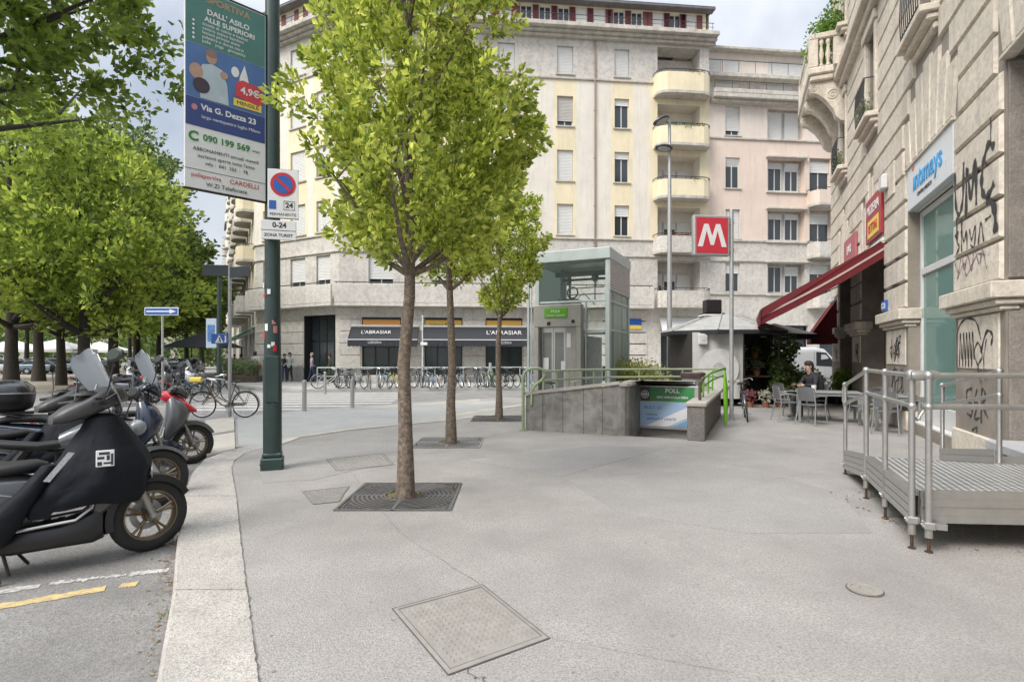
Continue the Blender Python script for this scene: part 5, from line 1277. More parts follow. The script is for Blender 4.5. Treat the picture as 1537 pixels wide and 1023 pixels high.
# banner pole
bp_ = G(409, 703); t = thing('banner_pole', 'thick dark green pole with stickers standing on the kerb', 'lamp post', bp_, R(20))
b = MB()
def oct_(r0, z0, r1, z1): b.loft([(z0, 0, 0, r0, r0, 2.6), (z1, 0, 0, r1, r1, 2.6)], 16, 'z')
oct_(.125, .2, .125, 1.55); oct_(.115, 1.5, .107, 2.2); oct_(.106, 2.2, .09, 9.0); b.build('pole', M['green'], t, True, 30)
b = MB(); b.bbox(-.15, .15, -.15, .15, -.05, .17, .02); b.bbox(-.13, .13, -.13, .13, .17, .24, .02)
for sx in (-1, 1): b.tube([(sx*.14, -.16, .09), (sx*.14, -.13, .09)], .018, 6)
b.build('base', M['green'], t)
b = MB(); b.bbox(-.09, .09, -.135, -.10, .95, 1.6, .008); b.build('hatch', M['green'], t)
st_ = random.Random(4)
for i in range(13):
    a = R(-115+st_.uniform(-45, 55)); z = st_.uniform(1.62, 2.15) if i < 10 else st_.uniform(2.3, 2.7); w_ = st_.uniform(.03, .06); h_ = st_.uniform(.04, .11)
    b = MB(); b.T = RZ(a); r_ = .1165+.0007*i; n = 4
    vs = []
    for k in range(n+1): q = (k/n-.5)*w_/r_; vs += [(r_*math.cos(q)*1.0, r_*math.sin(q), z), (r_*math.cos(q), r_*math.sin(q), z+h_)]
    b.add(vs, [(2*k, 2*k+2, 2*k+3, 2*k+1) for k in range(n)]); b.build('sticker', [M['signwhite'], M['red'], M['signwhite'], M['ink'], mat('pink_sticker', (.5, .2, .2), .5)][i % 5], t)
# banner (faces 45 degrees), left edge nearer
bd_ = Vector((.714, .70, 0)); bo_ = bp_ + Vector((0, -.05, 0)) - bd_*1.08
t = thing('advertising_banner', 'tall vertical advertising banner with green and blue print hung from the green pole', 'banner', bo_, math.atan2(.70, .714))
b = MB(); b.bbox(0, 1.0, -.02, .02, 3.76, 6.35, .004); b.build('sheet', M['signwhite'], t)
b = MB(); b.tube([(-.02, 0, 6.37), (1.08, 0, 6.37)], .018, 8); b.tube([(-.02, 0, 3.745), (1.08, 0, 3.745)], .014, 8); parts(b, 'rod', M['black'], t)
def bp(x0, x1, z0, z1, m_, name='print', y=-.023): b = MB(); b.box(x0, x1, y, y+.0025, z0, z1); return b.build(name, m_, t)
grn = mat('banner_green', (.07, .19, .17), .5, var=.1, scale=3); blu = mat('banner_blue', (.075, .16, .36), .5, var=.15, scale=3); nav = mat('banner_navy', (.035, .06, .20), .5, var=.05)
bp(.01, .99, 5.62, 6.34, grn); bp(.01, .99, 4.93, 5.615, blu); bp(.01, .99, 4.56, 4.925, nav); bp(.0, 1.0, 4.0, 4.006, M['ink'])
F_ = lambda x, z: face_front(x, -.0245, z)
T_ = lambda s, sz, x, z, m_, **k: text(t, 'lettering', s, sz, F_(x, z), m_, extrude=.001, **k)
brown_ = mat('banner_tan', (.35, .26, .16), .5)
T_('SPORTIVA', .12, .52, 6.24, brown_, bold=.004); T_('DALL\' ASILO', .095, .52, 6.08, M['signwhite'], bold=.002); T_('ALLE SUPERIORI', .088, .54, 5.98, M['signwhite'], bold=.002)
for i, s in enumerate(('scuola di calcio e basket', 'centro estivo bambini', 'lezioni private aiuto', 'palestra e danza corsi', 'judo   yoga   ginnastica')):
    T_(s, .058, .2, 5.91-.056*i, M['signwhite'], align='LEFT'); b = MB(); b.ball((.1, -.025, 5.91-.056*i), (.014, .003, .016)); b.build('print', M['signwhite'], t)
def fig(poly, m_, y=-.0245):
    b = MB(); b.prismy(poly, y, y+.001); b.build('print', m_, t)
skin = mat('printed_skin', (.42, .27, .2), .6); pale = mat('printed_shirt', (.42, .50, .55), .6)
fig([(.18, 4.94), (.16, 5.2), (.2, 5.38), (.32, 5.42), (.44, 5.38), (.5, 5.2), (.52, 4.94)], pale)
def disc(cx, cz, rx, rz, m_, y=-.0262): fig([(cx+rx*math.cos(a*.35), cz+rz*math.sin(a*.35)) for a in range(18)], m_, y)
disc(.31, 5.5, .065, .085, skin); disc(.31, 5.55, .07, .05, mat('printed_hair', (.25, .16, .12), .6), -.0275); disc(.13, 5.27, .08, .1, skin); disc(.19, 5.1, .1, .1, mat('printed_glove', (.05, .035, .05), .6), -.0275); disc(.46, 5.32, .05, .05, skin, -.0275)
fig([(.64, 5.2), (.66, 5.38), (.72, 5.55), (.76, 5.4), (.8, 5.2)], M['signwhite']); disc(.6, 5.42, .05, .07, M['signwhite'])
fig([(.6, 5.1), (.62, 5.3), (.7, 5.34), (.94, 5.3), (.98, 5.12), (.9, 5.05)], mat('printed_crimson', (.55, .05, .07), .5), -.0285); text(t, 'lettering', '4,9€', .13, F_(.79, 5.2) @ TR(0, 0, .0055), M['signwhite'], extrude=.001, bold=.003)
fig([(.58, 4.97), (.58, 5.07), (.94, 5.07), (.94, 4.97)], M['yellow'], -.0285); text(t, 'lettering', 'MENSILE', .07, F_(.76, 5.02) @ TR(0, 0, .0055), M['ink'], extrude=.001, sx=1.1)
T_('Via G. Dezza 23', .105, .53, 4.82, M['signwhite'], bold=.003); T_('largo ventiquattro luglio Milano', .058, .56, 4.7, M['signwhite']); disc(.11, 4.8, .035, .04, mat('pin_pink', (.5, .2, .25), .5))
T_('C', .17, .1, 4.42, M['signgreen'], bold=.006); T_('090 199 569', .115, .5, 4.43, M['signgreen'], bold=.003); T_('orari', .05, .87, 4.42, M['ink'])
for i, s in enumerate(('ABBONAMENTI annuali mensili', 'iscrizioni aperte tutto l\'anno', 'info :  041  355  :  78')): T_(s, .062, .5, 4.27-.085*i, M['ink'])
T_('polisportiva', .075, .25, 3.93, M['red']); T_('CARDELLI', .085, .72, 3.93, M['red']); T_('W.ZI Telefonate', .075, .5, 3.83, M['ink'])
# parking sign plates
t = thing('parking_sign', 'no parking sign plate with a blue and red disc on the green pole', 'sign', bp_+Vector((.03, -.17, 0)), R(16))
b = MB(); b.bbox(-.02, .38, -.02, 0, 3.52, 4.2, .006); b.build('plate', M['signwhite'], t)
b = MB(); b.box(-.025, .385, -.012, .004, 3.515, 3.525); b.box(-.025, .385, -.012, .004, 4.196, 4.206); b.build('rim', M['ink'], t)
b = MB(); b.lathe([(0, -.026), (.165, -.026), (.165, -.021)], 32, 'y', (.18, 0, 3.99)); b.build('disc', M['red'], t)
b = MB(); b.lathe([(0, -.030), (.125, -.030), (.125, -.0265)], 32, 'y', (.18, 0, 3.99)); b.build('disc', M['signblue'], t)
b = MB(); b.T = TR(.18, 0, 3.99) @ Matrix.Rotation(R(45), 4, 'Y'); b.box(-.14, .14, -.034, -.0305, -.018, .018); b.build('slash', M['red'], t)
b = MB(); b.box(.0, .09, -.024, -.0205, 3.64, 3.76); b.build('print', M['signblue'], t); b = MB(); b.tube([(.19, -.022, 3.64), (.33, -.022, 3.64), (.33, -.022, 3.76), (.19, -.022, 3.76)], .004, 4, True); b.build('print', M['ink'], t)
text(t, 'lettering', '24', .1, face_front(.26, -.022, 3.7), M['ink'], extrude=.001, bold=.003); text(t, 'lettering', 'PERMANENTE', .055, face_front(.18, -.022, 3.57), M['ink'], extrude=.001)
t = thing('parking_plate', 'lower white plate with two lines of black text under the no parking sign', 'sign', bp_+Vector((.0, -.17, 0)), R(16))
b = MB(); b.bbox(-.08, .38, -.02, 0, 3.22, 3.49, .006); b.build('plate', M['signwhite'], t); b = MB(); b.box(-.08, .38, -.0225, -.0205, 3.345, 3.352); b.build('print', M['ink'], t)
text(t, 'lettering', '0-24', .1, face_front(.16, -.022, 3.42), M['ink'], extrude=.001, bold=.003); text(t, 'lettering', 'ZONA TURIST', .058, face_front(.15, -.022, 3.28), M['ink'], extrude=.001, bold=.001)
# street name pole behind the bicycle
sp_ = G(345, 624); t = post_thing('street_name_pole', 'slim grey pole with two dark street name boards', 'sign post', sp_, .045, 4.05)
b = MB(); b.T = RZ(R(6)); b.bbox(-.68, -.03, -.03, .0, 3.72, 4.02, .01); b.build('name_board', mat('slate_board', (.045, .055, .06), .4, var=.1), t)
b = MB(); b.T = RZ(R(-22)); b.bbox(.02, .74, -.03, .0, 3.68, 3.96, .01); b.build('name_board', mat('slate_board', (.045, .055, .06), .4), t)
t2 = thing('crossing_sign', 'blue pedestrian crossing sign on the slim grey pole', 'sign', sp_+Vector((0, -.06, 0)), R(4))
b = MB(); b.bbox(-.44, -.02, -.03, -.01, 1.92, 2.19, .008); b.build('plate', M['signblue'], t2); b = MB(); b.prismy([(-.34, 1.95), (-.12, 1.95), (-.23, 2.16)], -.034, -.0305); b.build('triangle', M['signwhite'], t2)
b = MB(); b.prismy([(-.26, 1.97), (-.22, 2.02), (-.24, 2.08), (-.21, 2.1), (-.19, 2.02), (-.18, 1.97), (-.21, 1.97), (-.225, 2.0), (-.24, 1.97)], -.037, -.0345); b.build('walker', M['ink'], t2)
b = MB(); b.prismy([(-.1, 1.96), (-.05, 1.96), (-.05, 2.14), (-.09, 2.14), (-.08, 2.05)], -.034, -.0305); b.build('print', M['signwhite'], t2)
# second pole with small banner
q = at(329, 534, 26); q.z = RZ0; t = post_thing('banner_post', 'dark post with a small blue and white banner beyond the bicycle', 'lamp post', q, .1, 5.4, M['green'])
b = MB(); b.bbox(-.62, -.12, -.02, .02, 2.1, 3.5, .01); b.build('small_banner', mat('pale_banner', (.42, .50, .60), .5), t); b = MB(); b.box(-.55, -.2, -.025, -.021, 2.4, 3.2); b.build('print', mat('banner_print_blue', (.08, .2, .45), .5, var=.4, scale=8), t)
# one way sign
q = at(244, 534, 20); q.z = RZ0; t = post_thing('one_way_sign', 'blue one way sign with a white arrow pointing right', 'sign', q, .04, 3.35)
b = MB(); b.bbox(-.62, .62, -.07, -.045, 3.2, 3.49, .01); b.build('plate', M['signwhite'], t); b = MB(); b.box(-.59, .59, -.0735, -.0705, 3.23, 3.46); b.build('face', M['signblue'], t)
b = MB(); b.prismy([(-.54, 3.32), (.3, 3.32), (.3, 3.26), (.54, 3.345), (.3, 3.43), (.3, 3.37), (-.54, 3.37)], -.0775, -.0745); b.build('arrow', M['signwhite'], t)
# bollards
for u, v, lab in ((457, 617, 'nearest steel bollard right of the green pole'), (529, 612, 'steel bollard at the end of the crossing, right of the nearest one'), (488, 588, 'small far bollard by the bicycle rack')):
    t = thing('bollard', lab, 'bollard', G(u, v), 0, 'steel bollards'); b = MB(); r_ = .062
    b.tube([(0, 0, -.1), (0, 0, .8)], r_, 14); b.tube([(0, 0, .815), (0, 0, .86)], r_, 14); b.lathe([(r_, .86), (r_*.8, .9), (0, .915)], 14); b.tube([(0, 0, .8), (0, 0, .815)], r_*.8, 14); b.build('post', M['steel'], t, True)
# manholes
def cover(lab, pts, m_, kind='dots', n=15, name='manhole_cover'):
    P = [G(*p) for p in pts]; c = sum(P, Vector())/4; t = thing(name, lab, 'manhole cover', c)
    P = [p-c for p in P]; b = MB()
    def q(s, t_): return P[0].lerp(P[1], s).lerp(P[3].lerp(P[2], s), t_)
    def ring(e, z): return [(q(x, y).x, q(x, y).y, z) for x, y in ((e, e), (1-e, e), (1-e, 1-e), (e, 1-e))]
    b.add(ring(0, .006)+ring(.035, .009)+ring(.035, .0045)+ring(0, .002), [(i, (i+1) % 4, 4+(i+1) % 4, 4+i) for i in range(4)]+[(4+i, 4+(i+1) % 4, 8+(i+1) % 4, 8+i) for i in range(4)])
    b.build('frame', m_, t)
    b = MB(); b.add(ring(.045, .0072), [(0, 1, 2, 3)]); b.add(ring(.045, .0072)+ring(.045, .003), [(i, (i+1) % 4, 4+(i+1) % 4, 4+i) for i in range(4)])
    for i in range(n):
        for j in range(n):
            s, t_ = .08+.84*(i+.5)/n, .08+.84*(j+.5)/n
            if abs(s-.5) < .06 and abs(t_-.93) < .06 and n > 10: continue
            o = q(s, t_); ex = (q(s+.012, t_)-o); ey = (q(s, t_+.012)-o)
            if kind == 'dots':
                r1 = [o+ex*math.cos(a)*1.35+ey*math.sin(a)*1.35 for a in [k*math.pi/3 for k in range(6)]]; r2 = [o+ex*math.cos(a)*.8+ey*math.sin(a)*.8 for a in [k*math.pi/3 for k in range(6)]]
                b.add([(p.x, p.y, .0074) for p in r1]+[(p.x, p.y, .0125) for p in r2], [(k, (k+1) % 6, 6+(k+1) % 6, 6+k) for k in range(6)]+[tuple(range(6, 12))])
            else:
                sx = 1 if (i+j) % 2 else -1; d1 = ex*2.4+ey*2.4*sx; d2 = (ex*.5-ey*.5*sx)
                v = [o+d1, o+d2, o-d1, o-d2]; b.add([(p.x, p.y, .0078) for p in v]+[(o.x, o.y, .0115)], [(k, (k+1) % 4, 4) for k in range(4)])
    b.build('lid', m_, t)
    b = MB(); b.add(ring(-.012, .0052)+ring(.0, .0054), [(i, (i+1) % 4, 4+(i+1) % 4, 4+i) for i in range(4)]); b.add(ring(.034, .0062)+ring(.046, .0062), [(i, (i+1) % 4, 4+(i+1) % 4, 4+i) for i in range(4)]); b.build('gap', slab, t)
mh = mat('manhole_iron', (.29, .275, .25), .75, .1, var=.18, scale=9, bump=.3, bscale=90, col2=(.25, .225, .19), mott=.5, mscale=14)
cover('large square manhole cover with round studs in the foreground', [(590, 914), (724, 878), (823, 957.5), (673, 1012)], mh, 'dots', 15)
cover('rectangular patterned cover left of the middle tree', [(490, 689), (574, 680), (591, 697), (505.6, 706.5)], mat('pale_cover', (.28, .265, .24), .75, .15, var=.2, scale=12), 'cross', 10)
cover('small patterned cover left of the nearest tree grate', [(453.7, 737.5), (524, 730), (509, 753), (470, 756.6)], mat('grey_cover', (.24, .23, .21), .75, .15, var=.2, scale=12), 'cross', 9)
rm = G(1298, 885); t = thing('manhole_cover', 'small round cover near the ramp posts', 'manhole cover', rm); b = MB(); b.lathe([(.105, .004), (.105, .012), (.085, .012), (.082, .006), (.055, .006), (.053, .011), (.035, .011), (.033, .006), (0, .008)], 32); b.build('lid', mh, t); b = MB(); b.lathe([(.106, .005), (.115, .005)], 24); b.build('gap', slab, t)

lmF = leafmat('far_green', (.04, .08, .02), (.2, .28, .08)); o = MB(); rnd = random.Random(61)
cen = [(rnd.uniform(-120, -18), rnd.uniform(78, 92), abs(rnd.gauss(2.2, 2.0))) for i in range(260)]
ob = leafmesh('far_greenery', cen, [(0, -.3, 1)]*len(cen), [2.2]*len(cen), 46, .9, lmF, None, 5)
tag(ob, 'belt of far shrubs and young trees behind the square', 'greenery', kind='stuff')
# ------------------------------------------------------------------ access ramp
L0 = Vector((3.33, 4.55, 0)); aR = Vector((.3845, .923, 0)).normalized(); bR = Vector((aR.y, -aR.x, 0))
rt = thing('access_ramp', 'aluminium access ramp with tube handrails in front of the doorway on the right', 'ramp', L0, math.atan2(bR.y, bR.x))   # local x = towards the wall, y = along the facade
def dz(y): return .48 if y <= 1.72 else .48-(y-1.72)/(3.12-1.72)*.42
W_ = 1.2
b = MB()
b.prism([(.02, 0), (2.25, .75), (2.9, 2.42), (1.25, 2.3), (W_, 1.72), (.02, 1.72)], .44, .475)
b.add([(.02, 1.725, .475), (W_, 1.725, .475), (W_, 3.12, .06), (.02, 3.12, .06), (.02, 1.725, .44), (W_, 1.725, .44), (W_, 3.12, .03), (.02, 3.12, .03)], [(0, 3, 2, 1), (4, 5, 6, 7), (0, 1, 5, 4), (1, 2, 6, 5), (2, 3, 7, 6), (3, 0, 4, 7)])
dk = b.build('deck', M['alu'], rt)
b = MB()   # raised tread pattern
for i in range(44):
    for j in range(34):
        x, y = .08+i*.058, .08+j*.055+(i % 2)*.027
        if y < .02+max(0, x)*.34 or y > 2.2 or (x > W_-.02 and y > 1.72+.3*(x-W_)/1 and y > 2.25): continue
        if x > 2.25+ (y-.75)*.39-.05: continue
        z = .4765 if y <= 1.7 else .4765-(y-1.72)*.3
        if y > 1.7 and x < W_: continue
        s_ = .017
        b.add([(x-s_, y-.006, z), (x, y-s_*.9, z), (x+s_, y-.006, z), (x+s_, y+.006, z), (x, y+s_*.9, z), (x-s_, y+.006, z), (x, y, z+.006)], [(k, (k+1) % 6, 6) for k in range(6)])
for i in range(20):
    for j in range(22):
        x, y = .08+i*.055, 1.78+j*.06; z = dz(y)-.004
        b.add([(x-.015, y, z), (x, y-.012, z+.003), (x+.015, y, z), (x, y+.012, z-.003), (x, y, z+.007)], [(0, 1, 4), (1, 2, 4), (2, 3, 4), (3, 0, 4)])
b.build('tread', mat('bright_alu', (.72, .72, .70), .35, .6, var=.08), dk)
def channel(par, p, q, zt_p, zt_q, hgt, th=.045, n=4):
    b = MB(); p = Vector(p); q = Vector(q); d = (q-p).normalized(); nn = Vector((-d.y, d.x)) if len(d) == 2 else None
    for k in range(n):
        a0, a1 = k/n, (k+.86)/n; o = 0 if k % 2 == 0 else .012
        for (o_, f0, f1) in ((o, a0, a1),):
            v = []
            for (pt, zt) in ((p, zt_p), (q, zt_q)):
                for s in (-1, 1):
                    for f in (f0, f1): v.append((pt.x+nn.x*(s*th/2+(o if s < 0 else 0)), pt.y+nn.y*(s*th/2+(o if s < 0 else 0)), zt-hgt*(1-f)))
            b.add(v, [(0, 1, 3, 2), (4, 6, 7, 5), (0, 4, 5, 1), (2, 3, 7, 6), (1, 5, 7, 3), (0, 2, 6, 4)])
    v = []
    for (pt, zt) in ((p, zt_p), (q, zt_q)):
        for s in (-.3, .3): v += [(pt.x+nn.x*th*s, pt.y+nn.y*th*s, zt-hgt+.01), (pt.x+nn.x*th*s, pt.y+nn.y*th*s, zt-.01)]
    b.add(v, [(0, 1, 3, 2), (4, 6, 7, 5), (0, 4, 5, 1), (2, 3, 7, 6), (1, 5, 7, 3), (0, 2, 6, 4)])
    return b.build('side_plate', M['alu'], par)
channel(rt, (0, -.0), (0, .83), .50, .50, .27); channel(rt, (0, .86), (0, 1.70), .50, .50, .27)
channel(rt, (0, 1.74), (0, 3.12), .50, .34, .27); channel(rt, (.05, -.02), (2.3, .73), .50, .50, .27)
channel(rt, (W_, 1.86), (W_, 3.6), .62, .36, .24, n=3)
def rpost(x, y, z0, z1, foot=True, adj=.3):
    b = MB(); b.tube([(x, y, adj), (x, y, z1)], .025, 12)
    if foot: b.tube([(x, y, .12), (x, y, adj)], .029, 12)
    b.ball((x, y, z1), .038, 10)
    p = b.build('post', M['alu'], rt, True)
    if foot:
        c = MB(); c.tube([(x, y, .0), (x, y, .13)], .013, 8); c.lathe([(.03, 0), (.03, .01), (.0, .012)], 10, 'z', (x, y, 0)); c.build('foot', mat('rusty_foot', (.10, .06, .04), .7, .5, var=.3, scale=30), p)
        c = MB(); c.bbox(x-.04, x+.04, y-.045, y+.045, adj-.03, adj+.03, .008); c.box(x, x+.12, y-.02, y+.02, adj-.025, adj+.025)
        for s in (-1, 1): c.tube([(x-.047, y+s*.028, adj), (x-.03, y+s*.028, adj)], .008, 6)
        c.build('clamp', M['alu'], p)
ZR1, ZR2 = 1.44, 1.185
rpost(0, 0, 0, ZR1, adj=.24); rpost(0, .90, 0, ZR1, adj=.24); rpost(-.01, 1.72, 0, ZR1+.0, adj=.24); rpost(0, 3.1, 0, 1.21, adj=.13); rpost(.10, -.06, 0, ZR1, adj=.22)
rpost(W_+.02, 1.86, .0, 1.44, False, .35); rpost(W_+.02, 3.62, 0, 1.2, False, .1)
b = MB()
for zz, e in ((ZR1, 0), (ZR2, -.0)):
    b.tube([(0, 0, zz), (0, 1.72, zz)], .021, 10); b.tube([(0, 1.72, zz), (0, 3.1, zz-.23)], .021, 10)
    b.tube([(.06, -.04, zz), (2.35, .72, zz)], .024, 12)
    b.tube([(W_+.02, 1.86, zz), (W_+.02, 3.62, zz-.24)], .021, 10)
for (x, y, z) in ((0, 0, ZR2), (0, .9, ZR2), (0, 1.72, ZR2), (0, 3.1, ZR2-.23), (.1, -.06, ZR2), (W_+.02, 1.86, ZR2)): b.ball((x, y, z), .034, 10)
b.loft([(-.02, -.06, ZR1, .035, .035, 2), (.02, -.055, ZR1, .042, .042, 2), (.15, -.01, ZR1, .042, .042, 2), (.19, .0, ZR1, .03, .03, 2)], 12, 'x')
b.ball((0, .0, ZR1), (.05, .05, .048), 12)
b.tube([(.02, -.02, ZR2), (-.01, -.0, ZR2-.07), (.05, .06, ZR2-.12), (.1, .1, ZR2-.05), (.1, .1, ZR2+.05), (.0, .1, ZR2+.09), (.03, .0, ZR2+.08)], .014, 6)
b.tube([(0, 3.1, 1.2), (.0, 3.24, 1.17), (0, 3.24, .98), (0, 3.1, .955)], .02, 8)
b.build('handrail', M['alu'], rt, True)
b = MB(); q = RO-L0
inv_ = Matrix.Rotation(-math.atan2(bR.y, bR.x), 4, 'Z') @ Matrix.Translation(-L0) @ Tw; b.T = inv_
b.bbox(X(0)+.08, X(-2.55), -.25, 1.1, .36, .475, .01); b.build('threshold', mat('pale_stone_step', (.42, .43, .43), .7, var=.1), rt)
# ------------------------------------------------------------------ café furniture
def make_chair(lab, loc, rz):
    t = thing('cafe_chair', lab, 'chair', loc, rz, 'grey café chairs')
    b = MB(); sh = .45
    b.loft([(sh, 0, 0, .215, .205, 4), (sh+.015, 0, 0, .225, .215, 4), (sh+.03, 0, 0, .215, .205, 4)], 20, 'z'); b.build('seat', cm, t, True)
    b = MB(); vs = []; n = 10
    for i in range(n+1):
        f = i/n*2-1; x = f*.21; y = -.19-.05*(1-f*f); top = .86+.03*(1-f*f)
        vs += [(x, y+.0, .56+.0*f), (x, y-.05, top), (x, y-.062, top), (x, y-.012, .56)]
    b.add(vs, [(4*i+k, 4*i+4+k, 4*i+4+(k+1) % 4, 4*i+(k+1) % 4) for i in range(n) for k in range(4)]+[(0, 1, 2, 3), (4*n+3, 4*n+2, 4*n+1, 4*n)]); b.build('backrest', cm, t, True)
    for sx in (-1, 1):
        b = MB(); b.tube([(sx*.2, .18, sh), (sx*.23, .24, 0)], .014, 8); b.build('leg', cl, t, True)
        b = MB(); b.tube([(sx*.24, -.28, 0), (sx*.205, -.19, sh), (sx*.2, -.23, .72), (sx*.19, -.26, .84)], .014, 8); b.build('leg', cl, t, True)
        b = MB(); b.tube([(sx*.205, -.21, .66), (sx*.25, -.05, .68), (sx*.25, .14, .66), (sx*.215, .17, .46)], .014, 8); b.build('armrest', cl, t, True)
    return t
cm = mat('grey_seat_shell', (.12, .125, .13), .5, var=.1); cl = mat('light_grey_tube', (.30, .31, .31), .4, .4)
def make_table(lab, loc, rz, L_=1.3, W2=.75):
    t = thing('cafe_table', lab, 'table', loc, rz, 'grey café tables')
    b = MB(); b.bbox(-L_/2, L_/2, -W2/2, W2/2, .71, .75, .012); b.build('tabletop', cm2, t)
    b = MB(); b.bbox(-L_/2+.03, L_/2-.03, -W2/2+.03, W2/2-.03, .65, .708, .005); b.build('apron', cm2, t)
    for sx in (-1, 1):
        for sy in (-1, 1): b = MB(); x, y = sx*(L_/2-.06), sy*(W2/2-.06); b.bbox(x-.03, x+.03, y-.03, y+.03, 0, .65, .008); b.build('leg', cm2, t)
cm2 = mat('grey_table', (.24, .245, .245), .45, var=.1)
ra = R(-24.5)
def CP(u, v): return G(u, v)
make_table('grey café table with the seated person behind it', Vector((7.65, 13.25, 0)), ra, 1.35, .8)
make_table('grey café table next to the stone wall, behind the ramp rail', Vector((8.3, 11.9, 0)), ra+.1, .9, .75)
make_chair('leftmost grey chair, drawn up at the left end of the front café table', Vector((6.75, 13.45, 0)), R(-95))
make_chair('grey chair at the left end of the table, just right of the leftmost one', Vector((7.0, 12.75, 0)), R(-60))
make_chair('grey chair in front of the café table with its back to the camera', Vector((7.95, 12.35, 0)), R(10))
make_chair('grey chair seen through the ramp rail at the second table', Vector((7.75, 11.3, 0)), R(-40))
make_chair('grey chair at the far side of the second table by the wall', Vector((8.6, 12.5, 0)), R(170))
make_chair('grey chair beyond the front table next to the hedge', Vector((7.2, 14.3, 0)), R(-150))
t = thing('white_cup', 'white cup on the front café table', 'cup', Vector((7.35, 13.3, .75))); b = MB(); b.lathe([(0, 0), (.045, .0), (.06, .14), (.055, .14), (.04, .01), (0, .01)], 14); b.build('cup_body', M['signwhite'], t, True)
# ------------------------------------------------------------------ people
def person(lab, loc, rz, J, mats, scale=1., group=None, extra=None, hair=(.03, .02, .015)):
    t = thing('person', lab, 'person', loc, rz, group); t.scale = (scale,)*3
    names = list(J); bones = [('pelvis', 'chest', 1), ('chest', 'neck', 1), ('neck', 'head', 0), ('head', 'crown', 0)]
    for s in 'LR': bones += [('chest', 'sh'+s, 1), ('sh'+s, 'el'+s, 1), ('el'+s, 'wr'+s, 5), ('wr'+s, 'ha'+s, 0), ('pelvis', 'hp'+s, 2), ('hp'+s, 'kn'+s, 2), ('kn'+s, 'an'+s, 2), ('an'+s, 'to'+s, 3)]
    rad_ = dict(pelvis=(.155, .115), chest=(.165, .11), neck=(.055, .055), head=(.078, .092), crown=(.07, .085))
    for s in 'LR': rad_.update({'sh'+s: (.065,)*2, 'el'+s: (.045,)*2, 'wr'+s: (.03,)*2, 'ha'+s: (.03, .025), 'hp'+s: (.095,)*2, 'kn'+s: (.065,)*2, 'an'+s: (.045,)*2, 'to'+s: (.04, .035)})
    bm = bmesh.new(); V = {n: bm.verts.new(J[n]) for n in names}
    for a, b_, _ in bones: bm.edges.new((V[a], V[b_]))
    me = bpy.data.meshes.new('p'); bm.to_mesh(me); bm.free(); o = bpy.data.objects.new('p', me); C.objects.link(o)
    sk = o.modifiers.new('s', 'SKIN'); sk.use_smooth_shade = True; sk.branch_smoothing = .6
    for i, n in enumerate(names): me.skin_vertices[0].data[i].radius = rad_[n]; me.skin_vertices[0].data[i].use_root = (n == 'pelvis')
    sb_ = o.modifiers.new('b', 'SUBSURF'); sb_.levels = 2; sb_.render_levels = 2
    bpy.context.view_layer.update()
    m2 = bpy.data.meshes.new_from_object(o.evaluated_get(bpy.context.evaluated_depsgraph_get())); bpy.data.objects.remove(o)
    vs = [v.co.copy() for v in m2.vertices]; fs = [tuple(p.vertices) for p in m2.polygons]; mb = MB()
    def near(c):
        best = None
        for a, b_, k in bones:
            A, B = Vector(J[a]), Vector(J[b_]); d = B-A; t_ = max(0, min(1, (c-A).dot(d)/d.length_squared)); q = (c-A-d*t_).length/(max(rad_[a][0]*(1-t_)+rad_[b_][0]*t_, .03))
            if best is None or q < best[0]: best = (q, k, t_)
        return best
    fi = []
    for f in fs:
        c = sum((vs[i] for i in f), Vector())/len(f); q = near(c); k = q[1]
        fi.append(k)
    mb.v = [tuple(v) for v in vs]; mb.f = fs; mb.m = fi
    h = Vector(J['head']); fw = (Vector(J.get('face', (0, 1, 0)))).normalized(); sd_ = Vector((fw.y, -fw.x, 0))
    mb.T = Matrix.Translation(h) @ Matrix(((sd_.x, fw.x, 0, 0), (sd_.y, fw.y, 0, 0), (0, 0, 1, 0), (0, 0, 0, 1)))
    mb.add([(-.016, .085, .0), (.016, .085, .0), (0, .088, .045), (0, .115, .005)], [(0, 3, 2), (1, 2, 3), (0, 1, 3)], 0)
    for s in (-1, 1): mb.ball((s*.032, .083, .04), .011, 6, 4); mb.ball((s*.083, .0, .02), (.012, .02, .03), 6, 0)
    mb.box(-.022, .022, .08, .092, -.035, -.028, 4)
    for s in 'LR':
        w_ = Vector(J['wr'+s]); ha = Vector(J['ha'+s]); d = (ha-w_).normalized(); a = d.cross(Vector((0, 1, .1))).normalized(); 
        if a.length < .1: a = Vector((1, 0, 0))
        nn = a.cross(d); mb.T = Matrix.Identity(4)
        for k in range(4):
            o_ = ha+a*(-.024+.016*k); L_ = [.062, .072, .068, .052][k]; mb.tube([o_, o_+d*L_*.5+nn*.004, o_+d*L_*.9+nn*.022], [.0085, .008, .006], 6, mi=0)
        o_ = w_.lerp(ha, .4)+a*.03; mb.tube([o_, o_+a*.02+d*.025, o_+a*.022+d*.055+nn*.01], [.011, .009, .007], 6, mi=0)
    mb.T = Matrix.Identity(4)
    mb.build('body', mats+[M['ink'], mats[1]] if len(mats) == 4 else mats, t, True, 60)
    hb = MB(); hb.T = Matrix.Translation(h) @ Matrix(((sd_.x, fw.x, 0, 0), (sd_.y, fw.y, 0, 0), (0, 0, 1, 0), (0, 0, 0, 1)))
    hb.loft([(-.09, 0, -.06, .06, .04, 2.2), (-.03, 0, -.05, .085, .055, 2.2), (.04, 0, -.03, .094, .085, 2.2), (.09, 0, -.01, .096, .1, 2.2), (.135, 0, -.005, .075, .085, 2.2), (.16, 0, -.005, .03, .04, 2)], 14, 'z')
    hb.build('hair', mat('hair_%d' % int(hair[0]*1000), hair, .7, var=.3, scale=60), t, True)
    if extra: extra(t)
    return t
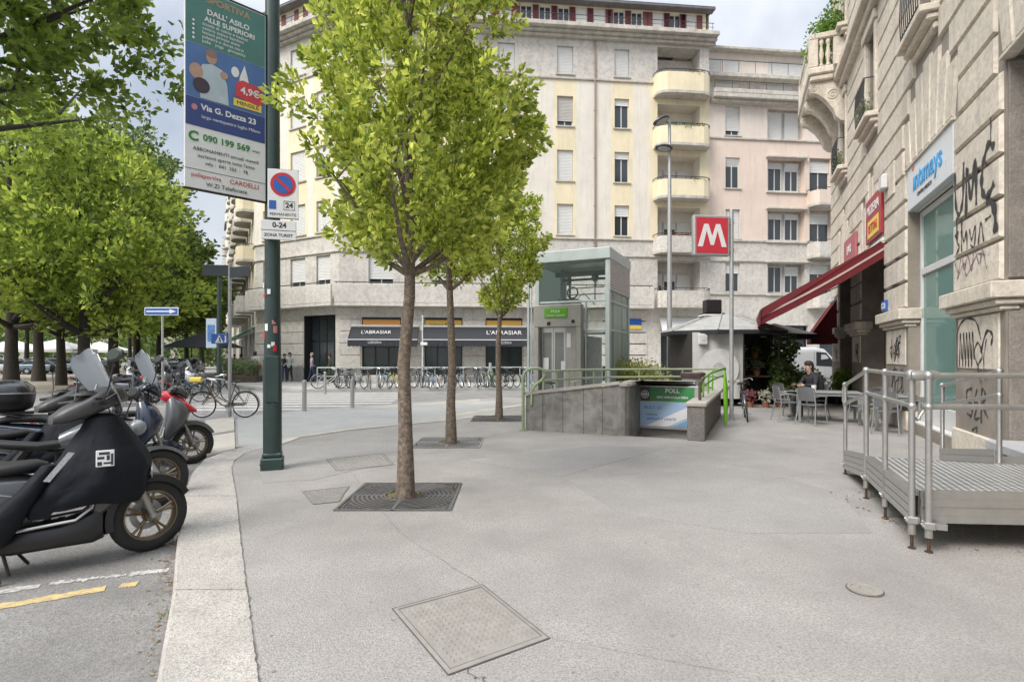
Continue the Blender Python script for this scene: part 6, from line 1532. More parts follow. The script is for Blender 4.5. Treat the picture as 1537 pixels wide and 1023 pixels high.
def stand(arm=.06, step=.0, bend=0.):
    J = dict(pelvis=(0, 0, .97), chest=(0, 0, 1.28), neck=(0, 0, 1.47), head=(0, .02, 1.60), crown=(0, .015, 1.67))
    for s, x in (('L', -1), ('R', 1)):
        k = x*step
        J['sh'+s] = (x*.175, 0, 1.41); J['el'+s] = (x*.225, -.02-k*.35, 1.14); J['wr'+s] = (x*.225, .08-k*.7+arm, .93+abs(k)*.1+bend); J['ha'+s] = (x*.22, .11-k*.85+arm*1.3, .86+abs(k)*.1+bend)
        J['hp'+s] = (x*.085, 0, .92); J['kn'+s] = (x*.09, .03+k*.6, .5); J['an'+s] = (x*.09, k*1.1-.02, .09+(.06 if k < 0 else 0)); J['to'+s] = (x*.1, k*1.1+.14, .045)
    return J
sk1 = mat('skin_light', (.42, .27, .20), .6, var=.06); sk2 = mat('skin_dark', (.12, .07, .045), .6, var=.06)
def cm_(n, c): return mat('cloth_'+n, c, .85, var=.15, scale=20)
shoe = mat('shoe', (.04, .04, .04), .6)
def bag(p, m_): 
    def f(t): b = MB(); b.loft([(p[2]-.2, p[0], p[1], .13, .07, 4), (p[2]-.18, p[0], p[1], .15, .08, 4), (p[2]+.1, p[0], p[1], .14, .07, 4)], 12, 'z'); b.tube([(p[0]-.08, p[1], p[2]+.1), (p[0], p[1], p[2]+.28), (p[0]+.08, p[1], p[2]+.1)], .01, 5); b.build('bag', m_, t, True)
    return f
def GP(u, Y): q = at(u, 534, Y); q.z = 0; return q
person('walking person in a pale pink patterned dress by the dark entrance', GP(468, 33.0), R(-60), stand(.03, .16), [sk2, cm_('pale_pink', (.50, .40, .44)), cm_('navy', (.03, .04, .09)), shoe], 1.02, hair=(.42, .38, .3))
person('person in a dark green coat standing in front of the dark entrance', GP(495, 33.2), R(120), stand(.1, .06), [sk1, cm_('olive', (.07, .08, .045)), cm_('olive', (.07, .08, .045)), shoe], .98)
person('man in a grey shirt and black trousers beside the green pole', GP(435, 33.6), R(160), stand(.15, .08, .1), [sk1, cm_('grey_shirt', (.33, .36, .35)), cm_('black', (.02, .02, .025)), shoe], 1.04)
person('person in dark clothes partly hidden behind the green pole', GP(427, 33.8), R(200), stand(.02, .1), [sk1, cm_('black', (.02, .02, .025)), cm_('navy', (.03, .04, .09)), shoe], 1.0)
person('person in a white top with a red bag walking away by the street shops', GP(383, 34), R(10), stand(.05, .18), [sk1, cm_('white', (.62, .60, .58)), cm_('navy', (.03, .04, .09)), shoe], 1.08, extra=bag((.2, .02, .9), M['red']))
person('person in grey walking far down the pavement by the planters', GP(362, 38), R(0), stand(.05, .14), [sk1, cm_('mid_grey', (.2, .2, .21)), cm_('black', (.02, .02, .025)), shoe], 1.0)
person('pedestrian in beige further down the left street', GP(352, 44), R(180), stand(.05, .12), [sk1, cm_('beige', (.4, .36, .28)), cm_('mid_grey', (.2, .2, .21)), shoe], 1.0)
J = dict(pelvis=(0, 0, .52), chest=(0, .06, .86), neck=(0, .1, 1.07), head=(0, .14, 1.21), crown=(0, .13, 1.28))
for s, x in (('L', -1), ('R', 1)):
    J['sh'+s] = (x*.18, .07, 1.01); J['el'+s] = (x*.25, .16, .80); J['wr'+s] = (x*.16, .38, .80); J['ha'+s] = (x*.11, .45, .80)
    J['hp'+s] = (x*.09, .04, .52); J['kn'+s] = (x*.12, .47, .52); J['an'+s] = (x*.12, .42, .09); J['to'+s] = (x*.13, .58, .045)
def hood(t):
    b = MB(); b.loft([(.58, 0, -.05, .2, .14, 2.4), (.8, 0, -.04, .21, .15, 2.4), (1.0, 0, 0, .2, .14, 2.4), (1.1, 0, .05, .1, .09, 2.4)], 16, 'z'); b.build('jacket', cm_('black_jacket', (.022, .022, .028)), t, True)
person('person in a black jacket seated at the café table, facing left', Vector((7.72, 13.98, 0)), R(100), J, [sk1, cm_('black_jacket', (.022, .022, .028)), cm_('black', (.02, .02, .025)), shoe], 1.08, extra=hood, hair=(.022, .016, .012))
make_chair('grey chair the seated person in black sits on', Vector((7.72, 13.98, 0)), R(100))
# ------------------------------------------------------------------ bicycles
def wheel(par, x, z, r, name='wheel', m=None, y=0, spokes=18):
    o = bpy.data.objects.new(name, None)
    b = MB(); n = 28
    def tor(R0, r0, k=6, mi=0):
        vs = []; fs = []
        for i in range(n):
            a = 2*math.pi*i/n
            for j in range(k): q = 2*math.pi*j/k; vs.append(((R0+r0*math.cos(q))*math.cos(a), r0*math.sin(q)*1.0, (R0+r0*math.cos(q))*math.sin(a)))
        for i in range(n):
            for j in range(k): fs.append((i*k+j, i*k+(j+1) % k, ((i+1) % n)*k+(j+1) % k, ((i+1) % n)*k+j))
        b.add(vs, fs, mi)
    b.T = TR(x, y, z); tor(r-.018, .018); w = b.build(name, M['rubber'], par, True, 80)
    b = MB(); b.T = TR(x, y, z); tor(r-.042, .009, 5)
    for i in range(spokes): a = 2*math.pi*i/spokes; b.tube([(.02*math.cos(a+1), (.025 if i % 2 else -.025), .02*math.sin(a+1)), ((r-.045)*math.cos(a), 0, (r-.045)*math.sin(a))], .0022, 3)
    b.tube([(0, -.045, 0), (0, .045, 0)], .018, 8); b.build('rim', M['chrome'], w, True, 60)
    return w
def bicycle(lab, loc, rz, fm, style='city', basket=None, lean=0., group=None, extra_m=None):
    t = thing('bicycle', lab, 'bicycle', loc, rz, group); t.rotation_euler = (R(lean), 0, rz); r = .345; fx = 1.06
    wheel(t, 0, r, r); wheel(t, fx, r, r)
    b = MB(); bb = (.44, 0, .29); st_ = (.27, 0, .80); hd = (.86, 0, .83); hd2 = (.90, 0, .66)
    if style == 'city':
        b.tube([bb, (.36, 0, .52), st_], .016, 8); b.tube([hd, hd2], .02, 8); b.tube([(.885, 0, .7), (.78, 0, .5), (.6, 0, .34), bb], .02, 8); b.tube([(.87, 0, .78), (.7, 0, .55), (.5, 0, .42), (.39, 0, .42)], .014, 8)
    else:
        b.tube([bb, st_], .016, 8); b.tube([hd, hd2], .02, 8); b.tube([(.89, 0, .7), bb], .019, 8); b.tube([(.87, 0, .8), (.29, 0, .74)], .017, 8)
    for s in (-1, 1): b.tube([(0, s*.05, r), (.22, s*.03, .31), bb], .009, 6); b.tube([(0, s*.05, r), (.26, s*.02, .7)], .008, 6)
    b.build('frame', fm, t, True)
    b = MB()
    for s in (-1, 1): b.tube([(.9, s*.03, .66), (.95, s*.05, .52), (fx, s*.05, r)], .011, 6)
    b.build('fork', fm, t, True)
    b = MB(); b.tube([hd, (.84, 0, .95)], .013, 6)
    if style == 'city':
        for s in (-1, 1): b.tube([(.84, 0, .96), (.90, s*.1, .99), (.86, s*.24, 1.02), (.66, s*.28, .98)], .011, 6); b.tube([(.78, s*.27, 1.0), (.64, s*.285, .975)], .017, 6)
    else: b.tube([(.84, -.29, .97), (.86, 0, .96), (.84, .29, .97)], .012, 6)
    b.build('handlebar', M['chrome'], t, True)
    b = MB(); b.tube([st_, (.24, 0, .9)], .012, 6); b.loft([(.1, 0, .94, .10, .02, 2.2), (.18, 0, .935, .105, .035, 2.2), (.27, 0, .93, .05, .025, 2.2), (.37, 0, .925, .02, .015, 2)], 12, 'x'); b.build('saddle', M['seat'], t, True)
    b = MB()
    for cx_ in (0, fx):
        vs = []; 
        for i in range(13):
            a = R(-10+i*14) if cx_ == 0 else R(25+i*9.5); a = math.pi-a if cx_ == 0 else a
            for y in (-.026, .026): vs.append((cx_+(r+.018)*math.cos(a), y, r+(r+.018)*math.sin(a)))
            vs.append((cx_+(r+.026)*math.cos(a), 0, r+(r+.026)*math.sin(a)))
        b.add(vs, [f for i in range(12) for f in ((3*i, 3*i+2, 3*i+5, 3*i+3), (3*i+2, 3*i+1, 3*i+4, 3*i+5))])
    b.build('mudguard', fm, t, True)
    b = MB(); b.lathe([(.02, -.03), (.09, -.03), (.09, -.024), (.02, -.024)], 16, 'y', (bb[0], 0, bb[2])); b.tube([(.44, -.05, .29), (.50, -.06, .14)], .008, 6); b.tube([(.44, .05, .29), (.38, .06, .44)], .008, 6); b.box(.46, .54, -.14, -.06, .125, .145); b.box(.34, .42, .06, .14, .43, .45)
    b.build('pedals', M['galv'], t)
    b = MB(); b.box(.04, .44, -.05, -.04, .3, .38); b.build('chain_guard', fm, t)
    if style == 'city':
        b = MB(); b.tube([(-.22, .05, .74), (.2, .05, .75)], .006, 5); b.tube([(-.22, -.05, .74), (.2, -.05, .75)], .006, 5)
        for x in (-.2, -.08, .04, .16): b.tube([(x, -.05, .745), (x, .05, .745)], .005, 4)
        for s in (-1, 1): b.tube([(0, s*.055, r), (-.12, s*.055, .74)], .006, 5)
        b.build('rack', M['black'], t)
    b = MB(); b.tube([(.3, .03, .3), (.24, .14, .01)], .009, 6); b.build('kickstand', M['galv'], t)
    if basket:
        b = MB(); x0, z0, z1 = .92, .78, 1.0
        for z in (z0, (z0+z1)/2, z1): w_ = .13+.03*(z-z0)/.22; b.tube([(x0, -w_, z), (x0+.24, -w_, z), (x0+.24, w_, z), (x0, w_, z)], .006, 4, True)
        for i in range(6):
            for (px, py) in ((x0+.048*i, -.14), (x0+.048*i, .14), (x0, -.14+.056*i), (x0+.24, -.14+.056*i)): b.tube([(px, py, z0), (px, py, z1)], .004, 3)
        b.box(x0, x0+.24, -.13, .13, z0-.005, z0); b.build('basket', basket, t)
    if extra_m:
        b = MB(); b.box(-.2, .0, -.03, .03, .72, .74); b.loft([(-.3, 0, .84, .12, .08, 5), (-.28, 0, .84, .14, .09, 5), (.08, 0, .84, .14, .09, 5), (.1, 0, .84, .12, .08, 5)], 12, 'x'); b.build('crate', extra_m, t)
    return t
bk_fr = [mat('bike_black', (.02, .02, .022), .35, coat=.4), mat('bike_silver', (.45, .46, .47), .3, .6), mat('bike_bluegrey', (.16, .22, .28), .35), mat('bike_white', (.6, .6, .6), .35), mat('bike_green', (.1, .3, .05), .35), mat('bike_brown', (.12, .09, .06), .4), mat('bike_yellow', (.5, .4, .05), .4), mat('bike_maroon', (.14, .02, .025), .35)]
cn = ['black', 'silver', 'blue-grey', 'white', 'green', 'brown', 'yellow', 'maroon']
q = G(347, 627.5)
bicycle('old brown city bicycle leaning on the slim grey sign pole', q+Vector((.30, .12, .006)), R(180+5), bk_fr[5], 'city', None, 3)
bicycle('black bicycle seen end on beside the metro sign pole', G(1119, 633)+Vector((.05, .0, 0)), R(70), bk_fr[0], 'city', None, -8)
bicycle('bicycle with green frame parked behind the stair parapet in front of the lift', Vector((.75, 13.6, 0)), R(15), bk_fr[4], 'city', None, 3)
# rack row in front of the corner shops
rr_ = random.Random(8); protos = {}
def rowpos(s, off): return MV+MD*s+MN*off
us = [s_of(u)*.87+.1 for u in ()]
slots = []
s0 = .6
for i in range(27):
    s_ = s0+i*.40+rr_.uniform(-.05, .05)
    if 7.0 < s_ < 7.35: continue
    slots.append(s_)
dirn = math.atan2(MD.y, MD.x)
bl_ = []
for i, s_ in enumerate(slots):
    ci = rr_.choice([0, 0, 1, 1, 2, 2, 3, 5, 1, 2]) if i not in (7, 19, 25) else (6 if i == 7 else 4 if i == 19 else 6)
    key = (ci, i % 2); a = dirn+R(90+rr_.uniform(5, 42)); lean = rr_.uniform(-11, 11)
    loc = rowpos(s_+.7, 6.35+rr_.uniform(-.4, .3)); loc.z = 0
    lab = '%s bicycle in the rack row before the corner shops, %s from the left' % (cn[ci], ORD[i+1])
    if key not in protos:
        protos[key] = bicycle(lab, loc, a, bk_fr[ci], 'city' if i % 2 else 'sport', M['black'] if i % 2 else None, lean, 'bicycles in the rack row')
    else:
        c = copy_tree(protos[key]); c.location = loc; c.rotation_euler = (R(lean), 0, a); c['label'] = lab
# loose bicycle at the left end of the row
bicycle('white share bicycle parked loose at the left end of the rack row', rowpos(.3, 6.2), dirn+R(15), bk_fr[3], 'city', M['black'], 4)
# railing behind the bicycles and rack hoops
t = thing('pavement_railing', 'pale green pavement railing behind the parked bicycles', 'railing', rowpos(.3, 4.7), dirn)
b = MB(); b.tube([(-.4, 0, 1.0), (11.6, 0, 1.0)], .03, 6); b.tube([(-.4, 0, .55), (11.6, 0, .55)], .018, 6)
for i in range(9): b.tube([(-.4+i*1.5, 0, 0), (-.4+i*1.5, 0, 1.0)], .028, 6)
b.build('rail', mat('pale_green_steel', (.40, .47, .40), .5, .3), t)
for k, u in enumerate((631, 655)):
    s_ = s_of(u)*.86+.3; t = thing('thin_pole', ['thin white pole left of the script sign, rising to the awning', 'thin white pole with a small white tag in front of the yellow sign'][k], 'pole', rowpos(s_, 5.4)); b = MB(); b.tube([(0, 0, 0), (0, 0, 3.6 if k else 4.4)], .035, 8); b.ball((0, 0, 3.62 if k else 4.42), .05); b.build('pole', M['white'], t)
    if k: b = MB(); b.bbox(-.1, .25, -.06, -.03, 2.15, 2.3, .01); b.build('tag', M['signwhite'], t)
    else: b = MB(); b.bbox(-.07, .07, -.08, -.04, 3.5, 4.2, .01); b.build('tag', mat('pink_tag', (.5, .35, .33), .6), t)
q = at(736, 534, 28.6); q.z = 0; t = thing('covered_post', 'grey covered litter post between bicycles in front of the right shop window', 'litter bin', q)
b = MB(); b.loft([(0, 0, 0, .22, .22, 2.5), (.7, 0, 0, .16, .16, 2.5), (.95, 0, 0, .10, .1, 2.5), (1.25, 0, 0, .07, .07, 2)], 12, 'z'); b.build('bin_body', mat('grey_bag', (.30, .30, .27), .7, var=.2), t, True)
# ------------------------------------------------------------------ scooters and motorcycles
def mwheel(par, x, z, r, T, rimm, sp=5, tw=.06):
    b = MB(); b.T = T; r0 = r
    b.lathe([(r*.66, -tw*.7), (r*.72, -tw*.95), (r*.86, -tw), (r*.95, -tw*.8), (r*.99, -tw*.4), (r, 0), (r*.99, tw*.4), (r*.95, tw*.8), (r*.86, tw), (r*.72, tw*.95), (r*.66, tw*.7)], 40, 'y', (x, 0, z)); w = b.build('wheel', M['rubber'], par, True, 50)
    b = MB(); b.T = T; b.lathe([(r*.68, -tw*.75), (r*.70, -tw*.8), (r*.66, -tw*.8), (r*.61, -tw*.3), (r*.61, tw*.3), (r*.66, tw*.8), (r*.70, tw*.8), (r*.68, tw*.75)], 36, 'y', (x, 0, z))
    b.lathe([(.0, -.05), (.045, -.05), (.055, -.03), (.055, .03), (.045, .05), (0, .05)], 16, 'y', (x, 0, z))
    for i in range(sp):
        a = 2*math.pi*i/sp+.3
        for da in (-.14, .14): b.tube([(x+.04*math.cos(a), -.0, z+.04*math.sin(a)), (x+r*.4*math.cos(a+da*.75), -.018, z+r*.4*math.sin(a+da*.75)), (x+r*.63*math.cos(a+da), -.02, z+r*.63*math.sin(a+da))], [.016, .011, .013], 6)
    b.build('rim', rimm, w, True, 45)
    b = MB(); b.T = T; b.lathe([(r*.25, .05), (r*.42, .05), (r*.42, .056), (r*.25, .056)], 24, 'y', (x, 0, z)); b.build('brake_disc', M['galv'], w)
    return w
bronze = mat('bronze_rim', (.24, .19, .13), .35, .75, var=.1); greyrim = mat('grey_rim', (.2, .2, .2), .4, .6)
def mirror(par, T, side, y=.3, h=.32, tilt=0):
    b = MB(); b.T = T; s = side; b.tube([(-.30, s*y, 1.14), (-.27, s*(y+.04), 1.26), (-.26, s*(y+.1), 1.14+h)], .007, 6)
    b.T = T @ TR(-.26, s*(y+.13), 1.14+h+.05) @ Matrix.Rotation(R(s*15), 4, 'X') @ Matrix.Rotation(R(-20*s), 4, 'Z'); b.loft([(-.018, 0, 0, .065, .04, 2.4), (-.01, 0, 0, .08, .055, 2.4), (.02, 0, 0, .07, .045, 2.4), (.04, 0, 0, .035, .02, 2.2)], 14, 'x'); m = b.build('mirror', M['black'], par, True, 60)
    g_ = MB(); g_.T = b.T; g_.loft([(-.0195, 0, 0, .06, .036, 2.4), (-.0185, 0, 0, .06, .036, 2.4)], 14, 'x'); g_.build('mirror_glass', mat('mirror_glass', (.10, .12, .10), .08, 1., var=0), m)
def scooter(lab, loc, rz, body, rimm, steer=25, up=.08, r=.315, screen=None, apron=False, topbox=False, nose=None, seatm=None, lean=4., seed=1, group=None):
    t = thing('scooter', lab, 'scooter', loc, rz, group); t.rotation_euler = (R(-lean), 0, rz)
    I = Matrix.Identity(4); ax = -.22
    ST = TR(ax, 0, 0) @ RZ(R(steer)) @ TR(-ax, 0, 0)
    mwheel(t, 0, r, r, ST, rimm); mwheel(t, -1.42, r*.97, r*.97, I, rimm, 5, .065)
    b = MB(); b.T = ST
    for s in (-1, 1): b.tube([(0, s*.085, r), (-.10, s*.085, r+.25)], .026, 10); b.tube([(-.07, s*.085, r+.18), (-.2, s*.075, .82)], .02, 10); b.ball((0, s*.085, r), .034, 8)
    b.build('fork', mat('fork_grey', (.33, .32, .30), .4, .5), t, True)
    b = MB(); b.T = ST; vs = []; n = 16     # front mudguard
    for i in range(n+1):
        a = R(28+i*(175-28)/n*1.12); R1 = r+.03+.01*math.sin(i/n*3)
        hw = .075 if i < 12 else .07
        for (dy, dr_) in ((-hw, -.05), (-hw*.8, .005), (0, .018), (hw*.8, .005), (hw, -.05)): vs.append(((R1+dr_)*math.cos(a), dy, r+(R1+dr_)*math.sin(a)))
    b.add(vs, [(5*i+k, 5*i+k+1, 5*i+6+k, 5*i+5+k) for i in range(n) for k in range(4)]); b.add([(x*1.0-.0, y, z-.006) for x, y, z in vs], [(5*i+k, 5*i+5+k, 5*i+6+k, 5*i+k+1) for i in range(n) for k in range(4)]); b.build('mudguard', M['black'] if apron else body, t, True, 60)
    # body
    b = MB(); b.loft([(.36, -.40, 0, .03, .13, 2.6), (.5, -.33, 0, .10, .20, 2.6), (.66, -.24-.06*bool(apron), 0, .16-.06*bool(apron), .24-.05*bool(apron), 2.6), (.82, -.20-.1*bool(apron), 0, .17-.08*bool(apron), .24-.06*bool(apron), 2.6), (.98, -.23-.06*bool(apron), 0, .13-.06*bool(apron), .19-.06*bool(apron), 2.6), (1.08, -.28, 0, .08-.03*bool(apron), .12-.04*bool(apron), 2.4)], 20, 'z'); b.build('front_shield', body, t, True, 50)
    b = MB(); b.loft([(-.98, 0, .25, .17, .07, 4), (-.9, 0, .27, .2, .10, 4), (-.6, 0, .28, .2, .10, 4), (-.40, 0, .32, .19, .14, 4), (-.33, 0, .40, .16, .2, 3.5)], 16, 'x'); b.build('floorboard', M['black'], t, True, 40)
    b = MB(); b.tube([(-.95, -.205, .36), (-.5, -.205, .40), (-.40, -.19, .48), (-.37, -.18, .62)], .012, 6); b.tube([(-.95, .205, .36), (-.5, .205, .40), (-.40, .19, .48)], .012, 6); b.build('trim', M['alu'], t, True)
    b = MB(); b.loft([(-1.95, 0, .84, .05, .04, 2.6), (-1.82, 0, .80, .13, .09, 2.6), (-1.55, 0, .70, .19, .17, 2.6), (-1.2, 0, .60, .21, .22, 2.6), (-.95, 0, .54, .19, .26, 2.8), (-.78, 0, .56, .14, .2, 3)], 20, 'x'); b.build('rear_body', body, t, True, 50)
    b = MB(); b.loft([(-1.78, 0, .90, .10, .035, 2.6), (-1.65, 0, .93, .15, .05, 2.6), (-1.35, 0, .92, .17, .055, 2.6), (-1.22, 0, .86, .17, .06, 2.6), (-.95, 0, .83, .17, .055, 2.6), (-.78, 0, .84, .12, .05, 2.4), (-.7, 0, .83, .05, .03, 2)], 18, 'x'); b.build('seat', seatm or M['seat'], t, True, 60)
    b = MB(); b.loft([(-1.1, -.03, .30, .13, .10, 3), (-1.3, -.05, .32, .15, .13, 3), (-1.5, -.08, .3, .08, .08, 3)], 14, 'x'); b.tube([(-.95, -.12, .3), (-1.1, -.16, .28)], .03, 8); b.build('engine', M['galv'], t, True)
    b = MB(); b.tube([(-1.05, -.17, .30), (-1.2, -.2, .31), (-1.3, -.21, .34), (-1.75, -.21, .45)], [.02, .05, .062, .05], 14); b.build('exhaust', mat('exhaust_steel', (.2, .2, .2), .3, .9), t, True)
    b = MB(); b.loft([(-1.98, 0, .78, .06, .03, 2.4), (-1.93, 0, .78, .10, .05, 2.4)], 12, 'x'); b.build('tail_light', mat('tail_red', (.4, .01, .015), .2, coat=.5), t, True)
    b = MB(); b.box(-2.02, -2.0, -.09, .09, .45, .62); b.tube([(-1.9, 0, .72), (-2.01, 0, .6)], .02, 6); b.build('number_plate', M['signwhite'], t)
    b = MB(); b.tube([(-1.55, -.17, .95), (-1.75, -.2, 1.0), (-1.92, -.12, 1.0), (-1.92, .12, 1.0), (-1.75, .2, 1.0), (-1.55, .17, .95)], .013, 8); b.build('grab_rail', M['black'], t, True)
    b = MB(); b.tube([(-.95, .12, .2), (-.85, .2, .02)], .013, 6); b.tube([(-.95, -.12, .2), (-.9, -.17, .03)], .013, 6); b.tube([(-.95, -.13, .2), (-.95, .13, .2)], .013, 6); b.build('stand', M['black'], t, True)
    b = MB()
    for i in range(6): b.box(-.92+.09*i, -.88+.09*i, -.15, .15, .372, .380)
    b.build('floor_mat', M['rubber'], t)
    b = MB()
    for s in (-1, 1): b.tube([(-.86, s*.165, .62), (-1.1, s*.205, .70), (-1.45, s*.205, .80), (-1.8, s*.13, .86)], .007, 5)
    b.build('panel_seam', M['alu'], t, True)
    b = MB()
    for s in (-1, 1): b.tube([(-1.25, s*.12, .62), (-1.42, s*.13, .34)], .022, 8); 
    for s in (-1, 1):
        for k in range(6): b.lathe([(.033, 0), (.036, .006), (.033, .012)], 10, 'z', (-1.31-.018*k, s*.125, .55-.035*k))
    b.build('shock_absorber', M['galv'], t, True)
    # handlebar
    SF = ST; ST = TR(-.15 if apron else 0, 0, up) @ ST
    b = MB(); b.T = SF; b.tube([(-.24, 0, .95), (-.24, 0, 1.2)], .035, 8); b.build('steering_column', M['black'], t)
    b = MB(); b.T = ST
    if apron:
        b.loft([(-.55, 0, 1.00, .06, .035, 2.6), (-.47, 0, 1.03, .11, .07, 2.8), (-.33, 0, 1.09, .14, .09, 3), (-.20, 0, 1.16, .14, .10, 3), (-.08, 0, 1.19, .10, .08, 2.4), (-.02, 0, 1.17, .04, .04, 2)], 20, 'x')
        b.loft([(1.19, -.33, 0, .12, .10, 3), (1.215, -.31, 0, .11, .09, 3)], 16, 'z')
        for s in (-1, 1): b.lathe([(.02, 0), (.035, 0), (.035, .012), (.02, .012)], 14, 'z', (-.31, s*.045, 1.216))
    else: b.loft([(-.34, 0, 1.10, .09, .04, 2.6), (-.27, 0, 1.15, .15, .06, 2.6), (-.18, 0, 1.12, .15, .08, 2.6), (-.10, 0, 1.06, .09, .07, 2.4), (-.06, 0, 1.03, .04, .04, 2)], 18, 'x')
    b.build('handlebar_cowl', body if not apron else mat('charcoal_cowl', (.05, .05, .049), .38, var=.12, bump=.2, bscale=300), t, True, 55)
    b = MB(); b.T = ST
    for s in (-1, 1): b.tube([(-.26, s*.1, 1.13), (-.28, s*.22, 1.14), (-.33, s*.3, 1.13)], .013, 8); b.tube([(-.31, s*.25, 1.135), (-.38, s*.38, 1.12)], .019, 10); b.tube([(-.25, s*.2, 1.12), (-.24, s*.28, 1.11), (-.32, s*.38, 1.09)], .006, 5); b.box(-.32, -.26, s*.19-.02, s*.19+.02, 1.11, 1.17)
    for s in (-1, 1): b.tube([(-.28, s*.2, 1.13), (-.18, s*.22, 1.2), (-.1, s*.12, 1.05), (-.14, s*.05, .9)], .006, 5)
    b.build('handlebar', M['black'], t, True)
    b = MB(); b.T = ST if not nose else I; b.ball((-.085, 0, 1.07) if not nose else (-.16, 0, .9), (.03, .075, .05)); b.build('headlight', mat('lens', (.22, .24, .25), .06, spec=.8), t, True)
    for s in (-1, 1): mirror(t, ST, s)
    for s in (-1, 1):
        b = MB(); b.ball((-.16, s*.17, .86), (.04, .03, .05)); b.build('indicator', mat('amber_lens', (.5, .18, .02), .2), t, True)
    if screen:
        w_, h_, cut = screen; b = MB(); b.T = ST; n = 8; m_ = 8; vs = []
        for j in range(m_+1):
            f = j/m_; hw = w_*(.62+.38*math.sin(min(1, f*1.6)*math.pi/2))*(1 if f < .7 else math.sqrt(max(.0, 1-((f-.7)/.32)**2))*(1-cut)+cut*(1-(f-.7)*1.3))
            for i in range(n+1):
                g_ = i/n*2-1; vs.append((-.10-.20*f-.12*(g_*hw)**2*6, g_*hw, 1.12+h_*f-(.05*g_*g_ if j == m_ else 0)))
        k = n+1; b.add(vs, [(j*k+i, j*k+i+1, (j+1)*k+i+1, (j+1)*k+i) for j in range(m_) for i in range(n)]); b.add([(x-.005, y, z) for x, y, z in vs], [(j*k+i, (j+1)*k+i, (j+1)*k+i+1, j*k+i+1) for j in range(m_) for i in range(n)])
        ws = b.build('windscreen', glassmat('screen_glass', 'd2d8e0', .12, .12), t, True, 80)
        b = MB(); b.T = ST; b.tube([vs[i*k+n] for i in range(m_+1)]+[vs[m_*k+i] for i in range(n, -1, -1)]+[vs[i*k] for i in range(m_, -1, -1)], .004, 4)
        for s in (-1, 1): b.tube([(-.24, s*.12, 1.12), (-.18, s*.15, 1.3)], .008, 5)
        b.build('screen_edge', M['galv'], ws)
    if apron:
        b = MB(); rn = random.Random(3); secs = []
        pr = [(.50, -.50, .40, .25), (.56, -.48, .41, .265), (.66, -.42, .39, .28), (.78, -.36, .345, .275), (.9, -.335, .29, .25), (1.02, -.33, .225, .215), (1.12, -.34, .17, .18), (1.20, -.355, .13, .15), (1.235, -.355, .06, .09)]
        pr = [tuple(p_[k]+(q_[k]-p_[k])*j/4 for k in range(4)) for p_, q_ in zip(pr, pr[1:]) for j in range(4)]+[pr[-1]]
        seg = 72; vs = []
        for z, xc, rx, ry in pr:
            for k in range(seg):
                a = 2*math.pi*k/seg; e = 2/2.6; ca, sa = math.cos(a), math.sin(a)
                x = xc+rx*math.copysign(abs(ca)**e, ca); y = ry*math.copysign(abs(sa)**e, sa)
                f = max(0, (1.2-z)/.7); u_ = a*3+noise.noise(Vector((x*2, y*2, z*2)))*3
                d_ = noise.noise(Vector((x*3.5, y*3.5, z*2+1)))*.06+noise.noise(Vector((x*8+z*3, y*8, z*2.2)))*.035*f+.014*math.sin(u_*2.3+z*9)*f+.010*abs(math.sin(x*14+z*11))*f
                vs.append((x+ca*d_, y+sa*d_, z+noise.noise(Vector((x*4, y*4, 7)))*.03*f-(.05*f if ca < -.3 else 0)))
        n = len(pr); b.add(vs, [(i*seg+k, i*seg+(k+1) % seg, (i+1)*seg+(k+1) % seg, (i+1)*seg+k) for i in range(n-1) for k in range(seg)]+[tuple((n-1)*seg+k for k in range(seg))])
        cv = b.build('leg_cover', mat('black_nylon', (.006, .0075, .012), .72, var=.25, scale=6, bump=.9, bscale=11, spec=.25), t, True, 80)
        b = MB(); b.loft([(.24, -1.0, -.24, .02, .02, 2), (.29, -1.0, -.245, .10, .04, 2.2), (.42, -.97, -.24, .15, .06, 2.2), (.54, -.88, -.22, .11, .07, 2.2), (.66, -.78, -.20, .08, .07, 2.2), (.85, -.66, -.16, .06, .07, 2.2)], 14, 'z'); b.build('cover_flap', MATS['black_nylon'], cv, True, 70)
        b = MB(); b.tube([(-.99, -.24, .26), (-.98, -.24, .16)], .006, 5); b.tube([(-.98, -.24, .16), (-.95, -.25, .0)], .02, 7); b.build('strap', M['black'], cv)
        if apron == 2: apron = False
    if apron:
        b = MB(); b.add([(-.69, -.29, .74), (-.65, -.29, .73), (-.50, -.275, .94), (-.54, -.275, .95)], [(0, 1, 2, 3)]); b.build('reflective_strip', mat('reflective', (.4, .41, .42), .4, .3, var=.3, scale=60), cv)
        b = MB(); b.bbox(-.36, -.24, -.352, -.343, .82, .95, .003); b.build('patch', M['signwhite'], cv); b = MB()
        for (x, z, w2_, h2_) in ((-.35, .83, .03, .03), (-.31, .84, .05, .015), (-.35, .88, .045, .02), (-.29, .87, .02, .04), (-.34, .915, .07, .02), (-.262, .83, .015, .09)): b.box(x, x+w2_, -.3535, -.3522, z, z+h2_)
        b.build('print', M['ink'], cv)
        b = MB(); b.lathe([(.02, 0), (.05, .0), (.05, .01), (.02, .01)], 16, 'x', (.0, 0, .70)); b.build('badge', M['galv'], cv)
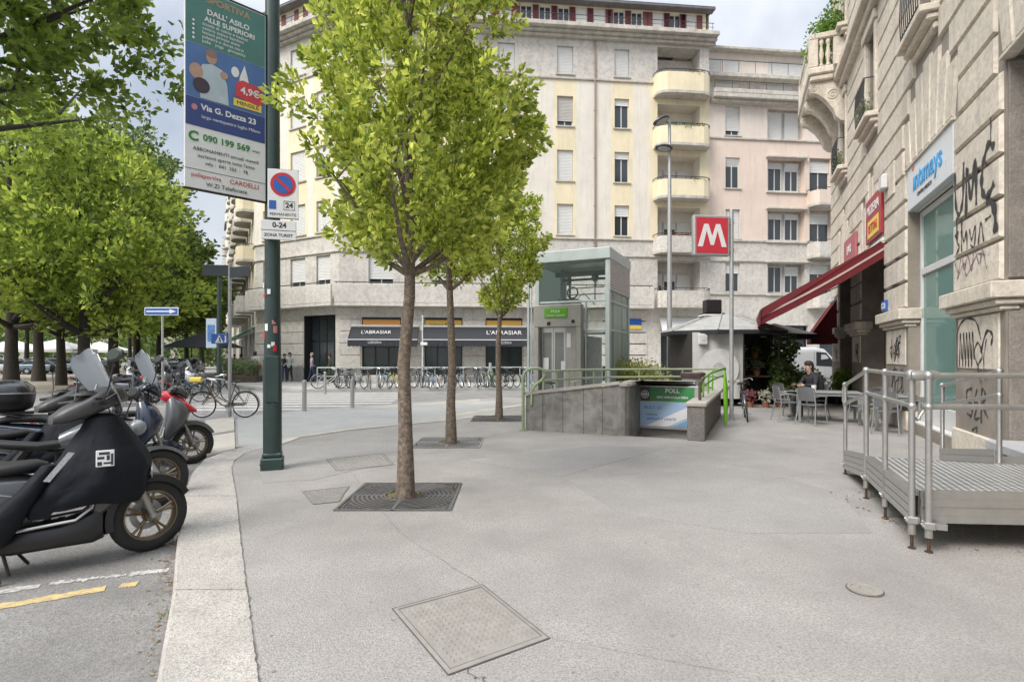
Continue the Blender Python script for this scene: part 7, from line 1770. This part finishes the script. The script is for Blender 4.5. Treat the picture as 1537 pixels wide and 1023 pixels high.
    if topbox:
        b = MB(); b.loft([(1.02, -1.66, 0, .12, .14, 3), (1.06, -1.66, 0, .2, .22, 3), (1.16, -1.66, 0, .225, .25, 3), (1.235, -1.66, 0, .23, .255, 3)], 22, 'z'); tb_ = b.build('top_box', M['black'], t, True, 50)
        b = MB(); b.loft([(1.25, -1.66, 0, .23, .255, 3), (1.33, -1.66, 0, .22, .24, 3), (1.4, -1.67, 0, .15, .18, 2.6), (1.42, -1.67, 0, .05, .06, 2)], 22, 'z'); b.build('lid', M['gloss'], tb_, True, 50)
        b = MB(); b.loft([(1.236, -1.66, 0, .236, .26, 3), (1.249, -1.66, 0, .236, .26, 3)], 22, 'z'); b.build('trim', M['galv'], tb_)
        b = MB(); b.box(-1.85, -1.45, -.1, .1, .98, 1.02); b.build('carrier', M['black'], tb_)
    if nose:
        b = MB(); b.loft([(.06, 0, .84, .02, .02, 2.2), (-.02, 0, .88, .08, .06, 2.2), (-.16, 0, .97, .14, .10, 2.2), (-.36, 0, 1.08, .13, .10, 2.2), (-.45, 0, 1.12, .07, .06, 2.2)], 16, 'x'); b.build('nose', nose, t, True, 60)
    return t
def moto(lab, loc, rz, tank, rimm, steer=20, lean=5, bags=False, group=None, wire=False):
    t = thing('motorcycle', lab, 'motorcycle', loc, rz, group); t.rotation_euler = (R(-lean), 0, rz); I = Matrix.Identity(4); ST = TR(-.32, 0, 0) @ RZ(R(steer)) @ TR(.32, 0, 0); r = .33
    mwheel(t, 0, r, r, ST, rimm); mwheel(t, -1.42, r, r, I, rimm, 5, .075)
    b = MB(); b.T = ST
    for s in (-1, 1): b.tube([(0, s*.09, r), (-.16, s*.09, .62), (-.33, s*.09, .98)], [.028, .027, .02], 10)
    b.build('fork', M['galv'], t, True)
    b = MB(); b.T = ST; vs = []
    for i in range(11):
        a = R(30+i*12)
        for dy, dr_ in ((-.07, -.03), (-.05, .01), (.05, .01), (.07, -.03)): vs.append(((r+.03+dr_)*math.cos(a), dy, r+(r+.03+dr_)*math.sin(a)))
    b.add(vs, [(4*i+k, 4*i+k+1, 4*i+5+k, 4*i+4+k) for i in range(10) for k in range(3)]); b.build('mudguard', tank, t, True, 60)
    b = MB(); b.loft([(-.36, 0, .86, .07, .06, 2.2), (-.5, 0, .88, .13, .11, 2.3), (-.7, 0, .88, .14, .12, 2.3), (-.88, 0, .82, .09, .08, 2.3)], 18, 'x'); b.build('tank', tank, t, True, 60)
    b = MB(); b.loft([(-.86, 0, .80, .09, .05, 2.4), (-1.05, 0, .79, .14, .045, 2.4), (-1.3, 0, .83, .13, .045, 2.4), (-1.6, 0, .9, .07, .035, 2.2)], 16, 'x'); b.build('seat', M['seat'], t, True, 60)
    b = MB(); b.bbox(-.82, -.48, -.14, .14, .3, .55, .03); b.loft([(.55, -.55, 0, .10, .09, 3), (.75, -.6, 0, .09, .08, 3)], 10, 'z')
    for k in range(5): b.loft([(.56+.04*k, -.57, 0, .12, .105, 3), (.575+.04*k, -.57, 0, .12, .105, 3)], 10, 'z')
    for s in (-1, 1): b.lathe([(0, s*.15), (.09, s*.15), (.11, s*.13)], 16, 'y', (-.68, 0, .42))
    b.build('engine', M['galv'], t, True, 35)
    b = MB(); b.tube([(-.35, 0, .92), (-.45, 0, .6), (-.5, 0, .3), (-.9, 0, .28)], .02, 6); b.tube([(-.35, 0, .92), (-.9, 0, .72), (-1.55, 0, .85)], .02, 6); b.tube([(-.9, .06, .72), (-.95, .06, .35), (-1.42, .1, r)], .018, 6); b.tube([(-.95, -.06, .35), (-1.42, -.1, r)], .018, 6)
    for s in (-1, 1): b.tube([(-1.15, s*.12, .75), (-1.4, s*.12, r+.05)], .03, 8)
    b.build('frame', M['black'], t, True)
    b = MB(); b.tube([(-.45, -.08, .55), (-.38, -.1, .4), (-.5, -.13, .25), (-.9, -.16, .25), (-1.1, -.18, .3), (-1.6, -.2, .42)], [.02, .02, .02, .025, .045, .045], 10); b.build('exhaust', M['chrome'], t, True)
    b = MB(); b.T = ST; b.ball((-.2, 0, .92), (.09, .09, .09), 14); b.build('headlight', mat('lens', (.22, .24, .25), .06), t, True)
    b = MB(); b.T = ST; b.tube([(-.42, -.36, 1.06), (-.34, -.14, 1.05), (-.34, .14, 1.05), (-.42, .36, 1.06)], .012, 8)
    for s in (-1, 1): b.tube([(-.39, s*.26, 1.06), (-.44, s*.4, 1.06)], .018, 8)
    b.build('handlebar', M['black'], t, True)
    for s in (-1, 1): mirror(t, ST @ TR(-.08, 0, -.08), s, .22, .2)
    b = MB(); b.loft([(-1.62, 0, .88, .05, .03, 2.2), (-1.66, 0, .88, .07, .04, 2.2)], 10, 'x'); b.build('tail_light', mat('tail_red', (.4, .01, .015), .2), t, True)
    if bags:
        for s in (-1, 1): b = MB(); b.bbox(-1.5, -1.05, s*.22-.09, s*.22+.09, .5, .8, .03); b.build('side_bag', M['gloss'], t)
    return t
H_ = R(32); gs = 'scooters and motorcycles parked nose to the kerb'
dk_ = mat('scooter_charcoal', (.06, .062, .064), .28, var=.1, coat=.5); blk_ = M['gloss']; navy_ = mat('scooter_navy', (.012, .02, .045), .2, coat=.7, var=.05)
silv = mat('scooter_silver', (.30, .31, .32), .3, .6, var=.05); wht = mat('scooter_white', (.55, .56, .57), .3, coat=.4, var=.05)
q = RG(227, 828.7); scooter('foreground maxi scooter wearing a black leg cover with a white patch', q, H_, dk_, bronze, steer=24, up=.2, screen=(.33, .46, .45), apron=True, lean=3, group=gs)
q = RG(243, 762); moto('dark motorcycle parked just behind the foreground scooter', q+Vector((-.03, 0, 0)), H_+.04, mat('tank_grey', (.14, .145, .15), .25, .3, coat=.5, var=.05), bronze, 18, 5, group=gs)
q = RG(250, 716); scooter('navy blue scooter with small wheels and a black top box', q, H_+.02, navy_, greyrim, 22, .14, .235, (.24, .55, .0), topbox=True, group=gs)
q = RG(289, 696); scooter('grey and red scooter at the far end of the near row', q, H_-.03, mat('scooter_grey', (.12, .125, .13), .3, .4, var=.05), bronze, 16, .05, .32, None, nose=mat('scooter_red', (.55, .015, .03), .25, coat=.5, var=.04), group=gs)
q = Vector((-4.35, 7.0, RZ0)); scooter('black scooter with a plain dark leg cover squeezed between its neighbours', q+Vector((-.55, -.35, 0)), H_+.05, blk_, greyrim, 25, .1, .29, None, apron=2, group=gs)
g2_ = 'far scooters and motorcycles beyond the bicycle'
far = [('moto', 312, 24.5, 'silver', silv, 40), ('scoot', 292, 24.0, 'white', wht, 30), ('moto', 276, 23.5, 'black', blk_, 35), ('scoot', 260, 22.5, 'charcoal', dk_, 30), ('moto', 246, 21.5, 'red', M['red'], 38), ('scoot', 232, 20.0, 'silver', silv, 30), ('scoot', 216, 19.0, 'black', blk_, 28), ('moto', 300, 28.5, 'navy', navy_, 50), ('scoot', 268, 27.5, 'navy', navy_, 40), ('moto', 238, 26.0, 'silver', silv, 45), ('scoot', 205, 23.5, 'white', wht, 35), ('moto', 182, 21.5, 'black', blk_, 30)]
pp = {}
for i, (k, u, Y, c_, m_, a) in enumerate(far):
    loc = at(u, 534, Y); loc.z = RZ0; lab = '%s %s in the far cluster left of the bicycle, %s from its right end' % (c_, 'motorcycle' if k == 'moto' else 'scooter', ORD[i+1])
    if (k, c_) in pp: o = copy_tree(pp[(k, c_)]); o.location = loc; o.rotation_euler = (R(-4), 0, R(a)); o['label'] = lab
    else:
        o = moto(lab, loc, R(a), m_, greyrim, group=g2_) if k == 'moto' else scooter(lab, loc, R(a), m_, greyrim, 20, .05, .25, (.22, .4, .2) if i % 2 else None, group=g2_); pp[(k, c_)] = o
bicycle('black bicycle with a yellow crate beyond the brown city bicycle', GP(300, 20.5)+Vector((0, 0, RZ0)), R(10), bk_fr[0], 'city', None, 3, extra_m=M['yellow'])
bicycle('dark bicycle standing behind the brown city bicycle', GP(316, 22)+Vector((0, 0, RZ0)), R(200), bk_fr[2], 'city', M['black'], 3)
# ------------------------------------------------------------------ van and cars
def car(lab, loc, rz, m_, L_=4.2, Wd=1.75, H=1.45, van=False, group=None, name='parked_car'):
    t = thing(name, lab, 'van' if van else 'car', loc, rz, group); hw = Wd/2; b = MB()
    if van:
        b.loft([(-L_/2, 0, 1.05, hw*.86, .78, 7), (-L_/2+.08, 0, 1.13, hw*.97, .92, 9), (L_/2-1.9, 0, 1.16, hw, .96, 9), (L_/2-1.5, 0, 1.12, hw, .93, 8), (L_/2-.85, 0, .82, hw, .60, 6), (L_/2-.2, 0, .66, hw*.96, .42, 5), (L_/2, 0, .58, hw*.82, .26, 4)], 32, 'x')
        b.build('body', m_, t, True, 35)
        g_ = MB(); x0 = L_/2
        g_.add([(x0-1.52, -hw*.86, 1.98), (x0-1.52, hw*.86, 1.98), (x0-.86, hw*.92, 1.36), (x0-.86, -hw*.92, 1.36)], [(0, 1, 2, 3)])
        for s in (-1, 1): g_.add([(x0-1.95, s*(hw+.004), 1.3), (x0-1.0, s*(hw+.004), 1.25), (x0-1.5, s*(hw-.01), 1.86), (x0-1.95, s*(hw+.0), 1.9)], [(0, 1, 2, 3)])
        g_.build('window', M['pane'], t)
        d = MB()
        for s in (-1, 1):
            for x in (-L_/2+1.9, L_/2-2.05): d.box(x, x+.015, s*(hw+.001)-.004, s*(hw+.001)+.004, .4, 1.95)
            d.box(-L_/2+.1, L_/2-1, s*(hw+.004)-.008, s*(hw+.004)+.008, .75, .80)
        d.build('trim', M['galv'], t)
        wx = (L_/2-.85, -L_/2+.95); wr_ = .34
    else:
        b.loft([(-L_/2, 0, .62, hw*.8, .2, 4), (-L_/2+.12, 0, .62, hw*.94, .30, 5), (-L_/2+.8, 0, .62, hw, .34, 6), (L_/2-1.2, 0, .6, hw, .33, 6), (L_/2-.3, 0, .55, hw*.95, .27, 5), (L_/2, 0, .5, hw*.78, .16, 4)], 24, 'x'); b.build('body', m_, t, True, 40)
        b = MB(); b.loft([(-L_/2+.35, 0, .95, hw*.78, .1, 4), (-L_/2+.75, 0, 1.12, hw*.8, .26, 5), (L_/2-2.0, 0, 1.14, hw*.8, .28, 5), (L_/2-1.25, 0, .95, hw*.82, .08, 4)], 20, 'x'); b.build('window', M['pane'], t, True, 40)
        b = MB(); b.loft([(-L_/2+.7, 0, H-.06, hw*.70, .02, 4), (-L_/2+.9, 0, H-.03, hw*.74, .045, 5), (L_/2-2.05, 0, H-.03, hw*.74, .045, 5), (L_/2-1.85, 0, H-.07, hw*.7, .02, 4)], 16, 'x')
        for s in (-1, 1):
            b.tube([(L_/2-1.95, s*hw*.72, H-.06), (L_/2-1.2, s*hw*.84, .92)], .03, 6); b.tube([(-L_/2+.8, s*hw*.72, H-.06), (-L_/2+.35, s*hw*.8, .95)], .035, 6); b.tube([(-.2, s*hw*.78, H-.05), (-.2, s*hw*.83, .93)], .03, 6)
        b.build('roof', m_, t, True, 40); wx = (L_/2-.8, -L_/2+.8); wr_ = .31
    for x in wx:
        for s in (-1, 1):
            w = MB(); w.lathe([(wr_*.55, -.09), (wr_*.95, -.1), (wr_, -.06), (wr_, .06), (wr_*.95, .1), (wr_*.55, .09)], 22, 'y', (x, s*(hw-.1), wr_)); o = w.build('wheel', M['rubber'], t, True, 40)
            w = MB(); w.lathe([(0, s*.085), (wr_*.3, s*.09), (wr_*.6, s*.07)], 16, 'y', (x, s*(hw-.1), wr_)); w.build('rim', M['galv'], o)
    for s in (-1, 1):
        w = MB(); w.ball((L_/2-.1, s*hw*.66, .64 if not van else .72), (.09, .15, .08)); w.build('headlight', mat('lens', (.22, .24, .25), .06), t, True)
        w = MB(); w.ball((-L_/2+.08, s*hw*.72, .75 if not van else 1.0), (.06, .1, .08 if not van else .2)); w.build('tail_light', mat('tail_red', (.4, .01, .015), .2), t, True)
    w = MB(); w.box(L_/2-.05, L_/2+.01, -.26, .26, .38, .49); w.build('number_plate', M['signwhite'], t)
    return t
car('white panel van parked behind the flower kiosk and hedge', Vector((12.3, 24.3, RZ0)), R(4), wht, 5.2, 1.95, 2.15, True, name='panel_van')
def cp(u, Y): q = at(u, 534, Y); q.z = RZ0+.06; return q
gcar = 'cars parked around the square'
for lab, u, Y, a, m_ in (('silver estate car facing the camera at the far end of the square', 284, 46, -70, silv), ('white hatchback behind the first park trunk at the far left', 6, 50, 20, wht), ('white car between the first two park trunks', 38, 52, 10, wht), ('blue-grey car between the second and third park trunks', 74, 50, 8, mat('car_blue', (.10, .16, .2), .25, coat=.5)), ('silver car right of the third park trunk', 108, 56, 5, silv), ('dark car behind the tall clear windscreen', 145, 58, 5, dk_), ('white car far behind the blue arrow sign post', 212, 62, -20, wht), ('dark car beside the silver estate car', 262, 52, -60, dk_), ('white car left of the dark far car', 240, 56, -40, wht)):
    car(lab, cp(u, Y), R(a), m_, group=gcar)
# market stalls under the trees
for i, (u, Y) in enumerate(((20, 62), (85, 60), (150, 70))):
    q = cp(u, Y); t = thing('market_canopy', ['white market canopy at the far left of the square', 'white market canopy behind the second and third trunks', 'white market canopy at the back of the square'][i], 'canopy', q, R(5), 'white canopies in the square'); b = MB(); b.add([(-3, -2, 2.4), (3, -2, 2.4), (3, 2, 2.4), (-3, 2, 2.4), (0, 0, 3.5), (-3, -2, 2.1), (3, -2, 2.1), (3, 2, 2.1), (-3, 2, 2.1)], [(0, 1, 4), (1, 2, 4), (2, 3, 4), (3, 0, 4), (0, 5, 6, 1), (1, 6, 7, 2), (2, 7, 8, 3), (3, 8, 5, 0)]); b.build('canopy_cloth', M['signwhite'], t)
    for sx in (-1, 1):
        for sy in (-1, 1): b = MB(); b.tube([(sx*2.9, sy*1.9, 0), (sx*2.9, sy*1.9, 2.4)], .04, 6); b.build('leg', M['galv'], t)
q = cp(306, 42); t = thing('dark_gazebo', 'dark pyramid roofed gazebo at the end of the avenue', 'gazebo', q); b = MB(); b.add([(-2.2, -2, 2.3), (2.2, -2, 2.3), (2.2, 2, 2.3), (-2.2, 2, 2.3), (0, 0, 3.5)], [(0, 1, 4), (1, 2, 4), (2, 3, 4), (3, 0, 4), (3, 2, 1, 0)]); b.build('roof', M['blackcloth'], t)
for sx in (-1, 1):
    for sy in (-1, 1): b = MB(); b.tube([(sx*2, sy*1.8, 0), (sx*2, sy*1.8, 2.3)], .05, 6); b.build('leg', M['black'], t)
# shop awnings down the left street, planters
TWw = Matrix.Translation(MV) @ TW
for i, (x, m_, lab) in enumerate(((23.2, mat('sea_green_cloth', (.10, .36, .26), .7), 'sea green awning on the left street facade next to the green pole'), (19.5, M['blackcloth'], 'brown black awning further down the left street'), (14.0, M['blackcloth'], 'farthest dark awning on the left street'))): cloth_awning('street_awning', lab, TWw, x, x+2.4, 3.6, 2.7, 1.6, .25, m_, 'awnings down the left street')
rn = random.Random(9)
def bush(lab, loc, r3, n, ls, m_, name='shrub', planter=None, cat='shrub', group=None):
    t = thing(name, lab, cat, loc, 0, group); b = MB()
    zz = .35 if planter else 0
    for k in range(max(3, n//60)):
        c = (rn.uniform(-1, 1)*r3[0]*.75, rn.uniform(-1, 1)*r3[1]*.75, zz+r3[2]*rn.uniform(.3, 1.5)); leaves(b, c, (r3[0]*.35, r3[1]*.5, r3[2]*.45), 60, ls, rn)
        b.add([(c[0]*.3, c[1]*.3, 0), (c[0]*.3+.02, c[1]*.3, 0), c], [(0, 1, 2)])
    b.build('foliage', m_, t)
    if planter: b = MB(); b.bbox(-r3[0], r3[0], -r3[1], r3[1], 0, .4, .02); b.build('planter', planter, t)
    return t
for i, (u, Y) in enumerate(((352, 36), (366, 35), (374, 33.5), (340, 39))): bush(['pale green shrub in a planter down the left street, second from the left', 'flowering shrub in a planter before the left street shops', 'shrub in a planter closest to the green pole on the left street', 'leftmost shrub in a planter on the left street'][i], GP(u, Y), (.6, .5, .6), 900, .13, leafmat('pale_leaf2', (.10, .16, .05), (.3, .34, .2)), planter=mat('brown_planter', (.10, .07, .05), .8), group='shrubs in planters')
bush('yellow green flowering bush behind the stairwell handrail', Vector((3.95, 16.9, 0)), (.95, .6, .82), 4600, .10, leafmat('yellow_bush', (.16, .19, .03), (.42, .42, .12)))
bush('darker green bush between the lamp post and the kiosk', Vector((5.9, 19.0, 0)), (.5, .5, .55), 1400, .10, lmB)
bush('clipped bright hedge in a trough behind the seated person', Vector((9.85, 18.9, 0)), (1.0, .4, .45), 3600, .09, leafmat('hedge_leaf', (.08, .16, .02), (.26, .36, .05)), 'hedge', planter=M['black'], cat='hedge')
bush('clipped hedge beside the stone corner pier', Vector((11.3, 18.4, 0)), (.6, .4, .45), 2400, .09, leafmat('hedge_leaf', (.08, .16, .02), (.26, .36, .05)), 'hedge', planter=M['black'], cat='hedge')
# ------------------------------------------------------------------ flower kiosk
KC = Vector((7.15, 18.6, 0)); t = thing('flower_kiosk', 'flower kiosk with a many sided grey roof and white side sheet', 'kiosk', KC)
b = MB(); n = 8; R1 = 2.05; vs = [(R1*math.cos(2*math.pi*(i+.5)/n)*1.0, R1*.9*math.sin(2*math.pi*(i+.5)/n), 2.42) for i in range(n)]; v2 = [(.45*math.cos(2*math.pi*(i+.5)/n), .45*math.sin(2*math.pi*(i+.5)/n), 2.98) for i in range(n)]
b.add(vs+v2+[(0, 0, 3.03)], [(i, (i+1) % n, n+(i+1) % n, n+i) for i in range(n)]+[(n+i, n+(i+1) % n, 2*n) for i in range(n)], 0)
b.add([(x*.99, y*.99, z-.12) for x, y, z in vs]+[(x*1.0, y, z) for x, y, z in vs], [(i, (i+1) % n, n+(i+1) % n, n+i) for i in range(n)]+[tuple(range(n))], 1)
for i in range(n): p_, q_ = vs[i], v2[i]; b.tube([(p_[0], p_[1], p_[2]+.01), (q_[0], q_[1], q_[2]+.02)], .025, 5, mi=0)
b.build('roof', [mat('kiosk_roof', (.36, .36, .34), .6, .2, var=.2, scale=5), M['blackcloth']], t)
b = MB(); b.bbox(-.6, -.08, -.2, .2, 3.05, 3.5, .02); b.box(-.7, .0, -.25, .25, 2.98, 3.045); b.build('vent_box', M['black'], t); b = MB(); b.bbox(-.72, .02, -.27, .27, 2.95, 3.0, .01); b.build('vent_base', M['signwhite'], t)
b = MB(); nx = 18; 
vs = []
for i in range(nx+1):
    x = -1.45+1.62*i/nx
    for j in range(7): z = .25+2.1*j/6; vs.append((x, -1.3+.03*math.sin(i*1.1+j*.4)-.0*z, z))
b.add(vs, [(i*7+j, i*7+7+j, i*7+8+j, i*7+j+1) for i in range(nx) for j in range(6)]); b.add([(x, y+.01, z) for x, y, z in vs], [(i*7+j, i*7+j+1, i*7+8+j, i*7+7+j) for i in range(nx) for j in range(6)])
o = b.build('side_sheet', M['whitecloth'], t, True, 80)
b = MB(); b.lathe([(.0, -1.348), (.64, -1.348), (.64, -1.34)], 30, 'y', (-.62, 0, 1.2)); b.lathe([(0, -1.352), (.2, -1.352)], 20, 'y', (-.62, 0, 1.2), 1); b.build('round_print', [mat('sheet_white', (.60, .60, .59), .7), mat('sheet_grey', (.42, .42, .43), .7)], o)
b = MB(); b.bbox(-1.28, -.98, -1.42, -1.35, 1.95, 2.3, .03); b.lathe([(0, -1.435), (.06, -1.435), (.06, -1.42)], 10, 'y', (-1.12, 0, 2.15)); b.build('cable_box', M['white'], t)
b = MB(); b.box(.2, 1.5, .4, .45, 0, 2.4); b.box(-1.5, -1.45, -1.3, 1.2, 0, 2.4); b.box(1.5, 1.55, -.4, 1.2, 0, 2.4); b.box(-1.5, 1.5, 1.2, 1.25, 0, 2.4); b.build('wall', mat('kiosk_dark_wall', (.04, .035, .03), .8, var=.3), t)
b = MB(); b.box(.25, 1.4, -.5, .2, .9, .95); b.box(.25, 1.4, -.2, .3, 1.5, 1.54); b.box(.25, 1.4, -.9, -.1, .4, .44); b.build('shelf', mat('shelf_wood', (.10, .065, .04), .7), t)
for (x, y) in ((.2, -1.28), (1.45, -1.0)): b = MB(); b.tube([(x, y, 0), (x, y, 2.35)], .03, 6); b.build('post', M['black'], t)
fl_ = [leafmat('flower_pink', (.20, .06, .08), (.42, .2, .2)), leafmat('flower_white', (.4, .4, .35), (.6, .6, .5)), lmC, leafmat('flower_pale_green', (.14, .22, .1), (.35, .4, .25)), lmB]
pot = mat('terracotta', (.25, .10, .05), .8, var=.2)
for i, (x, y, z, k, c_) in enumerate(((.3, -1.5, 0, .28, 0), (.75, -1.6, 0, .3, 1), (1.25, -1.45, 0, .3, 0), (1.7, -1.2, 0, .35, 3), (.5, -.45, .95, .25, 4), (1.0, -.4, .95, .28, 3), (1.5, -1.0, .5, .4, 2), (.6, -.0, 1.54, .22, 1), (1.15, .05, 1.54, .25, 2), (1.65, -.8, 1.3, .4, 2), (.4, -.75, .44, .22, 3), (1.9, -.6, .2, .4, 4))):
    p_ = thing('potted_plant', '%s pot plant at the flower kiosk, %s' % (['pink flowering', 'white flowering', 'dark green', 'pale green', 'mid green'][c_], ['on the ground at its left', 'on the ground in the centre', 'on the ground right of centre', 'on the ground at its right', 'left on the counter', 'right on the counter', 'raised at the right edge', 'left on the top shelf', 'right on the top shelf', 'hanging high at the right edge', 'on the low shelf', 'outermost behind the right edge'][i]), 'plant', KC+Vector((x, y, z)), 0, 'potted plants at the kiosk')
    b = MB(); b.lathe([(0, 0), (.09, 0), (.12, .18), (.10, .18), (.09, .16), (0, .16)], 12); b.build('pot', pot, p_, True); b = MB(); leaves(b, (0, 0, .18+k*.6), (k*.8, k*.7, k*.7), 130, .10, rn, 0); b.build('foliage', fl_[c_], p_)
o = MB(); [leaves(o, (rn.uniform(-.25, .25), rn.uniform(-.2, .2), rn.uniform(.2, 2.1)), (.28, .28, .3), 60, .14, rn) for _ in range(34)]; ob = o.build('climbing_plant', lmC); ob.location = KC+Vector((1.75, -.75, 0)); tag(ob, 'tall dark leafy plant at the right edge of the flower kiosk', 'plant')
t = thing('parasol', 'large market parasol with dark underside left of the red awning', 'parasol', Vector((9.75, 20.3, 0))); b = MB(); n = 8; v = [(1.45*math.cos(2*math.pi*i/n), 1.45*math.sin(2*math.pi*i/n), 2.38) for i in range(n)]; b.add(v+[(0, 0, 2.82)], [(i, (i+1) % n, n) for i in range(n)], 0); b.add([(x, y, z-.015) for x, y, z in v]+[(0, 0, 2.79)]+[(x*1.0, y*1.0, 2.22) for x, y, z in v], [((i+1) % n, i, n) for i in range(n)]+[(i, (i+1) % n, n+1+(i+1) % n, n+1+i) for i in range(n)], 1); b.build('canopy', [M['signwhite'], M['blackcloth']], t)
b = MB(); b.tube([(0, 0, 0), (0, 0, 2.8)], .03, 8); b.lathe([(0, .08), (.25, .06), (.25, 0)], 12); b.build('pole', M['galv'], t)
t = thing('awning_post', 'thin pale post with a crossbar in front of the white van', 'post', Vector((8.95, 18.55, 0))); b = MB(); b.tube([(0, 0, 0), (0, 0, 2.25)], .028, 8); b.tube([(-.5, 0, 2.25), (.55, .1, 2.25)], .022, 6); b.build('pole', M['white'], t)
# litter bin behind the route panel
t = thing('litter_bin', 'round litter bin with a wide brown rim behind the route panel', 'litter bin', Vector((4.62, 13.95, 0))); b = MB(); b.lathe([(0, .2), (.2, .2), (.27, 1.05), (.25, 1.05), (.18, .25)], 24); b.build('bin_body', mat('bin_grey', (.22, .23, .25), .5, var=.1), t, True); b = MB(); b.lathe([(.27, 1.03), (.30, 1.06), (.31, 1.17), (.27, 1.19), (.24, 1.12), (.25, 1.04)], 24); b.build('rim', mat('bin_rim', (.14, .10, .09), .4, .4), t, True); b = MB(); b.tube([(0, 0, 0), (0, 0, .22)], .05, 8); b.build('post', M['galv'], t)
